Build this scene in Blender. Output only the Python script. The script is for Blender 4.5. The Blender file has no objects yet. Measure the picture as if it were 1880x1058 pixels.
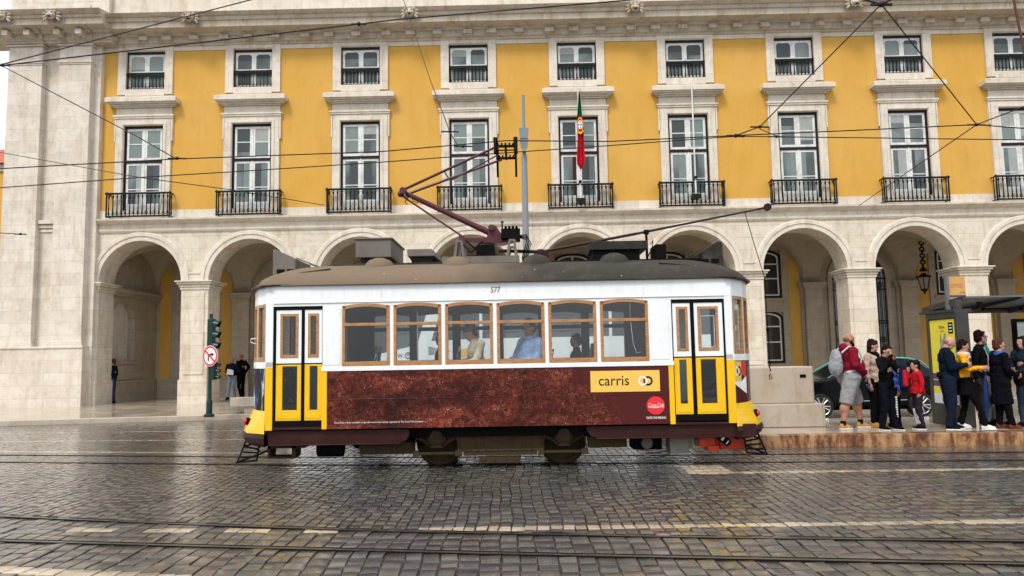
import bpy, bmesh, math, random
from mathutils import Vector, Matrix, Euler
R = math.radians
random.seed(7)
scene = bpy.context.scene
COL = scene.collection

# ------------------------------------------------------------------ camera, sky, sun, exposure
cam_data = bpy.data.cameras.new('camera')
cam_data.sensor_width = 36.0
cam_data.lens = 1358.0 / 1880.0 * 36.0
cam_data.clip_end = 3000
cam = bpy.data.objects.new('camera', cam_data); COL.objects.link(cam)
cam.matrix_world = (Matrix.Translation((0, 0, 1.72)) @ Matrix.Rotation(R(0.62), 4, 'Z')
                    @ Matrix.Rotation(R(95.3), 4, 'X') @ Matrix.Rotation(R(-1.0), 4, 'Z'))
scene.camera = cam

SUN_EL, SUN_AZ = 52, 205          # elevation, azimuth (from +Y clockwise): from behind the camera
world = bpy.data.worlds.new("World"); scene.world = world
world.use_nodes = True
nt = world.node_tree; nt.nodes.clear()
sky = nt.nodes.new('ShaderNodeTexSky'); sky.sky_type = 'NISHITA'; sky.sun_disc = False
sky.sun_elevation = R(SUN_EL); sky.sun_rotation = R(SUN_AZ); sky.air_density = 1.0; sky.dust_density = 4.0
veil = nt.nodes.new('ShaderNodeMix'); veil.data_type = 'RGBA'
veil.inputs[0].default_value = 0.82
bg = nt.nodes.new('ShaderNodeBackground'); bg.inputs['Strength'].default_value = 0.12
# cloud layer: soft grey-white variation over the whole sky
tc = nt.nodes.new('ShaderNodeTexCoord'); cn = nt.nodes.new('ShaderNodeTexNoise'); cn.inputs['Scale'].default_value = 2.2
cn.inputs['Detail'].default_value = 6
cr = nt.nodes.new('ShaderNodeValToRGB')
cr.color_ramp.elements[0].position = .32; cr.color_ramp.elements[0].color = (5.6, 6.0, 6.6, 1)
cr.color_ramp.elements[1].position = .68; cr.color_ramp.elements[1].color = (8.6, 8.8, 9.0, 1)
ow = nt.nodes.new('ShaderNodeOutputWorld')
L = nt.links
L.new(tc.outputs['Generated'], cn.inputs['Vector']); L.new(cn.outputs['Fac'], cr.inputs['Fac'])
L.new(sky.outputs[0], veil.inputs[6]); L.new(cr.outputs[0], veil.inputs[7])
L.new(veil.outputs[2], bg.inputs['Color']); L.new(bg.outputs[0], ow.inputs['Surface'])

sd = bpy.data.lights.new('sun', 'SUN'); sd.energy = 1.5; sd.angle = R(14); sd.color = (1.0, .965, .91)
sun = bpy.data.objects.new('sun', sd); COL.objects.link(sun)
a = R(SUN_AZ); e = R(SUN_EL)
sdir = Vector((math.sin(a) * math.cos(e), math.cos(a) * math.cos(e), math.sin(e)))   # towards the sun
sun.rotation_euler = sdir.to_track_quat('Z', 'Y').to_euler()
scene.view_settings.view_transform = 'Standard'; scene.view_settings.look = 'None'
scene.view_settings.exposure = 0.62; scene.view_settings.gamma = 1
scene.cycles.max_bounces = 7; scene.cycles.diffuse_bounces = 2; scene.cycles.glossy_bounces = 3
scene.cycles.transparent_max_bounces = 12; scene.cycles.sample_clamp_indirect = 4; scene.cycles.sample_clamp_direct = 6

# ------------------------------------------------------------------ materials
class NT:
    def __init__(s, name):
        s.m = bpy.data.materials.new(name); s.m.use_nodes = True
        s.t = s.m.node_tree; s.t.nodes.clear()
        s.out = s.n('ShaderNodeOutputMaterial'); s.b = s.n('ShaderNodeBsdfPrincipled')
        s.l(s.b.outputs[0], s.out.inputs[0])
    def n(s, k, **kw):
        x = s.t.nodes.new(k)
        for a_, v in kw.items(): setattr(x, a_, v)
        return x
    def l(s, a_, b_): s.t.links.new(a_, b_)
    def setv(s, sock, v):
        if isinstance(v, bpy.types.NodeSocket): s.l(v, sock)
        elif isinstance(v, tuple) and len(v) == 3 and sock.type == 'RGBA': sock.default_value = (*v, 1)
        else: sock.default_value = v
    def pos(s): return s.n('ShaderNodeNewGeometry').outputs['Position']
    def obj(s): return s.n('ShaderNodeTexCoord').outputs['Object']
    def noise(s, vec, scale, detail=4, rough=.55, dist=0):
        x = s.n('ShaderNodeTexNoise'); s.setv(x.inputs['Vector'], vec); x.inputs['Scale'].default_value = scale
        x.inputs['Detail'].default_value = detail; x.inputs['Roughness'].default_value = rough
        x.inputs['Distortion'].default_value = dist
        return x.outputs['Fac']
    def vor(s, vec, scale, feature='F1', out='Distance', rnd=1):
        x = s.n('ShaderNodeTexVoronoi', feature=feature); s.setv(x.inputs['Vector'], vec)
        x.inputs['Scale'].default_value = scale; x.inputs['Randomness'].default_value = rnd
        return x.outputs[out]
    def mp(s, vec, scale=(1, 1, 1), loc=(0, 0, 0)):
        x = s.n('ShaderNodeMapping'); s.l(vec, x.inputs[0]); x.inputs['Scale'].default_value = scale
        x.inputs['Location'].default_value = loc; return x.outputs[0]
    def sep(s, v): x = s.n('ShaderNodeSeparateXYZ'); s.l(v, x.inputs[0]); return x.outputs
    def comb(s, x_, y_, z_):
        x = s.n('ShaderNodeCombineXYZ')
        for i, v in enumerate((x_, y_, z_)): s.setv(x.inputs[i], v)
        return x.outputs[0]
    def math(s, op, a_, b_=None, c_=None, clamp=False):
        x = s.n('ShaderNodeMath', operation=op, use_clamp=clamp); s.setv(x.inputs[0], a_)
        if b_ is not None: s.setv(x.inputs[1], b_)
        if c_ is not None: s.setv(x.inputs[2], c_)
        return x.outputs[0]
    def ramp(s, v, stops):
        x = s.n('ShaderNodeValToRGB'); s.l(v, x.inputs[0]); cr_ = x.color_ramp
        while len(cr_.elements) < len(stops): cr_.elements.new(.5)
        for el, (p, c) in zip(cr_.elements, stops):
            el.position = p; el.color = (*c, 1) if isinstance(c, tuple) else (c, c, c, 1)
        return x.outputs[0]
    def mix(s, f, a_, b_, mode='MIX'):
        x = s.n('ShaderNodeMix', data_type='RGBA', blend_type=mode); s.setv(x.inputs[0], f)
        s.setv(x.inputs[6], a_); s.setv(x.inputs[7], b_); return x.outputs[2]
    def bump(s, h, strength=.3, dist=.02, normal=None):
        x = s.n('ShaderNodeBump'); s.l(h, x.inputs['Height']); x.inputs['Strength'].default_value = strength
        x.inputs['Distance'].default_value = dist
        if normal: s.l(normal, x.inputs['Normal'])
        s.l(x.outputs[0], s.b.inputs['Normal']); return x.outputs[0]
    def p(s, **kw):
        mp_ = dict(color='Base Color', rough='Roughness', metal='Metallic', spec='Specular IOR Level', coat='Coat Weight',
                   alpha='Alpha', sheen='Sheen Weight')
        for k, v in kw.items(): s.setv(s.b.inputs[mp_[k]], v)
        return s.m

def paint(name, c, rough=.4, metal=0, var=.12, dirt=None, dirt_amt=.35, bump=.0, scale=6, spec=.3, streak=False):
    s = NT(name); P = s.pos()
    n = s.noise(P, scale, 5)
    f = s.ramp(n, [(.3, 1 - var), (.7, 1 + var * .4)])
    col = s.mix(1, c, f, 'MULTIPLY')
    if dirt:
        v = s.mp(P, (5, 5, .9)) if streak else P
        d = s.noise(v, 2.3 if streak else 3.1, 8, .65)
        m = s.ramp(d, [(.48, 0.), (.72, dirt_amt)])
        col = s.mix(m, col, dirt)
    r = s.ramp(s.noise(P, 14, 3), [(.3, max(.02, rough - .08)), (.7, min(1, rough + .1))])
    s.p(color=col, rough=r, metal=metal, spec=spec)
    if bump: s.bump(s.noise(P, 40, 4), bump, .004)
    return s.m

def stone(name, c=(.675, .60, .49), bw=1.15, bh=.47, rough=.8, stain=.5, pits=.5, mortar=.006, wet=False, axis='wall'):
    s = NT(name); P = s.pos(); x, y, z = s.sep(P)
    if axis == 'wall': v = s.comb(s.math('ADD', x, s.math('MULTIPLY', y, 1.0)), z, 0.)
    else: v = s.comb(x, y, 0.)
    v = s.mix(.012, v, s.n('ShaderNodeTexNoise').outputs['Color']) if False else v
    b = s.n('ShaderNodeTexBrick'); s.l(v, b.inputs['Vector'])
    b.inputs['Color1'].default_value = (*c, 1)
    b.inputs['Color2'].default_value = (c[0] * .87, c[1] * .855, c[2] * .84, 1)
    b.inputs['Mortar'].default_value = (c[0] * .62, c[1] * .57, c[2] * .50, 1)
    b.inputs['Scale'].default_value = 1; b.inputs['Mortar Size'].default_value = mortar
    b.inputs['Brick Width'].default_value = bw; b.inputs['Row Height'].default_value = bh
    b.inputs['Bias'].default_value = -.25; b.inputs['Mortar Smooth'].default_value = .3
    col = b.outputs['Color']
    # mottling
    col = s.mix(1, col, s.ramp(s.noise(P, 3.3, 8, .68), [(.28, .8), (.5, 1.), (.75, 1.07)]), 'MULTIPLY')
    # warm and grey vertical stains
    st = s.noise(s.mp(P, (2.6, 2.6, .55)), 1.0, 9, .66)
    col = s.mix(s.ramp(st, [(.50, 0.), (.68, stain)]), col, (.38, .27, .165))
    st2 = s.noise(s.mp(P, (4.5, 4.5, .7), (7, 3, 2)), 1.0, 8, .7)
    col = s.mix(s.ramp(st2, [(.57, 0.), (.74, stain * .8)]), col, (.18, .15, .115))
    pit = s.math('MULTIPLY', s.ramp(s.vor(P, 17), [(.1, 1.), (.17, 0.)]), s.ramp(s.noise(P, .9, 3), [(.52, 0.), (.62, 1.)]))
    col = s.mix(s.math('MULTIPLY', pit, pits), col, (.16, .13, .10))
    s.p(color=col, rough=rough, spec=.3)
    h = s.math('SUBTRACT', s.math('MULTIPLY', s.noise(P, 22, 6, .7), .5), s.math('ADD', s.math('MULTIPLY', b.outputs['Fac'], .9), pit))
    s.bump(h, .35, .012)
    return s.m

M = {}
M['stone'] = stone('pale_limestone')
M['stone_plain'] = stone('dressed_limestone', (.695, .625, .525), 1.6, .9, stain=.42, pits=.35, mortar=.003)
M['stone_tower'] = stone('limestone_blocks', (.69, .62, .53), 1.3, .47, stain=.42, pits=.9, mortar=.004)
M['stone_cornice'] = stone('weathered_cornice_stone', (.55, .48, .385), .85, 3.0, stain=.85, pits=.8, mortar=.010)
M['stone_inner'] = stone('shaded_arcade_stone', (.43, .365, .275), 1.1, .45, stain=.6, pits=.5)  # same limestone, its colour darkened to carry the shade inside the arcade
M['vault'] = stone('shaded_vault_plaster', (.41, .345, .25), 8, 8, stain=.35, pits=.0, mortar=.0)  # vault colour lowered with the inner stone, arcade shade painted in

def plaster():
    s = NT('ochre_plaster'); P = s.pos()
    c = s.mix(s.ramp(s.noise(P, .55, 6, .6), [(.35, 0.), (.68, 1.)]), (.61, .335, .062), (.64, .37, .090))
    c = s.mix(s.ramp(s.noise(s.mp(P, (1, 1, .35)), 1.3, 8, .7), [(.50, 0.), (.78, .55)]), c, (.49, .25, .045))
    c = s.mix(s.ramp(s.noise(s.mp(P, (5, 5, .5)), 1.0, 8, .7), [(.54, 0.), (.74, .35)]), c, (.42, .25, .08))
    c = s.mix(s.ramp(s.noise(P, 9, 4), [(.60, 0.), (.8, .25)]), c, (.62, .42, .16))
    s.p(color=c, rough=.88, spec=.2); s.bump(s.noise(P, 30, 5), .15, .004); return s.m
M['plaster'] = plaster()
M['white_frame'] = paint('white_window_paint', (.72, .73, .70), .5, dirt=(.30, .23, .15), dirt_amt=.55, scale=9)
M['dark_frame'] = paint('dark_brown_window_paint', (.022, .014, .011), .45, spec=.15)
M['iron'] = paint('black_wrought_iron', (.010, .011, .011), .45, var=.2, spec=.15)
def pane():
    s = NT('window_glass'); P = s.pos()
    c = s.mix(s.ramp(s.noise(s.mp(P, (.8, .8, .5)), 1.1, 2), [(.4, 0.), (.6, 1.)]), (.055, .066, .068), (.165, .205, .195))
    s.p(color=c, rough=.05, spec=.55)
    s.bump(s.noise(P, 1.6, 2), .06, .05); return s.m
M['pane'] = pane()
M['pane_dark'] = paint('dark_window_glass', (.035, .037, .038), .06, spec=.9)

def glass():
    s = NT('clear_glass'); t = s.t; t.nodes.remove(s.b)
    tr = s.n('ShaderNodeBsdfTransparent'); tr.inputs[0].default_value = (.93, .95, .95, 1)
    gl = s.n('ShaderNodeBsdfGlossy'); gl.inputs['Roughness'].default_value = .03
    lw = s.n('ShaderNodeLayerWeight'); lw.inputs[0].default_value = .35
    f = s.math('ADD', s.math('MULTIPLY', lw.outputs['Fresnel'], .25), .03, clamp=True)
    mx = s.n('ShaderNodeMixShader'); s.l(f, mx.inputs[0]); s.l(tr.outputs[0], mx.inputs[1]); s.l(gl.outputs[0], mx.inputs[2])
    s.l(mx.outputs[0], s.out.inputs[0]); return s.m
M['glass'] = glass()
def film():
    s = NT('white_window_film'); t = s.t
    s.p(color=(.9, .92, .92), rough=.6)
    tr = s.n('ShaderNodeBsdfTranslucent'); tr.inputs[0].default_value = (1, 1, 1, 1)
    mx = s.n('ShaderNodeMixShader'); mx.inputs[0].default_value = .92
    s.l(s.b.outputs[0], mx.inputs[1]); s.l(tr.outputs[0], mx.inputs[2]); s.l(mx.outputs[0], s.out.inputs[0]); return s.m
M['film'] = film()

M['tram_white'] = paint('tram_white_paint', (.82, .85, .845), .32, spec=.4, dirt=(.50, .47, .40), dirt_amt=.22, streak=True, var=.05)
M['tram_yellow'] = paint('tram_yellow_paint', (.84, .49, .010), .28, dirt=(.50, .27, .02), dirt_amt=.22, var=.05)
M['tram_wood'] = None
def wood():
    s = NT('varnished_window_wood'); P = s.pos()
    g = s.noise(s.mp(P, (3, 3, 14)), 2.2, 6, .6, .6)
    c = s.ramp(g, [(.3, (.27, .12, .042)), (.55, (.42, .205, .078)), (.75, (.50, .27, .115))])
    c = s.mix(s.ramp(s.noise(P, 2.2, 6), [(.58, 0.), (.75, .6)]), c, (.33, .24, .15))
    s.p(color=c, rough=.42); s.bump(g, .12, .004); return s.m
M['tram_wood'] = wood()
M['maroon'] = paint('dark_maroon_paint', (.036, .010, .009), .35, spec=.15, dirt=(.05, .03, .022), dirt_amt=.5)
M['maroon_arm'] = paint('pantograph_maroon_paint', (.085, .017, .022), .35)
M['roof_tan'] = None
def roofm():
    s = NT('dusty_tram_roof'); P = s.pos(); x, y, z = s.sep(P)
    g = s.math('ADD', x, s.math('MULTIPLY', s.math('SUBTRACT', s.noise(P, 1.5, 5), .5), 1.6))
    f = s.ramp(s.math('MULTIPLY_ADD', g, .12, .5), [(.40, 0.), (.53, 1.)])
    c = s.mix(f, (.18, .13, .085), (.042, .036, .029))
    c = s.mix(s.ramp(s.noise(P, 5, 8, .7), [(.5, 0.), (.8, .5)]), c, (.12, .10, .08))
    sp = s.math('MULTIPLY', s.ramp(s.vor(P, 9), [(.06, 1.), (.1, 0.)]), s.ramp(s.noise(P, 1.7, 3), [(.56, 0.), (.62, 1.)]))
    c = s.mix(sp, c, (.5, .5, .48))
    s.p(color=c, rough=.8, spec=.2); s.bump(s.noise(P, 18, 6), .2, .006); return s.m
M['roof_tan'] = roofm()
M['roof_grey'] = paint('grey_roof_box_paint', (.155, .14, .12), .6, dirt=(.07, .06, .05), dirt_amt=.5)
M['roof_dark'] = paint('dark_roof_box_paint', (.030, .027, .023), .6, spec=.1, dirt=(.1, .085, .07), dirt_amt=.5)
M['under'] = paint('dusty_brown_running_gear', (.058, .039, .021), .75, spec=.1, dirt=(.02, .015, .01), dirt_amt=.8, bump=.3, scale=9)
M['black'] = paint('black_underframe', (.006, .0055, .005), .7, spec=.06)
M['rubber'] = paint('black_rubber', (.015, .015, .015), .6)
M['steel'] = paint('worn_rail_steel', (.20, .185, .17), .30, metal=.9, dirt=(.06, .035, .02), dirt_amt=.5)
M['redbox'] = paint('red_equipment_paint', (.55, .05, .015), .4, dirt=(.2, .04, .02), dirt_amt=.5)
M['interior'] = paint('tram_interior_grey', (.055, .06, .065), .6)
M['interior_light'] = paint('tram_interior_ceiling', (.34, .34, .33), .6)
M['seat'] = paint('dark_wood_seat', (.05, .028, .018), .4)
M['chrome'] = paint('polished_steel', (.62, .62, .6), .2, metal=1)
M['chalk'] = paint('white_lettering', (.82, .82, .80), .6)
M['ink'] = paint('black_lettering', (.01, .01, .018), .5, spec=.1)
M['signyel'] = paint('sign_yellow', (.84, .52, .10), .35, var=.04)
M['cocared'] = paint('sign_red', (.72, .03, .035), .35, var=.04)
M['lettergrey'] = paint('grey_lettering', (.12, .13, .14), .5)

def ad():
    s = NT('printed_cola_bubbles'); P = s.pos(); x, y, z = s.sep(P)
    v = s.comb(x, 0., z)
    base = s.ramp(s.noise(v, 11, 12, .85, .5), [(.36, (.018, .003, .003)), (.48, (.085, .012, .007)), (.58, (.20, .036, .014)), (.68, (.36, .095, .035)), (.82, (.62, .28, .14))])
    plain = (.075, .010, .009)
    def rings(sc, lo, hi):
        d = s.vor(v, sc); return s.ramp(d, [(lo, 0.), ((lo + hi) / 2, 1.), (hi, 0.)])
    r1 = rings(10, .30, .40); r2 = rings(24, .24, .42); dot = s.ramp(s.vor(v, 40), [(.12, 1.), (.20, 0.)])
    msk = s.ramp(s.noise(v, 3.3, 4), [(.48, 0.), (.60, 1.)])
    msk2 = s.ramp(s.noise(s.mp(v, (1, 1, 1), (4, 2, 9)), 6, 4), [(.46, 0.), (.6, 1.)])
    c = s.mix(s.math('MULTIPLY', s.math('MULTIPLY', r1, msk), .30), base, (.66, .30, .17))
    c = s.mix(s.math('MULTIPLY', s.math('MULTIPLY', r2, msk2), .22), c, (.60, .24, .12))
    c = s.mix(s.math('MULTIPLY', dot, s.math('MULTIPLY', msk2, .9)), c, (.85, .62, .5))
    c = s.mix(s.ramp(s.noise(s.mp(v, (.5, 1, 2.2)), 1.1, 3), [(.42, .75), (.6, 0.)]), c, s.mix(1, c, (.5, .4, .4), 'MULTIPLY'))
    # froth fades diagonally to plain cola brown on the right
    g = s.math('ADD', s.math('SUBTRACT', x, s.math('MULTIPLY', s.math('SUBTRACT', 1.5, z), .95)), s.math('MULTIPLY', s.math('SUBTRACT', s.noise(v, 3, 6), .5), 1.0))
    f = s.ramp(s.math('MULTIPLY_ADD', g, .5, .1), [(.42, 0.), (.60, 1.)])
    big = s.noise(s.mp(v, (1, 1, 1.3), (3, 0, 5)), 1.5, 5, .6, .6)
    c = s.mix(1, c, s.ramp(big, [(.34, (.40, .36, .36)), (.5, (.85, .85, .88)), (.66, (1.45, 1.6, 1.7))]), 'MULTIPLY')
    c = s.mix(f, c, plain)
    s.p(color=c, rough=.26, spec=.22); s.bump(s.noise(P, 3, 2), .05, .02); return s.m
M['ad'] = ad()
def ad2():
    s = NT('printed_dark_glass_picture'); P = s.pos()
    c = s.ramp(s.noise(s.mp(P, (4, 4, 1.6)), 1.5, 3, .4, 1.2), [(.40, (.030, .008, .010)), (.52, (.008, .008, .025)), (.60, (.03, .09, .13)), (.68, (.5, .6, .62))])
    s.p(color=c, rough=.5, spec=.05); return s.m
M['ad2'] = ad2()

def cobble(name, c1, c2, c3, wet=.6):
    s = NT(name); P = s.pos()
    cell = s.n('ShaderNodeVertexColor', layer_name='tint').outputs['Color']
    c = s.mix(s.sep(cell)[0], c1, c2)
    c = s.mix(s.ramp(s.sep(cell)[1], [(.55, 0.), (1., 1.)]), c, c3)
    c = s.mix(1, c, s.ramp(s.noise(P, 9, 8, .7), [(.3, .68), (.7, 1.15)]), 'MULTIPLY')
    big = s.noise(P, .35, 4, .6)
    c = s.mix(s.ramp(big, [(.46, 0.), (.66, .45)]), c, (.105, .082, .058))
    s.setv(s.b.inputs['Base Color'], c)
    wet = s.ramp(s.math('MULTIPLY_ADD', s.sep(P)[1], .25, -2.45), [(0., 0.), (1., 1.)])      # the far carriageway stands in a film of water
    r = s.ramp(s.noise(P, .8, 6, .7), [(.35, .06), (.62, .30)]); r = s.mix(wet, r, (.09, .09, .09))
    r = s.math('ADD', r, s.math('MULTIPLY', s.noise(P, 30, 3), .10))
    s.p(rough=r, spec=.6, coat=s.mix(wet, s.ramp(s.noise(P, .45, 5, .6), [(.36, .9), (.62, .2)]), (1., 1., 1.)))
    s.b.inputs['Coat Roughness'].default_value = .16; s.b.inputs['Coat IOR'].default_value = 1.42
    h = s.math('ADD', s.noise(P, 12, 3), s.math('MULTIPLY', s.noise(P, 55, 5), .25)); h = s.math('MULTIPLY', h, s.math('SUBTRACT', 1.0, s.math('MULTIPLY', s.sep(wet)[0], .85))); s.bump(h, .16, .008)
    return s.m
M['cobble'] = cobble('wet_basalt_cobbles', (.052, .052, .051), (.090, .088, .083), (.12, .108, .090))
M['cobble_cream'] = cobble('cream_limestone_setts', (.50, .41, .28), (.60, .50, .36), (.42, .33, .2))
def joint():
    s = NT('wet_sand_joints'); P = s.pos()
    c = s.ramp(s.noise(P, 6, 8, .7), [(.3, (.018, .016, .014)), (.6, (.034, .030, .024)), (.8, (.06, .05, .036))])
    r = s.ramp(s.noise(P, .9, 5), [(.4, .06), (.62, .4)])
    s.p(color=c, rough=r, spec=.6); s.bump(s.noise(P, 18, 5), .5, .01); return s.m
M['joint'] = joint()
def pave():
    s = NT('wet_pale_paving'); P = s.pos(); x, y, z = s.sep(P)
    b = s.n('ShaderNodeTexBrick'); s.l(s.comb(x, y, 0.), b.inputs['Vector'])
    b.inputs['Color1'].default_value = (.50, .43, .34, 1); b.inputs['Color2'].default_value = (.40, .34, .265, 1)
    b.inputs['Mortar'].default_value = (.2, .16, .12, 1); b.inputs['Scale'].default_value = 1
    b.inputs['Mortar Size'].default_value = .008; b.inputs['Brick Width'].default_value = 1.1; b.inputs['Row Height'].default_value = .62
    c = s.mix(s.ramp(s.noise(P, .7, 7, .7), [(.45, 0.), (.7, .7)]), b.outputs['Color'], (.32, .215, .15))
    s.p(color=c, rough=s.ramp(s.noise(P, .9, 6, .6), [(.35, .05), (.7, .24)]), spec=.65)
    h = s.math('SUBTRACT', s.noise(P, 2.3, 4), s.math('MULTIPLY', b.outputs['Fac'], .3)); s.bump(h, .10, .02); return s.m
M['pave'] = pave()
def kerb():
    s = NT('stained_kerb_stone'); P = s.pos()
    c = s.ramp(s.noise(s.mp(P, (3.2, 1, .8)), 1.6, 6, .65, .4), [(.36, (.42, .26, .13)), (.48, (.34, .17, .065)), (.55, (.16, .048, .010)), (.64, (.065, .02, .006))])
    x = s.sep(P)[0]
    j = s.math('FRACT', s.math('MULTIPLY', x, .85))
    c = s.mix(s.ramp(j, [(.0, 1.), (.012, 0.)]), c, (.08, .04, .02))
    c = s.mix(s.ramp(s.noise(P, 12, 5), [(.5, 0.), (.8, .4)]), c, (.5, .4, .28))
    s.p(color=c, rough=.3, spec=.55); s.bump(s.noise(P, 20, 5), .3, .006); return s.m
M['kerb'] = kerb()
M['kerb_pale'] = stone('pale_kerb_stone', (.46, .39, .31), 1.2, .5, rough=.35, stain=.5)
M['block'] = stone('monument_plinth_stone', (.47, .40, .315), 6, 3, stain=.55, pits=.4, rough=.55)

def cloth(name, c, rough=.85, var=.2, bump=.5, sc=14, sheen=0):
    s = NT(name); P = s.obj()
    n = s.noise(P, sc, 4, .6, .5)
    s.p(color=s.mix(1, c, s.ramp(n, [(.3, 1 - var), (.7, 1 + var * .5)]), 'MULTIPLY'), rough=rough, sheen=sheen, spec=.06)
    s.bump(n, bump, .02); return s.m
_cl = {}
def C_(name, c, **kw):
    if name not in _cl: _cl[name] = cloth(name, c, **kw)
    return _cl[name]
SKIN = cloth('skin_fair', (.50, .27, .19), rough=.5, var=.08, bump=.08, sc=20, sheen=0)
SKIN_DK = cloth('skin_ruddy', (.42, .20, .13), rough=.5, var=.08, bump=.08, sc=20, sheen=0)

# ------------------------------------------------------------------ mesh builder
ORG = {}
def org(o): return ORG.get(o.name, Vector((0, 0, 0))) if o else Vector((0, 0, 0))
class MB:
    def __init__(s): s.v = []; s.f = []; s.mi = []; s.cur = 0
    def mat(s, i): s.cur = i; return s
    def add(s, vs, fs):
        b = len(s.v); s.v += [tuple(v) for v in vs]
        for f in fs: s.f.append(tuple(b + i for i in f)); s.mi.append(s.cur)
        return s
    def box(s, x0, y0, z0, x1, y1, z1):
        x0, x1 = min(x0, x1), max(x0, x1); y0, y1 = min(y0, y1), max(y0, y1); z0, z1 = min(z0, z1), max(z0, z1)
        return s.add([(x0, y0, z0), (x1, y0, z0), (x1, y1, z0), (x0, y1, z0), (x0, y0, z1), (x1, y0, z1), (x1, y1, z1), (x0, y1, z1)],
                     [(0, 3, 2, 1), (4, 5, 6, 7), (0, 1, 5, 4), (1, 2, 6, 5), (2, 3, 7, 6), (3, 0, 4, 7)])
    def hexa(s, p):   # 8 points bottom 4 (ccw from above) top 4
        return s.add(p, [(0, 3, 2, 1), (4, 5, 6, 7), (0, 1, 5, 4), (1, 2, 6, 5), (2, 3, 7, 6), (3, 0, 4, 7)])
    def cyl(s, p0, p1, r0, r1=None, n=12, caps=True):
        r1 = r0 if r1 is None else r1
        p0, p1 = Vector(p0), Vector(p1); d = (p1 - p0)
        if d.length < 1e-6: return s
        q = d.to_track_quat('Z', 'Y'); vs = []
        for p, r in ((p0, r0), (p1, r1)):
            for i in range(n):
                a_ = 2 * math.pi * i / n; vs.append(p + q @ Vector((r * math.cos(a_), r * math.sin(a_), 0)))
        fs = [(i, (i + 1) % n, n + (i + 1) % n, n + i) for i in range(n)]
        if caps: fs += [tuple(range(n - 1, -1, -1)), tuple(range(n, 2 * n))]
        return s.add(vs, fs)
    def tube(s, pts, r, n=8):
        pts = [Vector(p) for p in pts]; vs = []; m = len(pts)
        rr = r if isinstance(r, (list, tuple)) else [r] * m
        for k, p in enumerate(pts):
            d = (pts[min(k + 1, m - 1)] - pts[max(k - 1, 0)]).normalized(); q = d.to_track_quat('Z', 'Y')
            for i in range(n):
                a_ = 2 * math.pi * i / n; vs.append(p + q @ Vector((rr[k] * math.cos(a_), rr[k] * math.sin(a_), 0)))
        fs = [(k * n + i, k * n + (i + 1) % n, (k + 1) * n + (i + 1) % n, (k + 1) * n + i) for k in range(m - 1) for i in range(n)]
        fs += [tuple(range(n - 1, -1, -1)), tuple(range((m - 1) * n, m * n))]
        return s.add(vs, fs)
    def lathe(s, prof, c, n=16, axis='Z'):
        vs = []; m = len(prof); c = Vector(c)
        for (r, h) in prof:
            for i in range(n):
                a_ = 2 * math.pi * i / n; x, y = r * math.cos(a_), r * math.sin(a_)
                vs.append(c + (Vector((x, y, h)) if axis == 'Z' else Vector((x, h, y)) if axis == 'Y' else Vector((h, x, y))))
        fs = [(k * n + i, k * n + (i + 1) % n, (k + 1) * n + (i + 1) % n, (k + 1) * n + i) for k in range(m - 1) for i in range(n)]
        fs += [tuple(range(n - 1, -1, -1)), tuple(range((m - 1) * n, m * n))]
        return s.add(vs, fs)
    def ell(s, c, r, n=14, m=8, rot=None):
        c = Vector(c); vs = []; fs = []
        rot = rot or Matrix.Identity(3)
        for k in range(m + 1):
            t = math.pi * k / m
            for i in range(n):
                a_ = 2 * math.pi * i / n
                vs.append(c + rot @ Vector((r[0] * math.sin(t) * math.cos(a_), r[1] * math.sin(t) * math.sin(a_), r[2] * math.cos(t))))
        for k in range(m):
            for i in range(n): fs.append((k * n + i, (k + 1) * n + i, (k + 1) * n + (i + 1) % n, k * n + (i + 1) % n))
        return s.add(vs, fs)
    def prism(s, pts, y0, y1, plane='XZ'):   # closed polygon extruded
        n = len(pts)
        def P(p, t): return (p[0], t, p[1]) if plane == 'XZ' else (t, p[0], p[1]) if plane == 'YZ' else (p[0], p[1], t)
        vs = [P(p, y0) for p in pts] + [P(p, y1) for p in pts]
        fs = [tuple(range(n)), tuple(range(2 * n - 1, n - 1, -1))] + [(i, n + i, n + (i + 1) % n, (i + 1) % n) for i in range(n)]
        return s.add(vs, fs)
    def strip(s, A, B):   # quads between two polylines
        n = len(A); return s.add(list(A) + list(B), [(i, i + 1, n + i + 1, n + i) for i in range(n - 1)])
    def build(s, name, mats, parent=None, at=None, smooth=30, bevel=0, fix=True):
        me = bpy.data.meshes.new(name)
        at = Vector(at) if at is not None else org(parent)
        me.from_pydata([Vector(v) - at for v in s.v], [], s.f)
        mats = mats if isinstance(mats, (list, tuple)) else [mats]
        for m_ in mats: me.materials.append(m_)
        me.polygons.foreach_set('material_index', s.mi)
        if fix:
            bm = bmesh.new(); bm.from_mesh(me)
            bmesh.ops.recalc_face_normals(bm, faces=bm.faces); bm.to_mesh(me); bm.free()
        if smooth:
            me.shade_smooth(); me.set_sharp_from_angle(angle=R(smooth))
        o = bpy.data.objects.new(name, me); COL.objects.link(o)
        o.parent = parent; o.location = at - org(parent); ORG[o.name] = at
        if bevel:
            b = o.modifiers.new('bevel', 'BEVEL'); b.width = bevel; b.segments = 2; b.limit_method = 'ANGLE'; b.angle_limit = R(40)
        return o
def tag(o, label=None, cat=None, group=None, kind=None):
    if label: o['label'] = label
    if cat: o['category'] = cat
    if group: o['group'] = group
    if kind: o['kind'] = kind
    return o
def empty(name, loc, label, cat, group=None, rz=0):
    o = bpy.data.objects.new(name, None); COL.objects.link(o); o.location = loc; o.rotation_euler = (0, 0, rz)
    o.empty_display_size = .3; ORG[o.name] = Vector(loc); return tag(o, label, cat, group)
def struct(o): o['kind'] = 'structure'; return o
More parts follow.
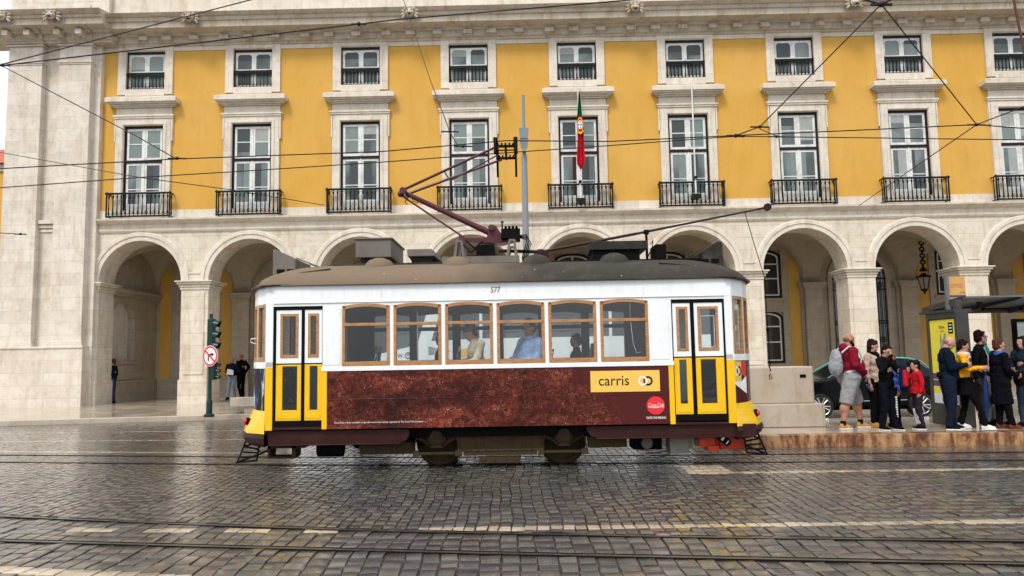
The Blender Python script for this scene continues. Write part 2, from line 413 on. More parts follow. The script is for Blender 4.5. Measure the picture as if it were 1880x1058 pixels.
def copy_tree(o, parent, off=(0, 0, 0)):
    c = o.copy(); COL.objects.link(c); c.parent = parent; c.location = o.location + Vector(off)
    ORG[c.name] = org(o) + Vector(off)
    for ch in list(o.children): copy_tree(ch, c)
    return c
def text_verts(mb, txt, size, origin, ax=(1, 0, 0), up=(0, 0, 1), shear=0, depth=.003, bold=0, mirror=False, align='CENTER', width=None):
    cu = bpy.data.curves.new('t', 'FONT'); cu.body = txt; cu.size = size; cu.extrude = 0; cu.shear = shear
    cu.align_x = align; cu.align_y = 'CENTER'; cu.offset = bold; cu.resolution_u = 3
    ob = bpy.data.objects.new('t', cu); COL.objects.link(ob)
    dg = bpy.context.evaluated_depsgraph_get(); me = bpy.data.meshes.new_from_object(ob.evaluated_get(dg))
    ax, up, o = Vector(ax), Vector(up), Vector(origin); nrm = ax.cross(up)
    kx = -1 if mirror else 1
    xs = [v.co.x for v in me.vertices]
    sx = width / (max(xs) - min(xs)) if width else 1
    vs = [o + ax * v.co.x * kx * sx + up * v.co.y + nrm * depth for v in me.vertices]
    mb.add(vs, [tuple(p.vertices) for p in me.polygons])
    bpy.data.objects.remove(ob); bpy.data.curves.remove(cu); bpy.data.meshes.remove(me)
    return mb
# ------------------------------------------------------------------ ground
PZ, KZ = .15, .22          # arcade pavement height, tram stop platform height
mb = MB(); mb.add([(-400, -200, -.016), (400, -200, -.016), (400, 600, -.016), (-400, 600, -.016)], [(0, 1, 2, 3)])
struct(mb.build('ground', M['joint'], fix=False, smooth=0))
# rails: (polyline of (x, y)) for each rail
NEAR_A = [(-22, 10.6), (-12, 8.75), (-5.19, 7.45), (-2.51, 7.03), (-.11, 6.68), (2.04, 6.40), (3.98, 6.15), (9, 5.55), (16, 4.8)]
NEAR_B = [(-22, 11.75), (-12, 9.85), (-5.97, 8.62), (-3.6, 8.06), (-1.43, 7.62), (1.42, 7.2), (4.47, 6.86), (9, 6.3), (16, 5.6)]
TRAM_A = [(-30, 17.0), (-15, 14.35), (-8.33, 13.2), (-4.2, 12.5), (-1.4, 12.15), (.6, 12.1), (2.1, 12.0), (7.7, 11.66), (18, 11.1)]
TRAM_B = [(x, y + .92) for x, y in TRAM_A]
FAR_A = [(-30, 16.2), (-9, 15.9), (-3, 15.7), (3, 15.6)]
RAILS = [NEAR_A, NEAR_B, TRAM_A, TRAM_B]
def yat(line, x):
    for (x0, y0), (x1, y1) in zip(line, line[1:]):
        if x0 <= x <= x1: return y0 + (y1 - y0) * (x - x0) / (x1 - x0)
    return None
# cream sett lines: polyline, half width, x-range pieces
LINES = [([(-1.35, 7.66), (5, 7.64), (16, 7.6)], .075), ([(2.75, 10.93), (7.2, 10.88), (16, 10.8)], .075),
         ([(-30, 17.3), (-11.9, 16.95), (-6, 16.55), (0, 16.3)], .06), ([(-30, 15.5), (-10.5, 15.0), (-5.3, 14.15), (-4.5, 14.0)], .07),
         ([(-30, 19.2), (-13.3, 18.95), (-7.1, 18.75), (3, 18.6)], .05), ([(-12, 7.9), (-4.4, 6.40), (-3.1, 6.15), (-2.2, 5.95)], .10)]
DASH = [(-6.6, -6.05), (-4.85, -4.3), (-3.9, -3.36), (-3.04, -2.62), (-2.2, -1.8)]
def dash_y(x): return 7.63 + max(0, -x - 1.5) * .078
def cream(x, y):
    for ln, hw in LINES:
        yy = yat(ln, x)
        if yy is not None and abs(y - yy) < hw + .01: return True
    for a_, b_ in DASH:
        if a_ <= x <= b_ and abs(y - dash_y(x)) < .08: return True
    if 2.38 + (10.95 - y) * -.02 <= x <= 2.95 and 10.95 < y < 11.72: return True
    return False
vs, fs, cols, mi = [], [], [], []
def sett(x0, x1, y0, y1, mat, top=0.0, skew=0.0):
    b = len(vs); g = .0065; j = lambda: random.uniform(-.009, .009)
    o = [(x0 + g, y0 + g), (x1 - g, y0 + g), (x1 - g, y1 - g), (x0 + g, y1 - g)]
    o = [(x + j() + skew * (y - 9), y + j()) for x, y in o]
    cx, cy = sum(p[0] for p in o) / 4, sum(p[1] for p in o) / 4
    kf = .22 if y0 > 12.3 else 1.0 if y0 < 9 else .6
    h = top + random.uniform(-.006, .003) * kf; tx, ty = random.uniform(-.03, .03) * kf, random.uniform(-.02, .02) * kf
    def pt(p, k, z):
        x, y = cx + (p[0] - cx) * k, cy + (p[1] - cy) * k
        wx = .022 * math.sin(y * 1.7 + x * .6) + .012 * math.sin(y * 4.1 - x * 1.3) + .05 * math.sin(x * .35 + y * .5)
        return (x + wx, y, z + h + (x - cx) * tx + (y - cy) * ty)
    for k, z in ((1.0, -.015), (.975, -.002), (.90, .0)):
        for p in o: vs.append(pt(p, k, z))
    for r_ in (0, 4):
        for i in range(4): fs.append((b + r_ + i, b + r_ + (i + 1) % 4, b + r_ + 4 + (i + 1) % 4, b + r_ + 4 + i)); mi.append(mat)
    fs.append((b + 8, b + 9, b + 10, b + 11)); mi.append(mat)
    c = (random.random(), random.random(), 0, 1)
    cols.extend([c] * 12)
for ZONE, x in ((0, -23.0), (1, -12.0)):
  while x < 18.5:
    w_ = random.uniform(.112, .138) if ZONE == 0 else random.uniform(.15, .19)
    xc = x + w_ / 2
    kerb_y = 21.05 + (xc + 14.85) * .17 if xc < -7 else 22.45
    top_y = min(kerb_y, 24) if xc < 3.6 else 13.5
    blocks = [(3.9, top_y - .02)] if xc < 3.9 else [(3.9, 13.6 - .04 * (xc - 4.3))] + ([(17.0, 22.3)] if ZONE == 0 else [])
    # forbidden bands (rails) and line bands
    bands = sorted([(yat(r_, xc) - .055, yat(r_, xc) + .055) for r_ in RAILS if yat(r_, xc)])
    lb = []
    for ln, hw in LINES:
        yy = yat(ln, xc)
        if yy is not None: lb.append((yy - hw, yy + hw))
    for a_, b_ in DASH:
        if a_ <= xc <= b_: lb.append((dash_y(xc) - .09, dash_y(xc) + .09))
    if 2.36 <= xc <= 2.97: lb = [q for q in lb if not 10.8 < q[0] < 11] + [(10.86, 11.14), (11.14, 11.42), (11.42, 11.70)]
    for (ya, yb) in blocks:
        nb = yat(NEAR_B, xc) or 3.9
        if ZONE == 1: yb = min(yb, nb)
        else: ya = max(ya, nb)
        if yb <= ya: continue
        y = ya + random.uniform(0, .15)
        cuts = sorted([(p0, p1, 'r') for p0, p1 in bands if ya < p0 < yb] + [(p0, p1, 'c') for p0, p1 in lb if ya < p0 < yb])
        segs = []; cy_ = y
        for p0, p1, k in cuts:
            if p0 > cy_ + .05: segs.append((cy_, p0, 'n'))
            if k == 'c' and p1 > cy_: segs.append((max(cy_, p0), p1, 'c'))
            cy_ = max(cy_, p1)
        segs.append((cy_, yb, 'n'))
        for s0, s1, k in segs:
            if abs(xc) > s1 * .78 + 1.2: continue
            if k == 'c': 
                if s1 - s0 > .04: sett(x, x + w_, s0, s1, 1)
                continue
            n_ = max(1, round((s1 - s0) / (random.uniform(.185, .215) if ZONE == 0 else random.uniform(.2, .26)))); st_ = (s1 - s0) / n_
            ed = [s0] + [s0 + st_ * (q + random.uniform(-.16, .16)) for q in range(1, n_)] + [s1]
            for q in range(n_): sett(x, x + w_, ed[q], ed[q + 1], 0)
    x += w_
me = bpy.data.meshes.new('cobbled_road'); me.from_pydata(vs, [], fs)
me.materials.append(M['cobble']); me.materials.append(M['cobble_cream']); me.polygons.foreach_set('material_index', mi)
ca = me.color_attributes.new('tint', 'FLOAT_COLOR', 'POINT')
ca.data.foreach_set('color', [q for c in cols for q in c]); me.shade_smooth(); me.set_sharp_from_angle(angle=R(18))
o = bpy.data.objects.new('cobbled_road', me); COL.objects.link(o); struct(o)
# rails
def railmesh(line, name='tram_rail'):
    mb = MB()
    pts = []
    for (x0, y0), (x1, y1) in zip(line, line[1:]):
        n_ = max(1, int(abs(x1 - x0) / .8))
        for i in range(n_): pts.append((x0 + (x1 - x0) * i / n_, y0 + (y1 - y0) * i / n_))
    pts.append(line[-1])
    def off(d, z): return [(x, y + d, z) for x, y in pts]
    prof = [(-.055, -.015), (-.047, .006), (.004, .006), (.008, -.013), (.044, -.013), (.047, .003), (.055, .003), (.056, -.015)]
    for i, ((d0, z0), (d1, z1)) in enumerate(zip(prof, prof[1:])): mb.mat(1 if i in (0, 2, 3, 4, 6) else 0).strip(off(d0, z0), off(d1, z1))  # groove and flanks painted black, standing in for shade the shallow groove lacks
    return struct(mb.build(name, [M['steel'], M['black']], fix=False, smooth=20))
for r_ in RAILS: railmesh(r_)

# arcade pavement with kerb (left part visible) and tram stop platform (right)
mb = MB(); kk = [(-60, 13.4), (-14.85, 21.08), (-7, 22.42), (60, 22.5)]
mb.strip([(x, y + .16, PZ) for x, y in kk], [(x, 40, PZ) for x, y in kk])
struct(mb.build('pavement', M['pave'], fix=False, smooth=0))
mb = MB(); mb.strip([(x, y, -.03) for x, y in kk], [(x, y, PZ - .012) for x, y in kk]); mb.strip([(x, y, PZ - .012) for x, y in kk], [(x, y + .012, PZ + .003) for x, y in kk])
mb.strip([(x, y + .012, PZ + .003) for x, y in kk], [(x, y + .17, PZ + .003) for x, y in kk])
struct(mb.build('pavement_kerb', M['kerb_pale'], fix=False, smooth=0))
mb = MB()
mb.box(3.9, 13.72, .0, 30, 16.9, KZ - .002)
struct(mb.build('platform', M['pave'], smooth=0))
mb = MB(); mb.hexa([(3.85, 13.66, -.03), (30, 12.7, -.03), (30, 12.95, -.03), (3.85, 13.9, -.03), (3.85, 13.66, KZ), (30, 12.7, KZ), (30, 12.95, KZ + .001), (3.85, 13.9, KZ + .001)])
struct(mb.build('platform_kerb', M['kerb'], smooth=0, bevel=.012))
mb = MB(); mb.prism([(3.9, 13.85), (30, 12.9), (30, 13.74), (3.9, 13.74)], .1, KZ - .001, 'XY')
struct(mb.build('platform_edge_paving', M['pave'], smooth=0))

# ------------------------------------------------------------------ the arcaded building
YF = 28.2; NB = 11; SP = 4.257; CX = [-14.64 + SP * i for i in range(NB)]
WT = 1.1; AR = 1.6; ZS = 4.84; ZTOP = 7.28; YB = 33.2
XL, XR = -16.30, CX[-1] + SP / 2
bld = empty('arcaded_building', (0, YF, 0), 'long ochre building with white stone arcade, tall windows and iron balconies behind the tram', 'building')
# --- spandrel wall over the arches
mb = MB()
N = 28
for c in CX:
    xs = [c - SP / 2] + [c - AR * math.cos(math.pi * i / N) for i in range(N + 1)] + [c + SP / 2]
    zs = [ZS] + [ZS + AR * math.sin(math.pi * i / N) for i in range(N + 1)] + [ZS]
    if c == CX[0]: xs[0] = XL
    for yy in (YF, YF + WT):
        mb.strip([(x, yy, z) for x, z in zip(xs, zs)], [(x, yy, 6.80) for x in xs])
    mb.strip([(x, YF, z) for x, z in zip(xs[1:-1], zs[1:-1])], [(x, YF + WT, z) for x, z in zip(xs[1:-1], zs[1:-1])])
mb.build('arcade_wall', M['stone'], bld, fix=False, smooth=35)
# --- archivolt ring (one, copied)
def archivolt(c):
    mb = MB()
    prof = [(AR - .0, .0), (AR + .0, -.05), (AR + .17, -.05), (AR + .175, -.085), (AR + .30, -.085), (AR + .34, -.03), (AR + .34, .01)]
    rows = []
    for (r_, p) in prof:
        row = [(c - r_ * math.cos(math.pi * i / 36), YF + p, ZS + .0 + r_ * math.sin(math.pi * i / 36)) for i in range(37)]
        rows.append(row)
    for a_, b_ in zip(rows, rows[1:]): mb.strip(a_, b_)
    # keystone joint and springers
    for sg in (-1, 1):
        x0, x1 = c + sg * (AR + .30), c + sg * SP / 2
        if c == CX[0] and sg < 0: x1 = XL
        mb.box(x0, YF - .045, ZS, x1, YF + .01, ZS + .30)
        mb.box(x0, YF - .075, ZS + .27, x1, YF + .01, ZS + .325)
    return mb
a0 = archivolt(CX[0]).build('arch', M['stone_plain'], bld, at=(CX[0], YF, 0), smooth=25)
a1 = archivolt(CX[1]).build('arch', M['stone_plain'], bld, at=(CX[1], YF, 0), smooth=25)
for c in CX[2:]: copy_tree(a1, bld, (c - CX[1], 0, 0))
# --- piers
def pier(x0, x1, left_end=False):
    mb = MB()
    mb.box(x0 + .0, YF + .002, 1.0, x1, YF + WT - .002, ZS - .3)
    mb.box(x0 - .03, YF - .07, PZ - .1, x1 + .03, YF + WT + .05, 1.06)          # plinth
    fx0 = x0 + (.15 if not left_end else .02)
    mb.box(fx0, YF - .03, 1.25, x1 - .15, YF + .004, 4.38)                       # raised panel
    for z0, z1, p in ((4.50, 4.60, .035), (4.60, 4.70, .07), (4.70, 4.79, .13), (4.79, ZS + .002, .19)):
        mb.box(x0 - p, YF - p, z0, x1 + p, YF + WT + p, z1)                      # impost mouldings
    return mb
p0 = pier(XL, CX[0] - AR, True).build('pier', M['stone'], bld, at=(CX[0] - SP / 2, YF, 0), smooth=0, bevel=.012)
p1 = pier(CX[0] + AR, CX[1] - AR).build('pier', M['stone'], bld, at=(CX[0] + SP / 2, YF, 0), smooth=0, bevel=.012)
for i in range(1, NB): copy_tree(p1, bld, (SP * i, 0, 0))
# --- string course: extruded profile
def profile_run(prof, x0, x1, name, mat, top_back=0.0, **kw):
    mb = MB(); pts = [(YF - p, z) for p, z in prof] + [(YF + .05, prof[-1][1]), (YF + .05, prof[0][1])]
    mb.prism(pts, x0, x1, 'YZ'); return mb.build(name, mat, bld, smooth=20, **kw)
profile_run([(0.0, 6.74), (.05, 6.76), (.09, 6.82), (.10, 6.89), (.04, 6.905), (.045, 7.06), (.10, 7.09), (.22, 7.14), (.30, 7.20), (.31, 7.27), (.0, 7.30)], XL + .02, XR, 'string_course', M['stone_plain'])
# --- upper wall
mb = MB(); mb2 = MB(); HW = .775
for c in CX:
    l = XL if c == CX[0] else c - SP / 2
    r_ = c + SP / 2
    for x0, x1 in ((l, c - HW), (c + HW, r_)): mb2.box(x0, YF, 7.62, x1, YF + .5, 14.02)
    mb2.box(c - HW, YF, 11.02, c + HW, YF + .5, 12.47)
mb2.build('plaster_wall', M['plaster'], bld, smooth=0)
mb.box(XL, YF - .03, 7.27, XR, YF + .5, 7.63)
mb.box(XL, YF - .04, 14.02, XR, YF + .5, 14.40)
mb.build('stone_band', M['stone_plain'], bld, smooth=0)
# --- cornice
corn = [(.04, 14.18), (.10, 14.20), (.12, 14.27), (.20, 14.29), (.22, 14.31), (.22, 14.50), (.34, 14.52), (.38, 14.58), (.62, 14.60), (.78, 14.64), (.80, 14.86), (.86, 14.88), (.90, 14.97), (1.02, 15.05), (1.08, 15.12), (.2, 15.30)]
profile_run(corn, XL + .02, XR, 'cornice', M['stone_cornice'])
mb = MB()
mb.box(XL + .3, YF - .40, 14.33, XL + .66, YF, 14.505); mb.box(XL + .34, YF - .33, 14.29, XL + .62, YF, 14.33)
br0 = mb.build('cornice_bracket', M['stone_cornice'], bld, at=(XL + .3, YF, 14.3), smooth=0, bevel=.02)
for k in range(1, 44): copy_tree(br0, bld, (1.0642 * k + (.12 if k % 3 == 1 else 0), 0, 0))
mb = MB(); mb.box(XL, YF - .12, 15.2, XR, YF + .4, 17.2)
mb.box(XL, YF - .18, 15.2, XR, YF - .1, 15.42)
mb.box(XL, YF - .18, 16.4, XR, YF - .1, 16.6)
mb.build('parapet', M['stone_plain'], bld, smooth=0)
# lion masks on the cornice
def lion(c, y, z):
    mb = MB()
    mb.ell((c, y - .02, z), (.17, .13, .17)); mb.ell((c, y - .13, z - .05), (.09, .09, .08))
    for sg in (-1, 1):
        mb.ell((c + sg * .09, y - .13, z - .04), (.05, .05, .05), 8, 6); mb.ell((c + sg * .07, y - .12, z + .08), (.045, .04, .03), 8, 6)
        mb.ell((c + sg * .15, y - .03, z + .15), (.06, .05, .07), 8, 6)
        for k in range(5):
            a_ = R(-50 + k * 35); mb.ell((c + sg * (.20 + .07 * math.cos(a_)), y + .02, z + .20 * math.sin(a_)), (.11, .07, .05), 8, 6, Matrix.Rotation(-sg * a_, 3, 'Y'))
    mb.mat(1).ell((c, y - .17, z - .115), (.06, .05, .03), 8, 6)
    return mb
l0 = lion(-12.5, YF - 1.0, 14.92).build('lion_mask', [M['stone_cornice'], M['black']], bld, at=(-12.5, YF - 1, 14.92), smooth=60)
for x in (-4.03, 4.59, 12.94, 21.4): copy_tree(l0, bld, (x + 12.5, 0, 0))
for x in (-19.5, -17.6): copy_tree(l0, bld, (x + 12.5, -.40, .02))

# --- windows of the two upper floors
def window_lower(c):
    yw = YF + .05
    s_ = MB()
    for sg in (-1, 1):
        s_.box(c + sg * .775, YF - .10, 7.30, c + sg * 1.09, YF + .22, 11.27)
        s_.box(c + sg * .80, YF - .125, 7.30, c + sg * .90, YF - .10, 11.10)
        s_.box(c + sg * 1.06, YF - .10, 10.36, c + sg * 1.145, YF + .02, 11.27)
    s_.box(c - .775, YF - .10, 11.00, c + .775, YF + .22, 11.27)
    s_.box(c - .80, YF - .125, 11.02, c + .80, YF - .10, 11.10)
    s_.box(c - 1.16, YF - .14, 11.27, c + 1.16, YF + .02, 11.34); s_.box(c - 1.19, YF - .17, 11.34, c + 1.19, YF + .02, 11.41)
    s_.box(c - 1.10, YF - .07, 11.41, c + 1.10, YF + .02, 11.73)
    s_.box(c - HW, YF - .02, 7.28, c + HW, YF + .4, 7.36)
    sur = s_.build('window_surround', M['stone_plain'], bld, at=(c, YF, 0), smooth=0, bevel=.008)
    h = MB()
    for z0, z1, p, w_ in ((11.70, 11.76, .14, 1.16), (11.76, 11.82, .24, 1.24), (11.82, 11.86, .36, 1.33), (11.86, 12.03, .42, 1.39)):
        h.box(c - w_, YF - p, z0, c + w_, YF + .01, z1)
    h.hexa([(c - 1.39, YF - .42, 12.03), (c + 1.39, YF - .42, 12.03), (c + 1.39, YF, 12.03), (c - 1.39, YF, 12.03),
            (c - 1.13, YF - .20, 12.14), (c + 1.13, YF - .20, 12.14), (c + 1.13, YF, 12.14), (c - 1.13, YF, 12.14)])
    hood = h.build('window_hood', M['stone_plain'], bld, at=(c, YF, 0), smooth=0, bevel=.008)
    w = MB()
    w.box(c - .775, yw - .02, 7.36, c - .70, yw + .05, 11.0); w.box(c + .70, yw - .02, 7.36, c + .775, yw + .05, 11.0)
    w.box(c - .70, yw - .02, 10.90, c + .70, yw + .05, 11.0); w.box(c - .70, yw - .03, 9.52, c + .70, yw + .05, 9.63)
    win = w.build('window', M['dark_frame'], bld, at=(c, YF, 0), smooth=0)
    f = MB()
    for z0, z1 in ((7.40, 9.52), (9.63, 10.90)):
        for x0, x1 in ((c - .70, c - .61), (c - .105, c - .008), (c + .008, c + .105), (c + .61, c + .70)): f.box(x0, yw, z0, x1, yw + .04, z1)
        for x0, x1 in ((c - .61, c - .105), (c + .105, c + .61)):
            f.box(x0, yw + .001, z0, x1, yw + .039, z0 + (.10 if z0 > 8 else .5)); f.box(x0, yw + .001, z1 - .09, x1, yw + .039, z1)
            zm = (z0 + z1) / 2 + .02; f.box(x0, yw + .006, zm - .018, x1, yw + .034, zm + .018)
            if z0 < 8: f.box(x0, yw + .006, 8.35, x1, yw + .034, 8.38)
    f.box(c - .03, yw - .02, 7.40, c + .03, yw, 9.52); f.box(c - .025, yw - .015, 9.63, c + .025, yw, 10.90)
    f.build('frame', M['white_frame'], win, at=(c, YF, 0), smooth=0)
    g = MB(); g.box(c - .70, yw + .02, 7.36, c + .70, yw + .03, 10.95); g.build('pane', M['pane'], win, at=(c, YF, 0), smooth=0)
    return [sur, hood, win]
def baluster(mb, x, y, z0, z1, r=.019, n=6):
    h = z1 - z0
    pr = [(r, 0), (r * .7, h * .08), (r * 1.9, h * .14), (r * 1.2, h * .20), (r * .9, h * .5), (r * .7, h * .78), (r * 1.5, h * .84), (r * 1.6, h * .90), (r * .8, h * .93), (r, h)]
    mb.lathe([(a_, b_) for a_, b_ in pr], (x, y, z0), n)
def balcony(c):
    b = MB(); y0 = YF - .34; z0, z1 = 7.33, 8.22
    for sg in (-1, 1):
        b.box(c + sg * 1.24, y0, z0, c + sg * 1.205, YF - .02, z0 + .03); b.box(c + sg * 1.25, y0 - .01, z1, c + sg * 1.20, YF - .02, z1 + .035)
        b.box(c + sg * 1.245, y0 - .012, z0 - .03, c + sg * 1.20, y0 + .03, z1 + .04)
        b.ell((c + sg * 1.222, y0 + .01, z1 + .06), (.03, .03, .035), 8, 6)
        baluster(b, c + sg * 1.222, y0 + .17, z0, z1)
    b.box(c - 1.22, y0 - .01, z0 - .01, c + 1.22, y0 + .045, z0 + .045); b.box(c - 1.27, y0 - .03, z1 - .01, c + 1.27, y0 + .06, z1 + .05)
    b.box(c - 1.22, y0 + .01, z0 + .10, c + 1.22, y0 + .025, z0 + .115)
    b.box(c - 1.22, y0 + .01, z1 - .08, c + 1.22, y0 + .025, z1 - .065)
    for k in range(15): baluster(b, c - 1.22 + 2.44 * (k + .5) / 15, y0 + .017, z0 + .02, z1, .023)
    # scroll work low between the balusters
    for k in range(5):
        xc = c - .6 + .3 * k
        b.tube([(xc + .07 * math.cos(t), y0 + .05, 7.50 + .06 * math.sin(t)) for t in [i * math.pi / 4 for i in range(9)]], .009, 4)
    return b.build('balcony_railing', M['iron'], bld, at=(c, YF, 0), smooth=50)
def window_upper(c):
    yw = YF + .07; s_ = MB()
    for sg in (-1, 1):
        s_.box(c + sg * .77, YF - .08, 12.25, c + sg * 1.09, YF + .24, 14.05); 
    s_.box(c - 1.09, YF - .08, 14.05, c + 1.09, YF + .24, 14.19); s_.box(c - .77, YF - .08, 12.20, c + .77, YF + .24, 12.47)
    sur = s_.build('window_surround', M['stone_plain'], bld, at=(c, YF, 0), smooth=0, bevel=.008)
    w = MB(); w.box(c - .77, yw - .04, 12.47, c - .73, yw + .05, 14.05); w.box(c + .73, yw - .04, 12.47, c + .77, yw + .05, 14.05)
    w.box(c - .73, yw - .04, 13.93, c + .73, yw + .05, 14.05)
    win = w.build('window', M['dark_frame'], bld, at=(c, YF, 0), smooth=0)
    f = MB()
    for x0, x1 in ((c - .73, c - .64), (c - .09, c + .09), (c + .64, c + .73)): f.box(x0, yw, 12.47, x1, yw + .04, 13.93)
    for x0, x1 in ((c - .64, c - .09), (c + .09, c + .64)):
        f.box(x0, yw + .001, 13.84, x1, yw + .039, 13.93); f.box(x0, yw + .001, 13.14, x1, yw + .039, 13.24); f.box(x0, yw + .001, 12.47, x1, yw + .039, 12.60)
        for xa, xb, sg in ((x0, x0 + .1, 1), (x1 - .1, x1, -1)):       # rounded pane corners
            xe = x0 if sg > 0 else x1
            f.prism([(xe, 13.84), (xe + sg * .10, 13.84), (xe + sg * .03, 13.81), (xe, 13.74)], yw + .002, yw + .038)
    f.build('frame', M['white_frame'], win, at=(c, YF, 0), smooth=0)
    g = MB(); g.box(c - .73, yw + .02, 12.47, c + .73, yw + .03, 13.95); g.build('pane', M['pane'], win, at=(c, YF, 0), smooth=0)
    b = MB(); y0 = YF - .02
    b.box(c - .77, y0 - .01, 13.06, c + .77, y0 + .04, 13.16); b.box(c - .77, y0, 12.48, c + .77, y0 + .03, 12.51)
    b.box(c - .77, y0 + .01, 13.01, c + .77, y0 + .02, 13.03)
    for k in range(11): baluster(b, c - .77 + 1.54 * (k + .5) / 11, y0 + .015, 12.5, 13.08, .022)
    rail = b.build('window_railing', M['iron'], bld, at=(c, YF, 0), smooth=50)
    return [sur, win, rail]
first = window_lower(CX[0]) + [balcony(CX[0])] + window_upper(CX[0])
LOWS, UPS = [first[2]], [first[5]]
for c in CX[1:]:
    cp = [copy_tree(o, bld, (c - CX[0], 0, 0)) for o in first]
    LOWS.append(cp[2]); UPS.append(cp[5])
blind = [paint('pale_roller_blind', (.34, .35, .33), .7), paint('grey_green_curtain', (.20, .245, .225), .8), paint('dark_red_curtain', (.06, .008, .010), .8), paint('dim_room', (.055, .064, .066), .3)]
for i, c in enumerate(CX):                       # every window shows its own blinds, curtains and dark panes
    rng = random.Random(i * 7 + 3); yw = YF + .05
    for sx in (-1, 1):
        xa, xb = (c - .61, c - .105) if sx < 0 else (c + .105, c + .61)
        t_ = MB(); z_ = rng.choice((9.9, 10.25, 10.5, 9.64)); t_.box(xa, yw + .012, z_, xb, yw + .019, 10.85)
        t_.build('blind', blind[rng.choice((0, 1, 1, 3))], LOWS[i], at=(c, YF, 0), smooth=0)
        t_ = MB(); x_ = rng.uniform(.12, .34); t_.box(xb - x_ if sx < 0 else xa, yw + .012, 7.9, xb if sx < 0 else xa + x_, yw + .019, 9.44)
        t_.build('curtain', blind[2 if i == 4 and sx < 0 else rng.choice((1, 3, 3, 0))], LOWS[i], at=(c, YF, 0), smooth=0)
        if rng.random() < .7:
            t_ = MB(); z_ = rng.uniform(13.3, 13.7); t_.box((c - .64) if sx < 0 else c + .09, YF + .082, z_, (c - .09) if sx < 0 else c + .64, YF + .089, 13.86)
            t_.build('blind', blind[rng.choice((0, 3, 3))], UPS[i], at=(c, YF, 0), smooth=0)

# --- corner pavilion with giant pilasters at the left
XT0, XT1 = -19.80, XL
mb = MB()
mb.box(XT0 + .02, YF - .22, .1, XT1 - .42, YF + 5.2, 15.2); mb.box(XT1 - .42, YF - .22, .1, XT1, YF + .9, 15.2)
for x0, x1 in ((-19.80, -18.47), (-17.80, -16.56)):
    mb.box(x0, YF - .50, 2.55, x1, YF - .1, 14.2)
    mb.box(x0 - .05, YF - .56, 13.42, x1 + .05, YF - .1, 13.50); mb.box(x0 - .02, YF - .53, 13.36, x1 + .02, YF - .1, 13.42)
    mb.box(x0 - .06, YF - .58, 14.1, x1 + .06, YF - .1, 14.17)
    for z0, z1, p in ((2.36, 2.44, .10), (2.44, 2.52, .07), (2.52, 2.60, .03)): mb.box(x0 - p, YF - .50 - p, z0, x1 + p, YF - .1, z1)
mb.box(XT0 - .05, YF - .62, PZ - .1, -16.42, YF - .1, 2.37); mb.box(XT0 - .07, YF - .66, 2.32, -16.40, YF - .1, 2.40)
for z0, z1, p in ((6.80, 6.90, .06), (6.95, 7.08, .10), (7.10, 7.25, .18)): mb.box(-18.47, YF - .22 - p, z0, -17.80, YF - .1, z1)
mb.box(XT0 - .1, YF - .35, 15.2, -16.0, YF + 3, 17.2); mb.box(XT0 - .1, YF - .42, 16.3, -16.6, YF, 16.5)
mb.box(XT0 - .0, YF - .45, 15.2, -16.7, YF, 15.8)
mb.build('corner_pavilion', M['stone_tower'], bld, smooth=0, bevel=.012)
mb = MB(); pts = [(YF - p - .42, z + .03) for p, z in corn] + [(YF + .05, corn[-1][1] + .03), (YF + .05, 14.2)]
mb.prism(pts, XT0 - .75, XL + .55, 'YZ'); mb.prism([(YF - p - .5, z) for p, z in corn[:10]] + [(YF, 14.64), (YF, 14.2)], -17.85, -16.45, 'YZ')
mb.prism([(YF - p - .5, z) for p, z in corn[:10]] + [(YF, 14.64), (YF, 14.2)], -19.9, -18.40, 'YZ')
for x in (-19.6, -18.75, -17.6, -16.75): mb.box(x - .1, YF - 1.12, 14.33, x + .12, YF - .3, 14.52)
mb.build('cornice', M['stone_cornice'], bld, smooth=20)

# --- inside the arcade: back wall, end wall with niche, vaults, inner windows, gates
mb = MB(); YI = YF + WT
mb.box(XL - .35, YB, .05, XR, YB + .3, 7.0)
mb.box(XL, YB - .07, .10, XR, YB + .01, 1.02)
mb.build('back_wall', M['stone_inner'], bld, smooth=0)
e_ = MB(); XE = -16.42
NY0, NY1, NZ0, NZS, rN = 29.55, 31.30, 1.80, 3.45, .875
ncy = (NY0 + NY1) / 2; NN = 14
arc = [(ncy - rN * math.cos(math.pi * i / NN), NZS + rN * math.sin(math.pi * i / NN)) for i in range(NN + 1)]
e_.strip([(XE, YI - .05, .1), (XE, NY0, .1)], [(XE, YI - .05, 7), (XE, NY0, 7)]); e_.strip([(XE, NY1, .1), (XE, YB, .1)], [(XE, NY1, 7), (XE, YB, 7)])
e_.strip([(XE, NY0, .1), (XE, NY1, .1)], [(XE, NY0, NZ0), (XE, NY1, NZ0)])
e_.strip([(XE, y, z) for y, z in arc], [(XE, y, 7) for y, z in arc])
out = [(NY0, NZ0)] + arc + [(NY1, NZ0), (NY0, NZ0)]
e_.strip([(XE, y, z) for y, z in out], [(XE - .35, y, z) for y, z in out]); e_.add([(XE - .35, y, z) for y, z in out[:-1]], [tuple(range(len(out) - 1))])
e_.box(XE, YI, .1, XE + .07, YB, 1.02); e_.box(XE, NY0 - .1, 1.05, XE + .05, NY1 + .1, 1.70); e_.box(XE, NY0 - .15, 1.70, XE + .12, NY1 + .15, 1.80)
e_.box(XE, YI, 4.47, XE + .16, YB, 4.60); e_.box(XE, YI, 4.60, XE + .24, YB, 4.76)
e_.build('end_wall', M['stone_inner'], bld, fix=False, smooth=0)
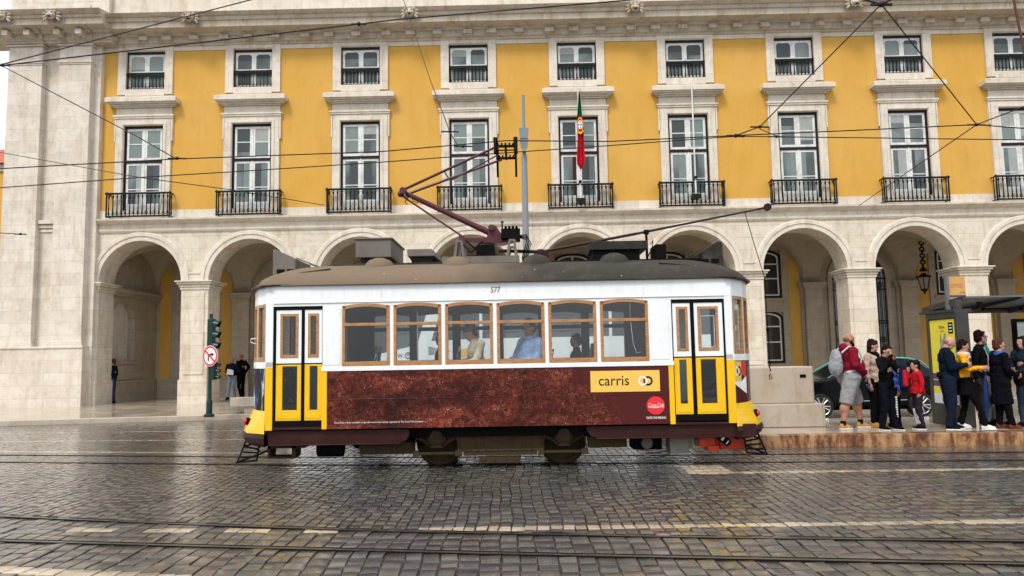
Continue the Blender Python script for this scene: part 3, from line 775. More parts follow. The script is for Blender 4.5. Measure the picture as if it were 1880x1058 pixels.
# vault of one bay
def vault(c):
    mb = MB(); n = 22; hx = SP / 2; hy = (YB - YI) / 2; yc = (YI + YB) / 2; z0 = 4.76
    rx, ry = hx - .38, hy - .12
    def hz(x, y):
        a_ = 1.72 * math.sqrt(max(0, 1 - ((y - yc) / ry) ** 2)); b_ = 1.72 * math.sqrt(max(0, 1 - ((x - c) / rx) ** 2)) if abs(x - c) < rx else 0
        return z0 + max(a_, b_) + (.06 if abs(x - c) < rx else 0)
    xs = [c - hx, c - rx - .001] + [c - rx + 2 * rx * i / n for i in range(n + 1)] + [c + rx + .001, c + hx]
    ys = [YI - .02 + (YB - YI + .04) * i / n for i in range(n + 1)]
    vs_ = [(x, y, hz(x, y)) for y in ys for x in xs]; w_ = len(xs)
    mb.add(vs_, [(j * w_ + i, j * w_ + i + 1, (j + 1) * w_ + i + 1, (j + 1) * w_ + i) for j in range(n) for i in range(w_ - 1)])
    return mb.build('vault', M['vault'], bld, at=(c, YF, 0), fix=False, smooth=40)
v0 = vault(CX[0])
def inner_pilaster(c):
    mb = MB(); x = c + SP / 2
    mb.box(x - .38, YB - .34, .1, x + .38, YB + .01, 4.78); mb.box(x - .50, YB - .12, .1, x + .50, YB + .01, 4.78)
    mb.box(x - .42, YB - .40, .08, x + .42, YB + .01, 1.02)
    for z0, z1, p in ((4.46, 4.56, .04), (4.56, 4.66, .09), (4.66, 4.77, .14)): mb.box(x - .38 - p, YB - .34 - p, z0, x + .38 + p, YB, z1); mb.box(x - .50 - p, YB - .12 - p, z0 + .003, x + .50 + p, YB, z1 - .003)
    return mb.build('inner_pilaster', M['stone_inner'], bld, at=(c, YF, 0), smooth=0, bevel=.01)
ip0 = inner_pilaster(CX[0])
def yellow_strips(c, inner):
    mb = MB()
    for sg in (-1, 1):
        mb.box(c + sg * (SP / 2 - .50), YB - .03, 1.02, c + sg * inner, YB + .01, 6.6)
    mb.box(c - inner - .35, YB - .045, 4.47, c - inner + .02, YB, 4.76) ; mb.box(c + inner - .02, YB - .045, 4.47, c + inner + .35, YB, 4.76)
    return mb.build('plaster_panel', M['plaster'], bld, at=(c, YF, 0), smooth=0)
ys0 = yellow_strips(CX[0], 1.12)
def arched_frame(mb, c, y, z0, z1, hw, rise, t, d, n=8):
    pts = [(c - hw, z0), (c - hw, z1 - rise)] + [(c + hw * math.sin(-math.pi / 2 + math.pi * i / n), z1 - rise + rise * math.cos(-math.pi / 2 + math.pi * i / n)) for i in range(1, n)] + [(c + hw, z1 - rise), (c + hw, z0)]
    inn = [(c + (x - c) * (hw - t) / hw, z0 + t + (z - z0) * (z1 - z0 - 2 * t) / (z1 - z0)) for x, z in pts]
    mb.strip([(x, y, z) for x, z in pts], [(x, y, z) for x, z in inn]); mb.strip([(x, y, z) for x, z in pts], [(x, y + d, z) for x, z in pts]); mb.strip([(x, y, z) for x, z in inn], [(x, y + d, z) for x, z in inn])
    mb.strip([(pts[0][0], y, z0), (pts[-1][0], y, z0)], [(inn[0][0], y, z0 + t), (inn[-1][0], y, z0 + t)]); mb.strip([(inn[0][0], y, z0 + t), (inn[-1][0], y, z0 + t)], [(inn[0][0], y + d, z0 + t), (inn[-1][0], y + d, z0 + t)])
    return pts, inn
def inner_windows(c):
    s_ = MB(); s_.box(c - 1.12, YB - .10, 1.0, c - .82, YB, 6.35); s_.box(c + .82, YB - .10, 1.0, c + 1.12, YB, 6.35)
    s_.box(c - .82, YB - .10, 1.0, c + .82, YB, 1.22); s_.box(c - .95, YB - .15, 3.98, c + .95, YB, 4.12); s_.box(c - .82, YB - .10, 3.5, c + .82, YB, 3.99); s_.box(c - 1.12, YB - .10, 6.30, c + 1.12, YB, 6.6)
    sur = s_.build('inner_window_surround', M['stone_inner'], bld, at=(c, YF, 0), smooth=0, bevel=.01)
    res = [sur]
    for z0, z1 in ((1.24, 3.55), (4.14, 6.30)):
        f = MB(); f.mat(0); arched_frame(f, c, YB - .07, z0, z1, .80, .28, .09, .05); 
        w = f.build('inner_window', M['dark_frame'], bld, at=(c, YF, 0), fix=False, smooth=0)
        f = MB(); arched_frame(f, c, YB - .06, z0 + .09, z1 - .09, .71, .26, .06, .04)
        f.box(c - .04, YB - .06, z0 + .1, c + .04, YB - .02, z1 - .12)
        for zz in (z0 + (z1 - z0) * .40, z0 + (z1 - z0) * .70): f.box(c - .70, YB - .058, zz - .03, c + .70, YB - .02, zz + .03)
        f.build('frame', M['white_frame'], w, at=(c, YF, 0), fix=False, smooth=0)
        g = MB(); g.prism([(c - .79, z0 + .02), (c + .79, z0 + .02), (c + .79, z1 - .28), (c + .5, z1 - .1), (c, z1 - .02), (c - .5, z1 - .1), (c - .79, z1 - .28)], YB - .025, YB - .015)
        g.build('pane', M['pane_dark'], w, at=(c, YF, 0), smooth=0); res.append(w)
    return res
def gate(c):
    g = MB(); y = YB - .12; hw = 1.2; zt = 4.9
    s_ = MB(); arcp = [(c - 1.12 * math.cos(math.pi * i / 16), zt + 1.12 * math.sin(math.pi * i / 16)) for i in range(17)]
    arci = [(c - hw * math.cos(math.pi * i / 16), zt + hw * math.sin(math.pi * i / 16)) for i in range(17)]
    o_ = [(c - 1.40, .1)] + [(c - 1.40 * math.cos(math.pi * i / 16), zt + 1.40 * math.sin(math.pi * i / 16)) for i in range(17)] + [(c + 1.40, .1)]
    i_ = [(c - hw, .1)] + arci + [(c + hw, .1)]
    s_.strip([(x, YB - .12, z) for x, z in o_], [(x, YB - .12, z) for x, z in i_]); s_.strip([(x, YB - .12, z) for x, z in o_], [(x, YB, z) for x, z in o_]); s_.strip([(x, YB - .12, z) for x, z in i_], [(x, YB, z) for x, z in i_])
    sur = s_.build('gate_surround', M['stone_inner'], bld, at=(c, YF, 0), fix=False, smooth=0)
    bk = MB(); bk.prism([(c - hw, .15)] + arci + [(c + hw, .15)], YB - .02, YB - .012)
    for k in range(15):
        x = c - 1.13 + 2.26 * k / 14
        ztop = zt + math.sqrt(max(0, 1.40 - (x - c) ** 2)) - .02
        g.cyl((x, y + .04, .2), (x, y + .04, ztop), .018, n=6)
    for z in (.25, 1.3, 2.9, 3.0, 4.4, 4.9): g.box(c - 1.18, y + .02, z, c + 1.18, y + .06, z + .05)
    for z in (1.6, 2.2, 4.65, 5.15):
        for k in range(6):
            xc = c - .95 + .38 * k
            if z > 5 and abs(xc - c) > .8: continue
            g.tube([(xc + .11 * math.cos(t), y + .03, z + .11 * math.sin(t)) for t in [i * math.pi / 4 for i in range(9)]], .016, 4)
            g.tube([(xc + .05 * math.cos(t), y + .03, z + .05 * math.sin(t)) for t in [i * math.pi / 3 for i in range(7)]], .012, 4)
    gt = g.build('iron_gate', M['iron'], bld, at=(c, YF, 0), smooth=40)
    bk.build('dark_doorway', M['pane_dark'], bld, at=(c, YF, 0), smooth=0)
    return gt
iw = inner_windows(CX[2])
for i, c in enumerate(CX):
    if i: copy_tree(v0, bld, (SP * i, 0, 0)); copy_tree(ip0, bld, (SP * i, 0, 0))
    if i not in (0, 1, 7): copy_tree(ys0, bld, (SP * i, 0, 0))
    if i in (7,): gate(c)
    elif i not in (0, 1, 2): 
        for o in iw: copy_tree(o, bld, (c - CX[2], 0, 0))
# floors above close the arcade so it stays shaded
mb = MB(); mb.box(XL, YF + .5, 6.95, XR, YB + .3, 7.05); mb.box(XL, YF + .55, 17.1, XR, YB + 6, 17.25); mb.box(XL, YB + .3, 0, XR, YB + 6, 17.2)
mb.box(XR, YF, 0, XR + .3, YB, 17); mb.build('building_core', M['plaster'], bld, smooth=0)

# distant building at the far left and a low wall line
far = empty('distant_building', (-52, 70, 0), 'small slice of ochre building with red tiled roof far off at the left edge', 'building')
mb = MB(); mb.box(-66, 70, 0, -49.6, 84, 20.5); mb.build('wall', M['plaster'], far, smooth=0)
mb = MB(); mb.box(-66, 69.8, 20.5, -49.3, 84, 21.2); mb.build('cornice', M['stone_plain'], far, smooth=0)
mb = MB(); mb.prism([(69.3, 21.2), (84.5, 21.2), (77, 24.8)], -66, -49.2, 'YZ'); mb.build('roof', paint('red_roof_tiles', (.42, .12, .06), .8), far, smooth=0)
mb = MB()
for z in (5, 11): mb.box(-52, 69.9, z, -50.6, 70.05, z + 3)
mb.build('window', M['pane_dark'], far, smooth=0)
# ------------------------------------------------------------------ the tram
TC = Vector((-.34, 12.6, 0)); HWT = 1.2
tram = empty('tram', TC, 'old single-deck tram, white above, yellow and cola-brown below, crossing the cobbled street', 'tram')
def yo(s, d=0.0): return 12.6 + s * (HWT + d)       # s=-1 near side, +1 far side
def seg(mb, p, q, z0, z1, t=.05, out=0.0, ex=0.0):
    p, q = Vector((p[0], p[1], 0)), Vector((q[0], q[1], 0)); d = (q - p).normalized(); n = Vector((d.y, -d.x, 0))
    if n.dot((p + q) / 2 - TC) < 0: n = -n
    p = p - d * ex; q = q + d * ex
    A, B = p + n * out, q + n * out; C, D = q + n * (out - t), p + n * (out - t)
    if (B - A).cross(D - A).z < 0: A, B, C, D = B, A, D, C
    return mb.hexa([(v.x, v.y, z0) for v in (A, B, C, D)] + [(v.x, v.y, z1) for v in (A, B, C, D)])
RE = [(3.14, 1.2), (3.25, 1.19), (3.52, .86), (3.70, .48), (3.78, 0)]
LE = [(-3.83, 1.2), (-3.94, 1.19), (-4.19, .86), (-4.37, .48), (-4.45, 0)]
def endline(E_): return [(x, 12.6 - y) for x, y in E_] + [(x, 12.6 + y) for x, y in E_[-2::-1]]
REL, LEL = endline(RE), endline(LE)
WX = [(-2.757 + .7965 * k, -2.757 + .7965 * k + .735) for k in range(6)]
side = {}
for s in (-1, 1):
    def bx(mb, x0, x1, z0, z1, d=0.0, t=.05): mb.box(x0, yo(s, d), z0, x1, yo(s, d - t), z1)
    wht = MB()
    bx(wht, -3.06, 2.32, 2.545, 2.87); bx(wht, -3.83, -3.06, 2.60, 2.87); bx(wht, 2.32, 3.14, 2.60, 2.87)
    bx(wht, -3.06, WX[0][0], 1.58, 2.545); bx(wht, WX[5][1], 2.32, 1.58, 2.545)
    bx(wht, -3.04, WX[0][0] - .03, 1.64, 2.50, .008, .02); bx(wht, WX[5][1] + .03, 2.27, 1.64, 2.50, .008, .02)
    for k in range(5): bx(wht, WX[k][1], WX[k + 1][0], 1.58, 2.545)
    bx(wht, -3.07, 2.33, 1.545, 1.60, .022, .07); bx(wht, -3.07, 2.33, 1.60, 1.612, .012, .05)
    bx(wht, -3.83, 3.14, 2.598, 2.612, .018, .03)
    wht.box(-2.16, yo(s, .006), 2.615, -2.15, yo(s), 2.86); wht.box(1.89, yo(s, .006), 2.615, 1.90, yo(s), 2.86)
    if s > 0: bx(wht, -3.83, -3.06, .8, 2.6); bx(wht, 2.32, 3.14, .8, 2.6)
    # rivets on the plain panels
    for xa, xb in ((-3.05, WX[0][0] - .015), (WX[5][1] + .015, 2.29)):
        for k in range(12):
            z = 1.66 + .075 * k
            for x in (xa, xb): wht.ell((x, yo(s, .0), z), (.008, .006, .008), 6, 4)
        for k in range(5): wht.ell((xa + (xb - xa) * (k + .5) / 5, yo(s, .002), 2.52), (.008, .006, .008), 6, 4)
    for x in (-3.80, -3.3, -2.153, -1.2, -.3, .7, 1.895, 2.6, 3.08):
        for z in (2.64, 2.82): wht.ell((x + .02, yo(s, 0), z), (.007, .006, .007), 6, 4)
    wht.build('side_wall', M['tram_white'], tram, smooth=30, bevel=.004)
    yel = MB()
    bx(yel, -3.065, -2.985, .665, 1.545, .014, .06); yel.build('corner_post', M['tram_yellow'], tram, smooth=0, bevel=.006); yel = MB(); bx(yel, 2.245, 2.325, .655, 1.605, .014, .06)
    yel.build('corner_post', M['tram_yellow'], tram, smooth=0, bevel=.006)
    p_ = MB(); bx(p_, -2.985, 2.245, .70, 1.545, .008, .05); bx(p_, -2.985, 2.245, .665, .70, .016, .05); bx(p_, -2.985, 2.245, 1.105, 1.118, .013, .02)
    p_.build('advert_panel', M['ad'], tram, smooth=0, bevel=.004)
    g_ = MB(); g_.box(-3.90, yo(s, .045), 2.868, 3.21, yo(s, -.04), 2.892)
    g_.build('gutter', M['maroon'], tram, smooth=0)
# windows of the sides
def tram_window(x0, x1, s=-1):
    c = (x0 + x1) / 2; hw = (x1 - x0) / 2; y = yo(s, .012)
    f = MB(); f.mat(0)
    z0, z1, rise = 1.612, 2.580, .036
    n = 10
    pts = [(c - hw, z1 - rise)] + [(c - hw + 2 * hw * i / n, z1 - rise + rise * math.sin(math.pi * i / n)) for i in range(1, n)] + [(c + hw, z1 - rise)]
    lo = [(c + (x - c) * (hw - .045) / hw, z - .048) for x, z in pts]
    d = -s * .06
    f.strip([(x, y, z) for x, z in pts], [(x, y, z) for x, z in lo]); f.strip([(x, y, z) for x, z in lo], [(x, y + d, z) for x, z in lo]); f.strip([(x, y, z) for x, z in pts], [(x, y + d, z) for x, z in pts])
    # white filler between arch and header
    f.mat(1); f.strip([(x, yo(s, -.004), z - .01) for x, z in pts], [(x, yo(s, -.004), 2.60) for x, z in pts]); f.mat(0)
    for xa, xb in ((c - hw, c - hw + .045), (c + hw - .045, c + hw)): f.box(xa, y, z0, xb, y + d, z1 - rise)
    f.box(c - hw + .045, y, z0, c + hw - .045, y + d, z0 + .072)
    f.box(c - hw + .02, yo(s, .018), 2.232, c + hw - .02, y + d, 2.278)
    w = f.build('window', [M['tram_wood'], M['tram_white']], tram, at=(c, y, 0), smooth=30, bevel=.003)
    g = MB(); g.box(c - hw + .04, yo(s, -.02), 1.66, c + hw - .04, yo(s, -.024), z1 - .05)
    g.build('pane', M['glass'], w, at=(c, y, 0), smooth=0)
    return w
for s in (-1, 1):
    w0 = tram_window(*WX[0], s)
    for k in range(1, 6): copy_tree(w0, tram, (.7965 * k, 0, 0))
# doors (near side)
def leaf(x0, x1, ux0, ux1, lx0, lx1, s=-1, white_inner=False):
    y = yo(s, -.02); d = .035
    root = MB()
    root.mat(0)
    def frame(mb, X0, X1, Z0, Z1, ax0, ax1, az0, az1, yy=y, dd=d):
        mb.box(X0, yy, Z0, ax0, yy + dd, Z1); mb.box(ax1, yy, Z0, X1, yy + dd, Z1); mb.box(ax0, yy, Z0, ax1, yy + dd, az0); mb.box(ax0, yy, az1, ax1, yy + dd, Z1)
    frame(root, x0, x1, 1.675, 2.50, ux0, ux1, 1.76, 2.44)
    root.mat(1); frame(root, x0, x1, .80, 1.655, lx0, lx1, .96, 1.63)
    root.mat(2); root.box(x0, y + .002, 1.655, x1, y + d - .004, 1.675)
    root.mat(1); root.box(x0 + .03, y - .006, .83, x1 - .03, y + .001, .90)
    dr = root.build('door', [M['tram_white'], M['tram_yellow'], M['black']], tram, at=(x0, y, 0), smooth=0, bevel=.003)
    w = MB(); frame(w, ux0, ux1, 1.76, 2.44, ux0 + .042, ux1 - .042, 1.805, 2.40, y - .008, .03)
    if white_inner: w.mat(1); frame(w, ux0 + .05, ux1 - .05, 1.81, 2.30, ux0 + .062, ux1 - .062, 1.822, 2.288, y + .03, .015)
    w.build('window_frame', [M['tram_wood'], M['tram_white']], dr, at=(x0, y, 0), smooth=0, bevel=.003)
    g = MB(); g.box(ux0 + .03, y + .012, 1.79, ux1 - .03, y + .016, 2.41); g.box(lx0 - .01, y + .012, .95, lx1 + .01, y + .016, 1.64)
    g.build('pane', M['glass'], dr, at=(x0, y, 0), smooth=0)
    return dr
leaf(-3.785, -3.390, -3.72, -3.44, -3.685, -3.455); leaf(-3.342, -3.068, -3.29, -3.122, -3.262, -3.14)
leaf(2.338, 2.612, 2.397, 2.573, 2.42, 2.53); leaf(2.668, 3.108, 2.724, 3.04, 2.748, 2.98, white_inner=True)
for X0d, X1d, jambs in ((-3.83, -3.06, ((-3.83, -3.785), (-3.39, -3.342), (-3.068, -3.058))), (2.32, 3.142, ((2.322, 2.338), (2.612, 2.668), (3.108, 3.142)))):
    dk = MB()
    for x0, x1 in jambs: dk.box(x0, yo(-1, -.012), .72, x1, yo(-1, -.07), 2.53)
    dk.box(X0d, yo(-1, -.010), 2.50, X1d, yo(-1, -.08), 2.555); dk.box(X0d, yo(-1, -.01), .70, X1d, yo(-1, -.3), .785)
    dk.mat(1).box(X0d, yo(-1, 0), 2.555, X1d, yo(-1, -.05), 2.602)
    dk.build('door_frame', [M['black'], M['tram_white']], tram, smooth=0)

# the two rounded ends
def end(E_, sgn, name):
    w = MB()
    segs = list(zip(E_, E_[1:]))
    for i, (p, q) in enumerate(segs):
        seg(w, p, q, 2.60, 2.87, .05, 0, .002)
        seg(w, p, q, 1.60, 1.70, .05, .01 if i not in (0, 7) else 0, .002)
        if i in (0, 7): seg(w, p, q, 1.62, 2.60, .05, 0, .002)
        else:
            P, Q = Vector(p), Vector(q); D = (Q - P).normalized()
            if i in (1, 6, 2, 5): seg(w, P, P + D * .03, 1.70, 2.60); seg(w, Q - D * .03, Q, 1.70, 2.60)
    w.build('end_wall', M['tram_white'], tram, smooth=40, bevel=.003)
    for i, (p, q) in enumerate(segs):
        if i in (0, 7): continue
        P, Q = Vector(p), Vector(q); D = (Q - P).normalized(); a_, b_ = P + D * .03, Q - D * .03
        f = MB(); t = .045
        seg(f, a_, a_ + D * t, 1.70, 2.60, .045, .008); seg(f, b_ - D * t, b_, 1.70, 2.60, .045, .008)
        seg(f, a_ + D * t, b_ - D * t, 1.70, 1.775, .045, .008); seg(f, a_ + D * t, b_ - D * t, 2.55, 2.60, .045, .008)
        fr = f.build('end_window', M['tram_wood'], tram, smooth=0, bevel=.003)
        g = MB(); seg(g, a_, b_, 1.72, 2.58, .005, -.02); g.build('pane', M['glass'], fr, smooth=0)
    # yellow, printed and cream parts of the dash
    y_ = MB()
    for i in (0, 7): y_ = MB(); seg(y_, *segs[i], .66, 1.62, .05, .012, .004); y_.build('corner_post', M['tram_yellow'], tram, smooth=0)
    d_ = MB(); n = len(E_); C0 = TC
    def ring(z, out):
        r_ = []
        for k, (x, y) in enumerate(E_):
            if k in (0, n - 1): continue
            v = Vector((x, y)); nn = Vector(((x - (2.3 if sgn > 0 else -3.0)), y - 12.6)).normalized()
            if k in (1, n - 2): nn = Vector((0, .22 if y > 12.6 else -.22))
            r_.append((x + nn.x * out, y + nn.y * out, z))
        return r_
    d_.strip(ring(1.60, .0), ring(.93, .0))
    d_.build('dash_panel', [M['ad2'] if sgn < 0 else M['ad']], tram, fix=False, smooth=60)
    b_ = MB(); rr = [ring(.95, .0), ring(.93, .012), ring(.86, .045), ring(.76, .09), ring(.66, .13), ring(.60, .145), ring(.59, .13)]
    for r0, r1 in zip(rr, rr[1:]): b_.strip(r0, r1)
    b_.build('front_apron', M['tram_yellow'], tram, fix=False, smooth=60)
    m_ = MB(); rr = [ring(.61, .13), ring(.60, .165), ring(.54, .175), ring(.46, .14), ring(.41, .07), ring(.41, -.3)]
    for r0, r1 in zip(rr, rr[1:]): m_.strip(r0, r1)
    m_.build('bumper', M['maroon'], tram, fix=False, smooth=60)
    # lamp on the corner of the apron
    lx, ly = (3.69, 11.86) if sgn > 0 else (-4.37, 11.86)
    l_ = MB(); l_.mat(0).ell((lx, ly, .77), (.055, .055, .06), 12, 8); l_.mat(1).ell((lx + sgn * .022, ly - .022, .775), (.04, .04, .042), 12, 8)
    l_.build('signal_lamp', [M['black'], M['cocared']], tram, smooth=40)
    # slatted life guard below
    f = MB(); xo = 3.76 if sgn > 0 else -4.46
    xi = 3.42 if sgn > 0 else -4.10
    P0, P1 = Vector((xi, 11.62, 0)), Vector((xo, 11.95, 0))
    for fz in (0, .34, .67, 1.0):
        za = .36 - .17 * fz; zb = .36 - .24 * fz
        A = P0 + Vector((sgn * .02 * fz, -.02 * fz, za)); B = P1 + Vector((sgn * .09 * fz, -.06 * fz, zb))
        f.hexa([tuple(A + Vector((0, -.010, -.013))), tuple(B + Vector((0, -.010, -.013))), tuple(B + Vector((0, .010, -.013))), tuple(A + Vector((0, .010, -.013))),
                tuple(A + Vector((0, -.010, .013))), tuple(B + Vector((0, -.010, .013))), tuple(B + Vector((0, .010, .013))), tuple(A + Vector((0, .010, .013)))])
        Bm = Vector((B.x, 25.2 - B.y, B.z))
        if fz in (0, 1.0): f.cyl(B, Bm, .015, n=6)
    for P, dx in ((P0, .02), (P1, .09)):
        f.cyl(P + Vector((0, 0, .36)), P + Vector((sgn * dx, -.03, .19 if P is P0 else .12)), .014, n=6)
        f.cyl(P + Vector((0, 0, .38)), P + Vector((-sgn * .05, .05, .50)), .016, n=6)
    f.build('life_guard', M['black'], tram, smooth=0)
end(REL, 1, 'r'); end(LEL, -1, 'l')
def ext_sign(name, pts, y, d, mats): pass
# right-end decorations on the dash (emblem square, red and white corner)
dec = MB()
P, Q = Vector(REL[1]), Vector(REL[2]); D = (Q - P).normalized(); nrm = Vector((D.y, -D.x)); nrm = nrm if nrm.dot((P - Vector((-.3, 12.6)))) > 0 else -nrm
def onseg(u, z, k): v = P + D * u + nrm * k; return (v.x, v.y, z)
Ls = (Q - P).length
dec.mat(0).add([onseg(.0, 1.59, .004), onseg(.25, 1.59, .004), onseg(.25, 1.28, .004), onseg(.0, 1.28, .004)], [(0, 1, 2, 3)])
dec.mat(1).add([onseg(.25, 1.59, .004), onseg(Ls, 1.59, .004), onseg(Ls, 1.33, .004), onseg(.25, 1.38, .004)], [(0, 1, 2, 3)])
dec.mat(2).add([onseg(.0, 1.28, .006), onseg(.25, 1.28, .006), onseg(Ls, 1.36, .006), onseg(Ls, 1.08, .006), onseg(.01, 1.24, .006)], [(0, 4, 3, 2, 1)])
def emblem(mb, put, u, z, r, white, black):
    def ring(uc, r0, r1, k, n=24, a0=0, a1=360):
        A = [put(uc + r0 * math.cos(R(a0 + (a1 - a0) * i / n)), z + r0 * math.sin(R(a0 + (a1 - a0) * i / n)), k) for i in range(n + 1)]
        B = [put(uc + r1 * math.cos(R(a0 + (a1 - a0) * i / n)), z + r1 * math.sin(R(a0 + (a1 - a0) * i / n)), k) for i in range(n + 1)]
        mb.strip(A, B)
    mb.mat(black); ring(u + r * .55, r * .62, r, .005)
    mb.mat(white); ring(u - r * .55, r * .62, r, .006)
    mb.mat(black); ring(u + r * .55, r * .62, r, .007, 8, 150, 215)
emblem(dec, onseg, .13, 1.44, .075, 2, 3)
dec.build('dash_emblem', [M['signyel'], M['cocared'], M['chalk'], M['ink']], tram, fix=False, smooth=0)
# operator's sign, round drink badge, small print and fleet number on the side
def put(x, z, k): return (x, yo(-1, .009 + k), z)
sg_ = MB(); sg_.mat(0).box(1.05, yo(-1, .014), 1.158, 2.105, yo(-1, .006), 1.478)
sg_.mat(1); text_verts(sg_, 'carris', .225, (1.405, yo(-1, .0145), 1.325), width=.46)
emblem(sg_, lambda u, z, k: (u, yo(-1, .014 + k * .5), z), 1.885, 1.317, .072, 2, 1)
sg_.build('operator_sign', [M['signyel'], M['ink'], M['chalk']], tram, fix=False, smooth=0)
bd = MB(); bd.mat(0).add([put(2.03 + .138 * math.cos(2 * math.pi * i / 32), .943 + .138 * math.sin(2 * math.pi * i / 32), .006) for i in range(32)], [tuple(range(32))])
bd.mat(1); text_verts(bd, 'Coca-Cola', .095, (2.03, yo(-1, .017), .943), shear=.4, bold=.0, width=.235)
bd.tube([put(1.935, .925, .008), put(1.99, .905, .008), put(2.08, .912, .008)], .003, 4)
text_verts(bd, 'TASTE THE FEELING', .046, (2.03, yo(-1, .012), .757), bold=.001, width=.30)
bd.build('drink_badge', [M['cocared'], M['chalk']], tram, fix=False, smooth=0)
sp_ = MB(); text_verts(sp_, 'Coca-Cola, o disco vermelho e a garrafa contour são marcas registadas da The Coca-Cola Company', .038, (-2.19, yo(-1, .012), .762), width=1.36)
text_verts(sp_, '577', .11, (-.385, yo(-1, .008), 2.755), shear=.1) if False else None
sp_.build('small_print', M['chalk'], tram, fix=False, smooth=0)
fn = MB(); text_verts(fn, '577', .125, (-.387, yo(-1, .004), 2.752), shear=.15, width=.155); fn.build('fleet_number', M['lettergrey'], tram, fix=False, smooth=0)

# roof: rings from the eaves to the crown
FULL = [(x, y) for x, y in LEL[::-1]] + [(x, 12.6 - 1.2 + 0) for x in [-3.83 + 6.97 * k / 10 for k in range(1, 10)]] + [(x, y) for x, y in REL] + [(x, 13.8) for x in [3.14 - 6.97 * k / 10 for k in range(1, 10)]]
rf = MB(); NR = 14; rings = []
for k in range(NR + 1):
    t = k / NR
    z = 2.885 + .40 * (1 - (1 - t) ** 2.6) ** .62
    rg = []
    for x, y in FULL:
        sx = min(max(x, -2.6), 1.95); v = Vector((x, y)); S = Vector((sx, 12.6)); n_ = (v - S).normalized()
        v = v + n_ * .06
        q = v.lerp(S, t); rg.append((q.x, q.y, z))
    rings.append(rg)
nF = len(FULL)
eave = [(p[0], p[1], 2.872) for p in rings[0]]
allr = [[(TC.x + (p[0] - TC.x) * .985, 12.6 + (p[1] - 12.6) * .95, 2.872) for p in rings[0]], eave] + rings
vs_ = [p for r_ in allr for p in r_]
rf.add(vs_, [(a_ * nF + i, a_ * nF + (i + 1) % nF, (a_ + 1) * nF + (i + 1) % nF, (a_ + 1) * nF + i) for a_ in range(len(allr) - 1) for i in range(nF)])
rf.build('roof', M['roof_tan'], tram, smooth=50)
ed = MB()                                            # dark maroon bead round the ends
for E_ in (REL, LEL): ed.tube([(x + (.06 if E_ is REL else -.06) * (1 if 0 < i < 8 else .3), y + (y - 12.6) * .05, 2.875) for i, (x, y) in enumerate(E_)], .016, 6)
ed.build('roof_bead', M['maroon'], tram, smooth=40)
# raised seams near the ends
sm = MB()
for x0, x1, xe in ((-3.0, -3.9, -4.2), (2.2, 3.15, 3.5)):
    sm.tube([(x0, 11.62, 3.155), ((x0 + x1) / 2, 11.55, 3.09), (x1, 11.50, 2.975), (xe, 11.72, 2.93)], .012, 6)
sm.build('roof_seam', M['roof_dark'], tram, smooth=40)
# domed ventilators
dm = MB(); dm.lathe([(.255, -.06), (.25, 0.), (.225, .07), (.17, .125), (.08, .16), (.0, .165)], (-2.29, 12.0, 3.20), 20)
d0 = dm.build('roof_ventilator', M['roof_tan'], tram, at=(-2.29, 12.0, 3.17), smooth=50)
for x, dz in ((-1.02, 0), (.27, .01), (1.54, .01)): copy_tree(d0, tram, (x + 2.29, 0, dz))
# roof boxes, running boards and destination boxes
rb = MB(); rb.box(-2.72, 12.15, 3.40, -2.13, 13.45, 3.72); rb.box(-2.75, 12.12, 3.70, -2.10, 13.48, 3.73); rb.mat(1).box(-2.66, 12.25, 3.22, -2.19, 13.35, 3.40)
rb.build('resistor_box', [M['roof_grey'], M['roof_dark']], tram, smooth=0, bevel=.012)
rb = MB(); rb.hexa([(-1.85, 12.1, 3.40), (-1.40, 12.1, 3.40), (-1.32, 12.9, 3.36), (-1.85, 12.9, 3.36), (-1.86, 12.1, 3.52), (-1.45, 12.1, 3.52), (-1.40, 12.9, 3.50), (-1.86, 12.9, 3.50)])
rb.mat(1).box(-1.80, 12.2, 3.22, -1.45, 12.8, 3.40); rb.box(-3.1, 12.15, 3.24, -1.2, 12.2, 3.30)
rb.build('roof_box', [M['roof_grey'], M['roof_dark']], tram, smooth=0, bevel=.01)
rb = MB(); rb.box(1.17, 12.15, 3.455, 2.12, 12.95, 3.60); rb.mat(1).box(1.22, 12.2, 3.22, 2.0, 12.9, 3.455); rb.box(2.26, 12.2, 3.30, 2.44, 12.7, 3.54)
rb.box(.2, 12.15, 3.24, 3.0, 12.2, 3.29)
rb.build('resistor_box', [M['roof_dark'], M['black']], tram, smooth=0, bevel=.01)
def dest(poly, sgn, mat):
    mb = MB(); mb.prism(poly, 12.15, 13.05)
    xf = poly[0][0]
    x_in = min(p[0] for p in poly) if sgn < 0 else max(p[0] for p in poly)
    o_ = mb.build('destination_box', mat, tram, smooth=0, bevel=.008)
    h = MB()
    for k in range(2):
        xa = x_in + (.07 + .17 * k if sgn < 0 else -.07 - .17 * k - .13)
        h.box(xa, 12.142, poly[0][1] + .06, xa + .13, 12.15, poly[0][1] + .13)
    h.build('vent_hole', M['black'], o_, smooth=0)
dest([(-4.10, 3.10), (-4.10, 3.56), (-4.07, 3.57), (-3.80, 3.44), (-3.72, 3.40), (-3.72, 3.12)], -1, M['roof_grey'])
dest([(3.02, 3.14), (3.02, 3.40), (3.28, 3.56), (3.34, 3.56), (3.36, 3.53), (3.36, 3.10)], 1, M['roof_dark'])
br = MB(); br.cyl((-3.72, 12.2, 3.42), (-3.35, 12.2, 3.27), .012, n=6); br.cyl((-3.72, 12.95, 3.42), (-3.35, 12.95, 3.27), .012, n=6); br.cyl((-3.35, 12.2, 3.27), (-3.35, 12.95, 3.27), .012, n=6)
br.build('box_stay', M['roof_grey'], tram, smooth=0)
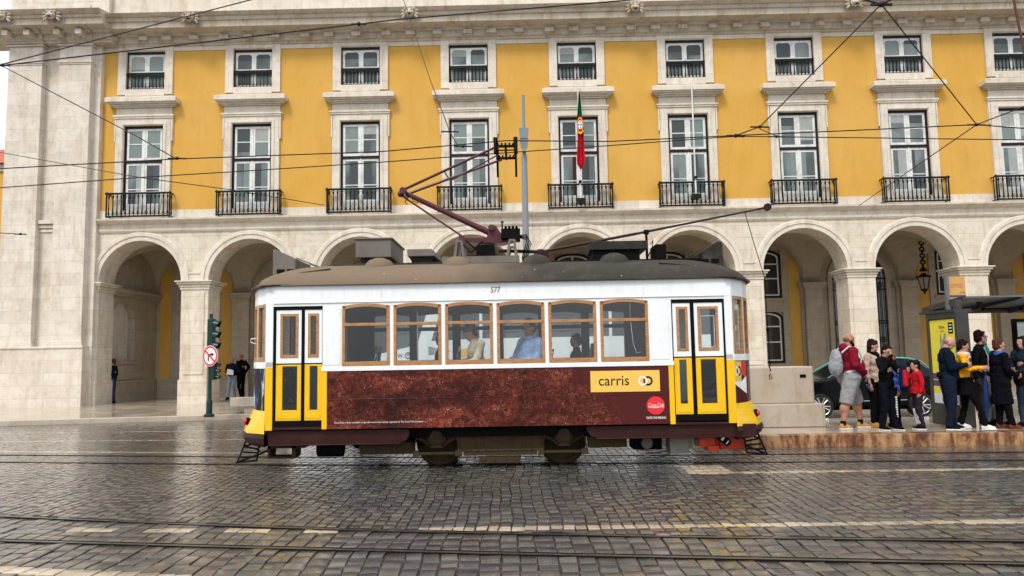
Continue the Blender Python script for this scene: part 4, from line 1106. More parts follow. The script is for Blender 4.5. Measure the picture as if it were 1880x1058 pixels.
br = MB(); br.cyl((3.05, 12.2, 3.45), (2.72, 12.2, 3.27), .012, n=6); br.prism([(3.03, 3.2), (3.03, 3.40), (2.75, 3.26)], 12.3, 13.0)
br.build('box_stay', M['roof_dark'], tram, smooth=0)
# pantograph
pf = MB(); pf.mat(0).box(-1.27, 12.05, 3.26, .0, 13.1, 3.375)
for x in (-1.0, -.12):
    for y in (12.2, 13.0):
        pf.mat(1); pf.hexa([(x - .10, y - .03, 3.37), (x - .05, y - .03, 3.37), (x - .05, y + .03, 3.37), (x - .10, y + .03, 3.37), (x - .055, y - .03, 3.66), (x - .02, y - .03, 3.66), (x - .02, y + .03, 3.66), (x - .055, y + .03, 3.66)])
        pf.hexa([(x + .05, y - .03, 3.37), (x + .10, y - .03, 3.37), (x + .10, y + .03, 3.37), (x + .05, y + .03, 3.37), (x + .02, y - .03, 3.66), (x + .055, y - .03, 3.66), (x + .055, y + .03, 3.66), (x + .02, y + .03, 3.66)])
        pf.box(x - .05, y - .028, 3.63, x + .05, y + .028, 3.67)
pf.mat(2).box(-.72, 12.3, 3.37, -.42, 12.9, 3.60)
pf.tube([(-.95, 12.2, 3.6), (-.8, 12.15, 3.45), (-.6, 12.2, 3.65)], .012, 5); pf.tube([(-.9, 12.25, 3.68), (-.8, 12.2, 3.58), (-.72, 12.2, 3.5)], .012, 5)
pf.build('pantograph_base', [M['roof_grey'], M['roof_grey'], M['black']], tram, smooth=20)
ar = MB()
ar.prism([(-1.02, 3.68), (-1.02, 3.80), (-.98, 3.80), (-.90, 3.74), (-.55, 3.74), (-.50, 3.93), (-.44, 3.96), (-.38, 3.93), (-.30, 3.80), (-.05, 3.76), (-.05, 3.70), (-.30, 3.64), (-.75, 3.66)], 12.42, 12.78)
ar.cyl((-.47, 12.35, 3.90), (-.47, 12.85, 3.90), .05, n=12)
ar.cyl((-.52, 12.6, 3.86), (-1.93, 12.6, 4.56), .055, .042, n=12)            # lower arm
ar.cyl((-.95, 12.5, 3.77), (-2.02, 12.5, 4.52), .016, n=8)                   # guide rod
ar.cyl((-1.97, 12.38, 4.58), (-1.97, 12.82, 4.58), .055, n=12)               # knee
ar.ell((-2.02, 12.5, 4.54), (.06, .05, .06), 10, 8)
ar.cyl((-1.95, 12.42, 4.60), (-.30, 12.22, 5.28), .026, .022, n=8); ar.cyl((-1.95, 12.78, 4.60), (-.28, 12.98, 5.24), .026, .022, n=8)
ar.cyl((-1.25, 12.34, 4.88), (-1.22, 12.86, 4.86), .014, n=6)
ar.cyl((-1.2, 12.80, 4.82), (-.35, 12.62, 5.22), .012, n=6)
ar.tube([(-1.85, 12.5, 4.5), (-1.80, 12.45, 4.40), (-1.72, 12.5, 4.38), (-1.68, 12.55, 4.46)], .009, 5); ar.tube([(-1.9, 12.55, 4.48), (-1.95, 12.5, 4.40), (-1.9, 12.45, 4.34)], .009, 5)
ar.build('pantograph_arm', M['maroon_arm'], tram, smooth=40)
hd = MB(); hd.mat(0)
for x in (-.37, -.03):
    hd.tube([(x, 11.80, 5.02), (x, 11.88, 5.20), (x, 12.0, 5.33), (x, 12.2, 5.36), (x, 13.0, 5.36), (x, 13.2, 5.33), (x, 13.32, 5.20), (x, 13.40, 5.02)], .02, 8)
    hd.box(x - .035, 12.15, 5.35, x + .035, 13.05, 5.40)
for y in (12.22, 12.98):
    hd.box(-.37, y - .015, 5.24, -.03, y + .015, 5.28); hd.tube([(-.37, y, 5.34), (-.30, y, 5.27), (-.10, y, 5.27), (-.03, y, 5.34)], .012, 6)
    for k in range(5): hd.ell((-.33 + .065 * k, y, 5.30), (.018, .02, .025), 6, 4)
hd.cyl((-.20, 12.15, 5.26), (-.20, 13.05, 5.26), .02, n=8); hd.cyl((-.37, 12.6, 5.30), (-.03, 12.6, 5.30), .012, n=6)
hd.build('pantograph_head', M['black'], tram, smooth=40)
hs = MB()
for k in range(4): hs.tube([(-.02 + .0 * k, 12.3 + .05 * k, 3.74), (.12, 12.3 + .05 * k, 3.76 - .02 * k), (.20 - .03 * k, 12.3 + .05 * k, 3.6), (.14 - .03 * k, 12.3 + .05 * k, 3.40), (.05, 12.3 + .05 * k, 3.34)], .010, 5)
hs.box(-.30, 12.25, 3.70, .02, 12.75, 3.86); hs.cyl((-.28, 12.3, 3.84), (-.28, 12.3, 3.98), .012, n=6); hs.ell((-.28, 12.3, 3.98), (.03, .03, .015), 8, 6)
for k in range(4): hs.ell((-.22 + .06 * k, 12.3, 3.88), (.025, .04, .035), 8, 6)
hs.build('pantograph_valves', M['black'], tram, smooth=40)
# trolley pole with wheel, stand and rope
tp = MB(); tp.cyl((-.35, 12.5, 3.52), (.36, 12.5, 3.49), .03, n=8); tp.box(.25, 12.44, 3.30, .50, 12.56, 3.50); tp.ell((.36, 12.5, 3.5), (.08, .06, .04), 10, 6)
tp.cyl((.36, 12.5, 3.49), (2.0, 12.5, 3.77), .024, n=8); tp.cyl((2.0, 12.5, 3.77), (4.16, 12.5, 4.165), .022, .014, n=8)
tp.lathe([(.0, -.02), (.065, -.02), (.05, 0), (.065, .02), (.0, .02)], (4.25, 12.5, 4.185), 16, 'Y'); tp.cyl((4.08, 12.5, 4.15), (4.25, 12.5, 4.185), .02, n=6)
tp.build('trolley_pole', M['maroon'], tram, smooth=40)
st = MB(); st.cyl((2.17, 12.5, 3.28), (2.17, 12.5, 3.80), .022, n=8); st.box(2.13, 12.46, 3.76, 2.21, 12.54, 3.83); st.tube([(2.17, 12.5, 3.35), (2.26, 12.5, 3.5), (2.28, 12.5, 3.65), (2.24, 12.5, 3.58)], .012, 6)
st.build('pole_rest', M['black'], tram, smooth=40)
rp = MB(); rp.tube([(3.86, 12.5, 4.11), (3.90, 12.2, 3.5), (3.96, 11.95, 2.92), (3.97, 11.95, 2.1)], .007, 5)
rp.ell((3.97, 11.95, 2.08), (.03, .03, .04), 8, 6)
for k in range(14): rp.ell((3.97 + .008 * (k % 2), 11.95, 2.02 - .045 * k), (.012, .012, .026), 6, 4)
rp.tube([(3.97, 11.95, 1.38), (4.0, 11.95, 1.30), (3.96, 11.95, 1.28), (3.96, 11.95, 1.36)], .008, 5)
rp.build('trolley_rope', M['black'], tram, smooth=40)
mr = MB(); mr.tube([(-4.22, 11.8, 2.08), (-4.30, 11.76, 2.07), (-4.31, 11.76, 2.02), (-4.23, 11.8, 1.99)], .010, 6)
mr.build('grab_handle', M['chalk'], tram, smooth=40)

# underframe and running gear
uf = MB(); uf.box(-3.85, 11.62, .50, 3.14, 13.58, .74); uf.box(-4.05, 12.05, .48, 3.4, 13.15, .68); uf.box(-1.7, 12.35, .22, 1.0, 12.85, .55)
uf.build('underframe', M['black'], tram, smooth=0)
for s in (-1, 1):
    sb = MB()
    pts = [(-3.93, .645), (-1.74, .645), (-1.73, .55), (-1.78, .47), (-1.88, .435), (-3.9, .435)]
    sb.prism(pts, yo(s, -.05), yo(s, -.09)); sb.box(-3.9, yo(s, -.02), .42, -1.86, yo(s, -.12), .44); sb.box(-3.84, yo(s, -.0), .66, -3.06, yo(s, -.12), .70)
    sb.build('step_board', M['maroon'], tram, smooth=30, bevel=.006); sb = MB()
    pts = [(.97, .64), (3.56, .64), (3.56, .46), (1.14, .46), (1.03, .50), (.98, .57)]
    sb.prism(pts, yo(s, -.05), yo(s, -.09)); sb.box(1.12, yo(s, -.02), .445, 3.5, yo(s, -.12), .465)
    sb.box(2.32, yo(s, -.0), .64, 3.14, yo(s, -.12), .68)
    sb.build('step_board', M['maroon'], tram, smooth=30, bevel=.006)
    tf = MB(); Y0 = yo(s, -.28)
    tf.box(-1.02, Y0, .30, .33, yo(s, -.31), .60)
    for x in (-.74, -.62, .02, .12, -1.0, .32): tf.box(x - .012, yo(s, -.26), .30, x + .012, yo(s, -.30), .62)
    tf.box(-1.02, yo(s, -.24), .285, .33, yo(s, -.31), .305); tf.box(-.92, yo(s, -.26), .20, .22, yo(s, -.30), .265)
    tf.box(-.94, yo(s, -.25), .262, .24, yo(s, -.31), .275)
    for x in (-1.66, -1.0, .28, .96): tf.box(x - .05, yo(s, -.22), .20, x + .05, yo(s, -.30), .29)
    tf.box(-1.66, yo(s, -.25), .225, -.95, yo(s, -.28), .265); tf.box(.30, yo(s, -.25), .225, 1.0, yo(s, -.28), .265)
    tf.hexa([(-.66, Y0, .10), (-.06, Y0, .10), (-.06, Y0 + .04, .10), (-.66, Y0 + .04, .10), (-.70, Y0, .18), (-.02, Y0, .18), (-.02, Y0 + .04, .18), (-.70, Y0 + .04, .18)])
    tf.box(-.68, yo(s, -.26), .085, -.04, yo(s, -.33), .105)
    for k in range(4): tf.cyl((-.6 + .16 * k, yo(s, -.25), .13), (-.6 + .16 * k, yo(s, -.30), .13), .018, n=8)
    # brown boxes either side of the truck
    tf.box(-2.55, yo(s, -.28), .24, -1.72, yo(s, -.6), .42); tf.box(-2.02, yo(s, -.25), .24, -1.96, yo(s, -.3), .44); tf.box(1.02, yo(s, -.28), .29, 1.62, yo(s, -.5), .46)
    tf.cyl((-1.72, yo(s, -.26), .26), (-1.62, yo(s, -.26), .60), .012, n=6); tf.cyl((-.98, yo(s, -.26), .26), (-1.05, yo(s, -.26), .60), .012, n=6)
    tf.cyl((.30, yo(s, -.26), .26), (.36, yo(s, -.26), .60), .012, n=6); tf.cyl((1.0, yo(s, -.26), .26), (.92, yo(s, -.26), .60), .012, n=6)
    tf.build('truck_frame', M['under'], tram, smooth=30, bevel=.004)
    for xw in (-1.34, .64):
        ab = MB()
        ab.lathe([(.14, 0), (.145, .05), (.105, .06), (.10, .09), (.06, .095), (.0, .10)][::1], (xw, yo(s, -.30), .50), 18, 'Y') if s > 0 else ab.lathe([(.14, 0), (.145, -.05), (.105, -.06), (.10, -.09), (.06, -.095), (.0, -.10)], (xw, yo(s, -.30), .50), 18, 'Y')
        ab.prism([(xw - .20, .40), (xw - .12, .34), (xw + .12, .34), (xw + .20, .40), (xw + .33, .47), (xw + .33, .62), (xw - .33, .62), (xw - .33, .47)], yo(s, -.32), yo(s, -.38))
        for sg in (-1, 1):
            for k in range(6):
                x = xw + sg * (.17 + .028 * k); ab.tube([(x, yo(s, -.29), .62), (x + sg * .02, yo(s, -.27), .55), (x + sg * .01, yo(s, -.27), .44 + .012 * k), (x - sg * .06, yo(s, -.29), .37 + .014 * k)], .011, 5)
        ab.box(xw - .09, yo(s, -.25), .33, xw + .09, yo(s, -.34), .36)
        ab.build('axle_box', M['under'], tram, smooth=40)
for xw in (-1.34, .64):
    for y, d in ((12.15, -1), (13.05, 1)):
        wh = MB(); yy = y
        wh.lathe([(.0, 0), (.10, -.02 * -d), (.11, .0), (.27, .01), (.30, -.02 * -d * 1), (.345, -.02 * -d), (.35, -.03 * -d), (.35, .03 * -d), (.385, .035 * -d), (.385, .05 * -d), (.0, .05 * -d)], (xw, yy, .352), 32, 'Y')
        wh.build('wheel', M['under'], tram, smooth=30)
eq = MB()   # left end equipment
eq.mat(0).box(-3.98, 11.66, .20, -3.56, 11.95, .23); eq.box(-3.98, 11.66, .23, -3.94, 11.95, .42); eq.box(-3.60, 11.66, .23, -3.54, 11.95, .42); eq.box(-3.98, 11.66, .36, -3.4, 11.95, .40)
eq.tube([(-4.12, 11.7, .44), (-4.16, 11.68, .34), (-4.08, 11.68, .30), (-3.98, 11.7, .34)], .012, 6)
eq.mat(1).cyl((-3.25, 11.9, .32), (-2.85, 11.9, .32), .13, n=16); eq.cyl((-2.62, 11.9, .40), (-2.62, 12.4, .40), .09, n=12)
eq.box(-3.3, 11.8, .38, -2.5, 12.3, .5)
eq.build('brake_gear', [M['under'], M['black']], tram, smooth=30)
eq = MB(); eq.mat(0).box(2.27, 11.62, .185, 2.56, 11.95, .46); eq.box(2.56, 11.68, .25, 2.64, 11.9, .45)
eq.mat(1).box(1.75, 11.9, .22, 2.2, 12.4, .44); eq.mat(0).cyl((1.95, 11.8, .33), (1.95, 11.95, .33), .09, n=14)
eq.build('sand_box', [M['roof_grey'], M['black']], tram, smooth=30, bevel=.006)
eq = MB(); eq.mat(0).box(2.74, 11.75, .27, 3.0, 12.1, .43); eq.box(2.74, 11.72, .37, 2.84, 12.1, .42); eq.box(2.88, 11.7, .20, 3.05, 12.0, .29); eq.box(3.08, 11.76, .22, 3.48, 12.3, .455)
eq.cyl((2.80, 11.70, .345), (2.80, 11.8, .345), .06, n=14)
for k in range(4): eq.cyl((3.12 + .1 * k, 11.745, .25), (3.12 + .1 * k, 11.77, .25), .012, n=6)
eq.box(3.0, 11.82, .28, 3.1, 12.1, .42)
eq.build('compressor', [M['redbox'], M['black']], tram, smooth=30, bevel=.006)
eq = MB(); q = Matrix.Rotation(R(40), 3, 'Y')
vv = [Vector((3.12, 11.70, .38)) + q @ Vector((x, y, z)) for z in (-.05, .05) for x, y in ((-.11, -.04), (.11, -.04), (.11, .04), (-.11, .04))]
eq.hexa(vv); vv = [Vector((3.12, 11.655, .38)) + q @ Vector((x, y, z)) for z in (-.03, .03) for x, y in ((-.05, -.004), (-.01, -.004), (-.01, .004), (-.05, .004))]
eq.mat(1).hexa(vv); vv = [Vector((3.12, 11.655, .38)) + q @ Vector((x, y, z)) for z in (-.03, .03) for x, y in ((.05, -.004), (.07, -.004), (.07, .004), (.05, .004))]; eq.hexa(vv)
eq.build('work_lamp', [M['black'], M['chalk']], tram, smooth=0, bevel=.004)

# interior
it = MB(); it.mat(0).box(-3.95, 11.6, .80, 3.25, 13.6, .86)
it.box(-3.04, 11.46, .86, 2.3, 11.50, 1.60); it.box(-3.04, 13.70, .86, 2.3, 13.74, 1.60)
it.mat(1).box(-3.9, 11.5, 2.80, 3.2, 13.7, 2.84)
it.mat(0)
for x in (-3.02, 2.28):
    it.box(x - .02, 12.95, .86, x + .02, 13.7, 2.8); it.box(x - .02, 11.5, .86, x + .02, 12.1, 1.5 if x < 0 else 2.8) ; it.box(x - .02, 12.1, 2.55, x + .02, 12.95, 2.8)
for x0, x1 in [(-3.04, WX[0][0] + .04)] + [(WX[k][1] - .04, WX[k + 1][0] + .04) for k in range(5)] + [(WX[5][1] - .04, 2.3)]:
    it.box(x0, 13.70, 1.6, x1, 13.74, 2.6)
it.box(-3.04, 13.70, 2.54, 2.3, 13.74, 2.82); it.box(-3.04, 11.46, 2.60, 2.3, 11.48, 2.82); it.box(-3.04, 13.70, 2.22, 2.3, 13.74, 2.29)
it.build('interior_lining', [M['interior'], M['interior_light']], tram, smooth=0)
def seat_(x, y, w=.42):
    mb = MB(); mb.mat(0).box(x - .38, y - w / 2, 1.26, x + .05, y + w / 2, 1.34); mb.box(x - .30, y - w / 2 + .03, .86, x - .0, y + w / 2 - .03, 1.26)
    mb.hexa([(x + .03, y - w / 2, 1.30), (x + .08, y - w / 2, 1.30), (x + .08, y + w / 2, 1.30), (x + .03, y + w / 2, 1.30), (x + .11, y - w / 2, 1.93), (x + .15, y - w / 2, 1.93), (x + .15, y + w / 2, 1.93), (x + .11, y + w / 2, 1.93)])
    mb.mat(1).tube([(x + .10, y - w / 2 - .012, 1.66), (x + .14, y - w / 2 - .012, 1.80), (x + .17, y - w / 2 + .05, 1.83), (x + .13, y - w / 2 - .012, 1.64)], .011, 6)
    return mb.build('seat', [M['seat'], M['chrome']], tram, at=(x, y, 0), smooth=30, bevel=.01)
s0 = seat_(-.55, 12.05)
for x, y in ((.35, 12.05), (1.15, 12.05), (-1.35, 12.05), (-.55, 13.25), (.35, 13.25), (1.15, 13.25), (-1.25, 13.25), (-2.45, 12.05)): copy_tree(s0, tram, (x + .55, y - 12.05, 0))
pl = MB()
for x, y in ((-1.72, 12.3), (1.3, 12.4)): pl.cyl((x, y, .86), (x, y, 2.8), .014, n=8)
pl.cyl((-2.9, 12.35, 2.62), (2.2, 12.35, 2.62), .012, n=6)
pl.tube([(1.72, 11.6, 2.6), (1.72, 11.6, 2.25), (1.75, 11.6, 1.9), (1.80, 11.6, 1.74), (1.86, 11.6, 1.76)], .006, 5)
pl.mat(1).box(-3.72, 12.3, .86, -3.5, 12.7, 1.75); pl.box(-3.56, 12.4, 1.75, -3.42, 12.6, 2.2)
pl.build('interior_pole', [M['chrome'], M['interior_light']], tram, smooth=40)
# ------------------------------------------------------------------ people
FOLD = bpy.data.textures.new('cloth_folds', 'CLOUDS'); FOLD.noise_scale = .085; FOLD.noise_depth = 2
def remeshed(mb, voxel, smooth_it=3, name='x', fold=0):
    me = bpy.data.meshes.new(name); me.from_pydata([Vector(v) for v in mb.v], [], mb.f)
    bm = bmesh.new(); bm.from_mesh(me); bmesh.ops.recalc_face_normals(bm, faces=bm.faces); bm.to_mesh(me); bm.free()
    ob = bpy.data.objects.new(name, me); COL.objects.link(ob)
    m = ob.modifiers.new('r', 'REMESH'); m.mode = 'VOXEL'; m.voxel_size = voxel; m.use_smooth_shade = True
    if smooth_it: k = ob.modifiers.new('s', 'SMOOTH'); k.factor = .5; k.iterations = smooth_it
    if fold: d_ = ob.modifiers.new('d', 'DISPLACE'); d_.texture = FOLD; d_.strength = fold; d_.mid_level = .5
    dg = bpy.context.evaluated_depsgraph_get(); out = bpy.data.meshes.new_from_object(ob.evaluated_get(dg))
    bpy.data.objects.remove(ob); bpy.data.meshes.remove(me); return out
def limb(mb, p, q, r0, r1, k=5):
    p, q = Vector(p), Vector(q); mb.cyl(p, q, r0, r1, n=12); mb.ell(p, (r0,) * 3, 12, 8); mb.ell(q, (r1,) * 3, 12, 8)
REST = dict(pelvis=(0, 0, .96), chest=(0, .01, 1.27), neck=(0, 0, 1.47), head=(0, .02, 1.635),
            shL=(-.18, 0, 1.42), shR=(.18, 0, 1.42), elL=(-.24, -.02, 1.14), elR=(.24, -.02, 1.14), wrL=(-.23, .06, .90), wrR=(.23, .06, .90),
            hpL=(-.09, 0, .93), hpR=(.09, 0, .93), knL=(-.10, .02, .50), knR=(.10, .02, .50), anL=(-.11, 0, .09), anR=(.11, 0, .09))
PEOPLE = []
def add_piece(root, me, name, mat, extra=None):
    me.name = name; me.materials.clear(); me.materials.append(mat)
    o = bpy.data.objects.new(name, me); COL.objects.link(o); o.parent = root; return o
def hand_mesh(mb, w, d, curl=.5, side=1, k=1.0):
    """palm, four unequal fingers bent at the knuckle and a thumb leaving the side of the palm; w wrist, d direction"""
    w = Vector(w); d = Vector(d).normalized(); up = Vector((0, 0, 1)) if abs(d.z) < .8 else Vector((0, 1, 0))
    n = d.cross(up).normalized(); u = n.cross(d).normalized()        # n: palm normal-ish, u: across the palm
    c = w + d * .045 * k
    q = Matrix((u, n, d)).transposed()
    mb.ell(c, (.042 * k, .017 * k, .055 * k), 10, 8, q)
    for i, (o_, ln) in enumerate(((-.032, .060), (-.011, .072), (.011, .068), (.032, .052))):
        a_ = w + (d * .085 + u * o_) * k; b_ = a_ + (d * math.cos(curl * .6) + n * side * math.sin(curl * .6)) * ln * .5 * k
        e_ = b_ + (d * math.cos(curl * 1.7) + n * side * math.sin(curl * 1.7)) * ln * .5 * k
        mb.tube([a_, b_, e_], [.0095 * k, .0085 * k, .007 * k], 6)
    a_ = w + (d * .025 - u * .036) * k; b_ = a_ + (d * .6 - u * .55 + n * side * .3).normalized() * .038 * k; e_ = b_ + (d * .9 + n * side * .4).normalized() * .028 * k
    mb.tube([a_, b_, e_], [.012 * k, .010 * k, .008 * k], 6)
def person(label, loc, heading, H=1.75, pose={}, top=None, bottom=None, shoes=None, hair=None, skin=None, fat=0.0, top_long=.0, shorts=False, sleeves=1.0,
           head_turn=0, beard=None, glasses=False, cap=None, long_hair=False, bald=False, hood=False, coat=0.0, collar=None, sole=None, group=None, hands=(.5, .5), head_tilt=0, slim=1.0, detail=True, bun=False):
    root = empty('person', loc, label, 'person', group, R(heading - 90)); s = H / 1.75
    J = {k: Vector(v) for k, v in REST.items()}
    for k, v in pose.items():
        if isinstance(v, tuple): J[k] = Vector(v)
    J = {k: v * s for k, v in J.items()}; W = s * slim; skin = skin or SKIN
    hr = Matrix.Rotation(R(head_turn), 3, 'Z') @ Matrix.Rotation(R(-head_tilt), 3, 'X'); hc = J['head']
    hk = s if H > 1.5 else s * (1 + (1.5 - H) * .35)     # children have larger heads
    def hp(x, y, z): return hc + hr @ (Vector((x, y, z)) * hk)
    # body: one continuous skin surface
    b = MB()
    b.ell(hp(0, 0, .015), (.076 * hk, .095 * hk, .108 * hk), 16, 12, hr); b.ell(hp(0, .028, -.055), (.056 * hk, .062 * hk, .062 * hk), 12, 8, hr)
    b.ell(hp(0, .060, -.085), (.030 * hk, .026 * hk, .024 * hk), 10, 6, hr)
    b.add([hp(-.013, .085, .03), hp(.013, .085, .03), hp(.019, .104, -.022), hp(-.019, .104, -.022), hp(0, .118, -.018), hp(0, .094, .035), hp(0, .08, -.03)], [(0, 5, 4, 3), (5, 1, 2, 4), (3, 4, 2, 6), (0, 3, 6), (1, 6, 2), (0, 6, 1, 5)])
    for sg in (-1, 1): b.ell(hp(sg * .078, -.008, -.008), (.012 * hk, .022 * hk, .034 * hk), 8, 6, hr); b.ell(hp(sg * .03, .078, .026), (.02 * hk, .016 * hk, .01 * hk), 8, 6, hr)
    b.ell(hp(0, .088, -.052), (.026 * hk, .012 * hk, .010 * hk), 8, 6, hr)
    limb(b, J['neck'] - Vector((0, 0, .04 * s)), hp(0, -.015, -.06), .062 * W, .056 * W)
    limb(b, J['pelvis'], J['chest'], .10 * W, .12 * W); limb(b, J['chest'], J['neck'], .11 * W, .06 * W)
    for a_ in 'LR':
        limb(b, J['chest'] + Vector((0, 0, .10 * s)), J['sh' + a_], .06 * W, .045 * W)
        limb(b, J['sh' + a_], J['el' + a_], .045 * W, .038 * W); limb(b, J['el' + a_], J['wr' + a_], .038 * W, .026 * W)
        limb(b, J['pelvis'], J['hp' + a_], .09 * W, .08 * W); f_ = (1 + fat * .75) if shorts else .82
        limb(b, J['hp' + a_], J['kn' + a_], .080 * W * f_, .055 * W * f_); limb(b, J['kn' + a_], J['an' + a_], .055 * W * f_, .036 * W)
        m_ = J['kn' + a_].lerp(J['an' + a_], .3); b.ell(m_ + Vector((0, -.018 * s, 0)), (.052 * W * f_, .056 * W * f_, .10 * s), 10, 8)
    me = remeshed(b, .011 if detail else .016, 2)
    h = MB()
    for i, a_ in enumerate('LR'):
        d = (J['wr' + a_] - J['el' + a_]).normalized()
        if 'hand' + a_ in pose: d = Vector(pose['hand' + a_]).normalized()
        hand_mesh(h, J['wr' + a_], d, hands[i], 1 if a_ == 'L' else -1, s * 1.02)
    bm = bmesh.new(); bm.from_mesh(me); tmp = bpy.data.meshes.new('t'); tmp.from_pydata([Vector(v) for v in h.v], [], h.f); bm.from_mesh(tmp)
    for f in bm.faces: f.smooth = True
    bm.to_mesh(me); bm.free(); bpy.data.meshes.remove(tmp)
    body = add_piece(root, me, 'body', skin)
    # eyes, brows, mouth
    fm = MB()
    for sg in (-1, 1):
        fm.mat(0).ell(hp(sg * .030, .089, .012), (.011 * hk, .005 * hk, .006 * hk), 8, 6, hr)
        fm.mat(1).ell(hp(sg * .030, .0935, .012), (.005 * hk, .003 * hk, .005 * hk), 8, 6, hr)
        fm.mat(1).ell(hp(sg * .031, .089, .034), (.018 * hk, .006 * hk, .004 * hk), 8, 6, hr)
    fm.mat(2).ell(hp(0, .0985, -.052), (.021 * hk, .004 * hk, .005 * hk), 8, 6, hr)
    fo = fm.build('face_features', [M['chalk'], M['ink'], C_('lips', (.35, .11, .09))], None, at=(0, 0, 0)); fo.parent = root
    # top garment
    if top:
        t = MB(); g = .022 * s; fb = fat
        tr = .132 * W
        pv, ch = J['pelvis'], J['chest']
        t.ell(ch + Vector((0, 0, .05 * s)), (.175 * W, (.125 + fb * .06) * W, .16 * s), 16, 10)
        t.ell((pv * .45 + ch * .55) + Vector((0, fb * .10 * s, 0)), ((.16 + fb * .07) * W, (.125 + fb * .13) * W, .20 * s), 16, 10)
        t.ell(pv + Vector((0, fb * .08 * s, .03 * s)), ((.165 + fb * .06) * W, (.13 + fb * .10) * W, .13 * s), 16, 10)
        limb(t, ch + Vector((0, 0, .12 * s)), J['neck'], .10 * W, .072 * W)
        if collar is not False: t.lathe([(.070 * s, -.03 * s), (.078 * s, .0), (.074 * s, .035 * s), (.05 * s, .03 * s)], J['neck'] + Vector((0, 0, .01 * s)), 14)
        if top_long: t.lathe([((.155 + fb * .04) * W, .06 * s), ((.16 + fb * .04) * W, -top_long * .5 * s), ((.165 + fb * .04 + coat) * W, -top_long * s), (.02, -top_long * s)], pv + Vector((0, .0, .04 * s)), 20)
        for a_ in 'LR':
            limb(t, ch + Vector((0, 0, .11 * s)), J['sh' + a_], .085 * W, .068 * W)
            limb(t, J['sh' + a_], J['el' + a_], .068 * W * (1 + fb * .35), .056 * W * (1 + fb * .3))
            e_ = J['el' + a_].lerp(J['wr' + a_], min(sleeves, .98)); limb(t, J['el' + a_], e_, .056 * W * (1 + fb * .3), .044 * W * (1 + fb * .2))
        if hood: t.ell(J['neck'] + Vector((0, -.075 * s, .02 * s)), (.11 * s, .07 * s, .075 * s), 12, 8)
        add_piece(root, remeshed(t, .013 if detail else .018, 3, fold=.038), 'top', top)
    if bottom:
        t = MB(); f_ = 1 + fat * .8
        t.ell(J['pelvis'] + Vector((0, .02 * fat, .0)), ((.16 + fat * .05) * W, (.125 + fat * .07) * W, .12 * s), 16, 10)
        for a_ in 'LR':
            if shorts:
                e_ = J['hp' + a_].lerp(J['kn' + a_], .98); t.cyl(J['hp' + a_], J['hp' + a_].lerp(J['kn' + a_], 1.10), .102 * W * f_, .072 * W * f_, n=16); t.ell(J['hp' + a_], (.105 * W * f_,) * 3, 12, 8)
            else:
                limb(t, J['hp' + a_], J['kn' + a_], .100 * W * f_, .072 * W * f_); e_ = J['kn' + a_].lerp(J['an' + a_], .96)
                limb(t, J['kn' + a_], e_, .070 * W * f_, .056 * W); t.cyl(e_ - Vector((0, 0, -.10 * s)), e_ - Vector((0, 0, .03 * s)), .056 * W, .062 * W, n=12)
        add_piece(root, remeshed(t, .013 if detail else .018, 2, fold=.030), 'shorts' if shorts else 'trousers', bottom)
    if shoes:
        for a_ in 'LR':
            an = J['an' + a_]; kn = J['kn' + a_]; fd = pose.get('ft' + a_, 0); q = Matrix.Rotation(R(fd), 3, 'Z'); t = MB(); base = Vector((an.x, an.y, an.z - .085 * s))
            def F(x, y, z): return base + q @ (Vector((x, y, z)) * s)
            t.ell(F(0, .09, .035), (.046 * s, .09 * s, .042 * s), 14, 8, q); t.ell(F(0, -.01, .05), (.042 * s, .065 * s, .055 * s), 14, 8, q); t.cyl(F(0, -.01, .04), F(0, -.02, .11), .047 * s, .043 * s, n=12); t.ell(F(0, .05, .05), (.042 * s, .08 * s, .045 * s), 12, 8, q)
            me_ = remeshed(t, .010, 2); o_ = add_piece(root, me_, 'shoe', shoes)
            u = MB(); outl = [(-.035, -.065), (.035, -.065), (.042, .02), (.050, .11), (.036, .175), (0, .19), (-.036, .175), (-.050, .11), (-.042, .02)]
            lo = [F(x, y, .0) for x, y in outl]; hi = [F(x, y, .022) for x, y in outl]; n = len(outl)
            u.add(lo + hi, [tuple(range(n))[::-1], tuple(range(n, 2 * n))] + [(i, (i + 1) % n, n + (i + 1) % n, n + i) for i in range(n)])
            so = u.build('sole', sole or shoes, None, at=(0, 0, 0), smooth=0); so.parent = o_
    if hair and not bald:
        t = MB(); t.ell(hp(0, -.022, .040), (.086 * hk, .098 * hk, .096 * hk), 14, 10, hr); t.ell(hp(0, -.055, -.02), (.078 * hk, .062 * hk, .085 * hk), 12, 8, hr)
        t.ell(hp(0, .035, .095), (.062 * hk, .05 * hk, .028 * hk), 12, 8, hr)
        for sg in (-1, 1): t.ell(hp(sg * .070, -.022, .0), (.018 * hk, .03 * hk, .05 * hk), 8, 6, hr)
        for k in range(22):
            a1, a2 = random.uniform(0, 6.28), random.uniform(.1, 1.25); rr = .088
            t.ell(hp(rr * math.sin(a2) * math.cos(a1), -.025 + .095 * math.sin(a2) * math.sin(a1) * (.5 if math.sin(a1) > 0 else 1), .045 + .092 * math.cos(a2)), (.018 * hk,) * 3, 6, 5, hr)
        if long_hair:
            for sg in (-1, 0, 1): limb(t, hp(sg * .05, -.06, .0), hp(sg * .062, -.055 - .02 * (sg == 0), -.16), .045 * hk, .03 * hk)
        if bun: t.ell(hp(0, -.125, .02), (.05 * hk, .05 * hk, .055 * hk), 10, 8, hr)
        add_piece(root, remeshed(t, .010, 1, fold=.022), 'hair', hair)
    elif hair and bald:
        t = MB(); t.ell(hp(0, -.030, .0), (.081 * hk, .078 * hk, .055 * hk), 14, 8, hr); add_piece(root, remeshed(t, .010, 1), 'hair', hair)
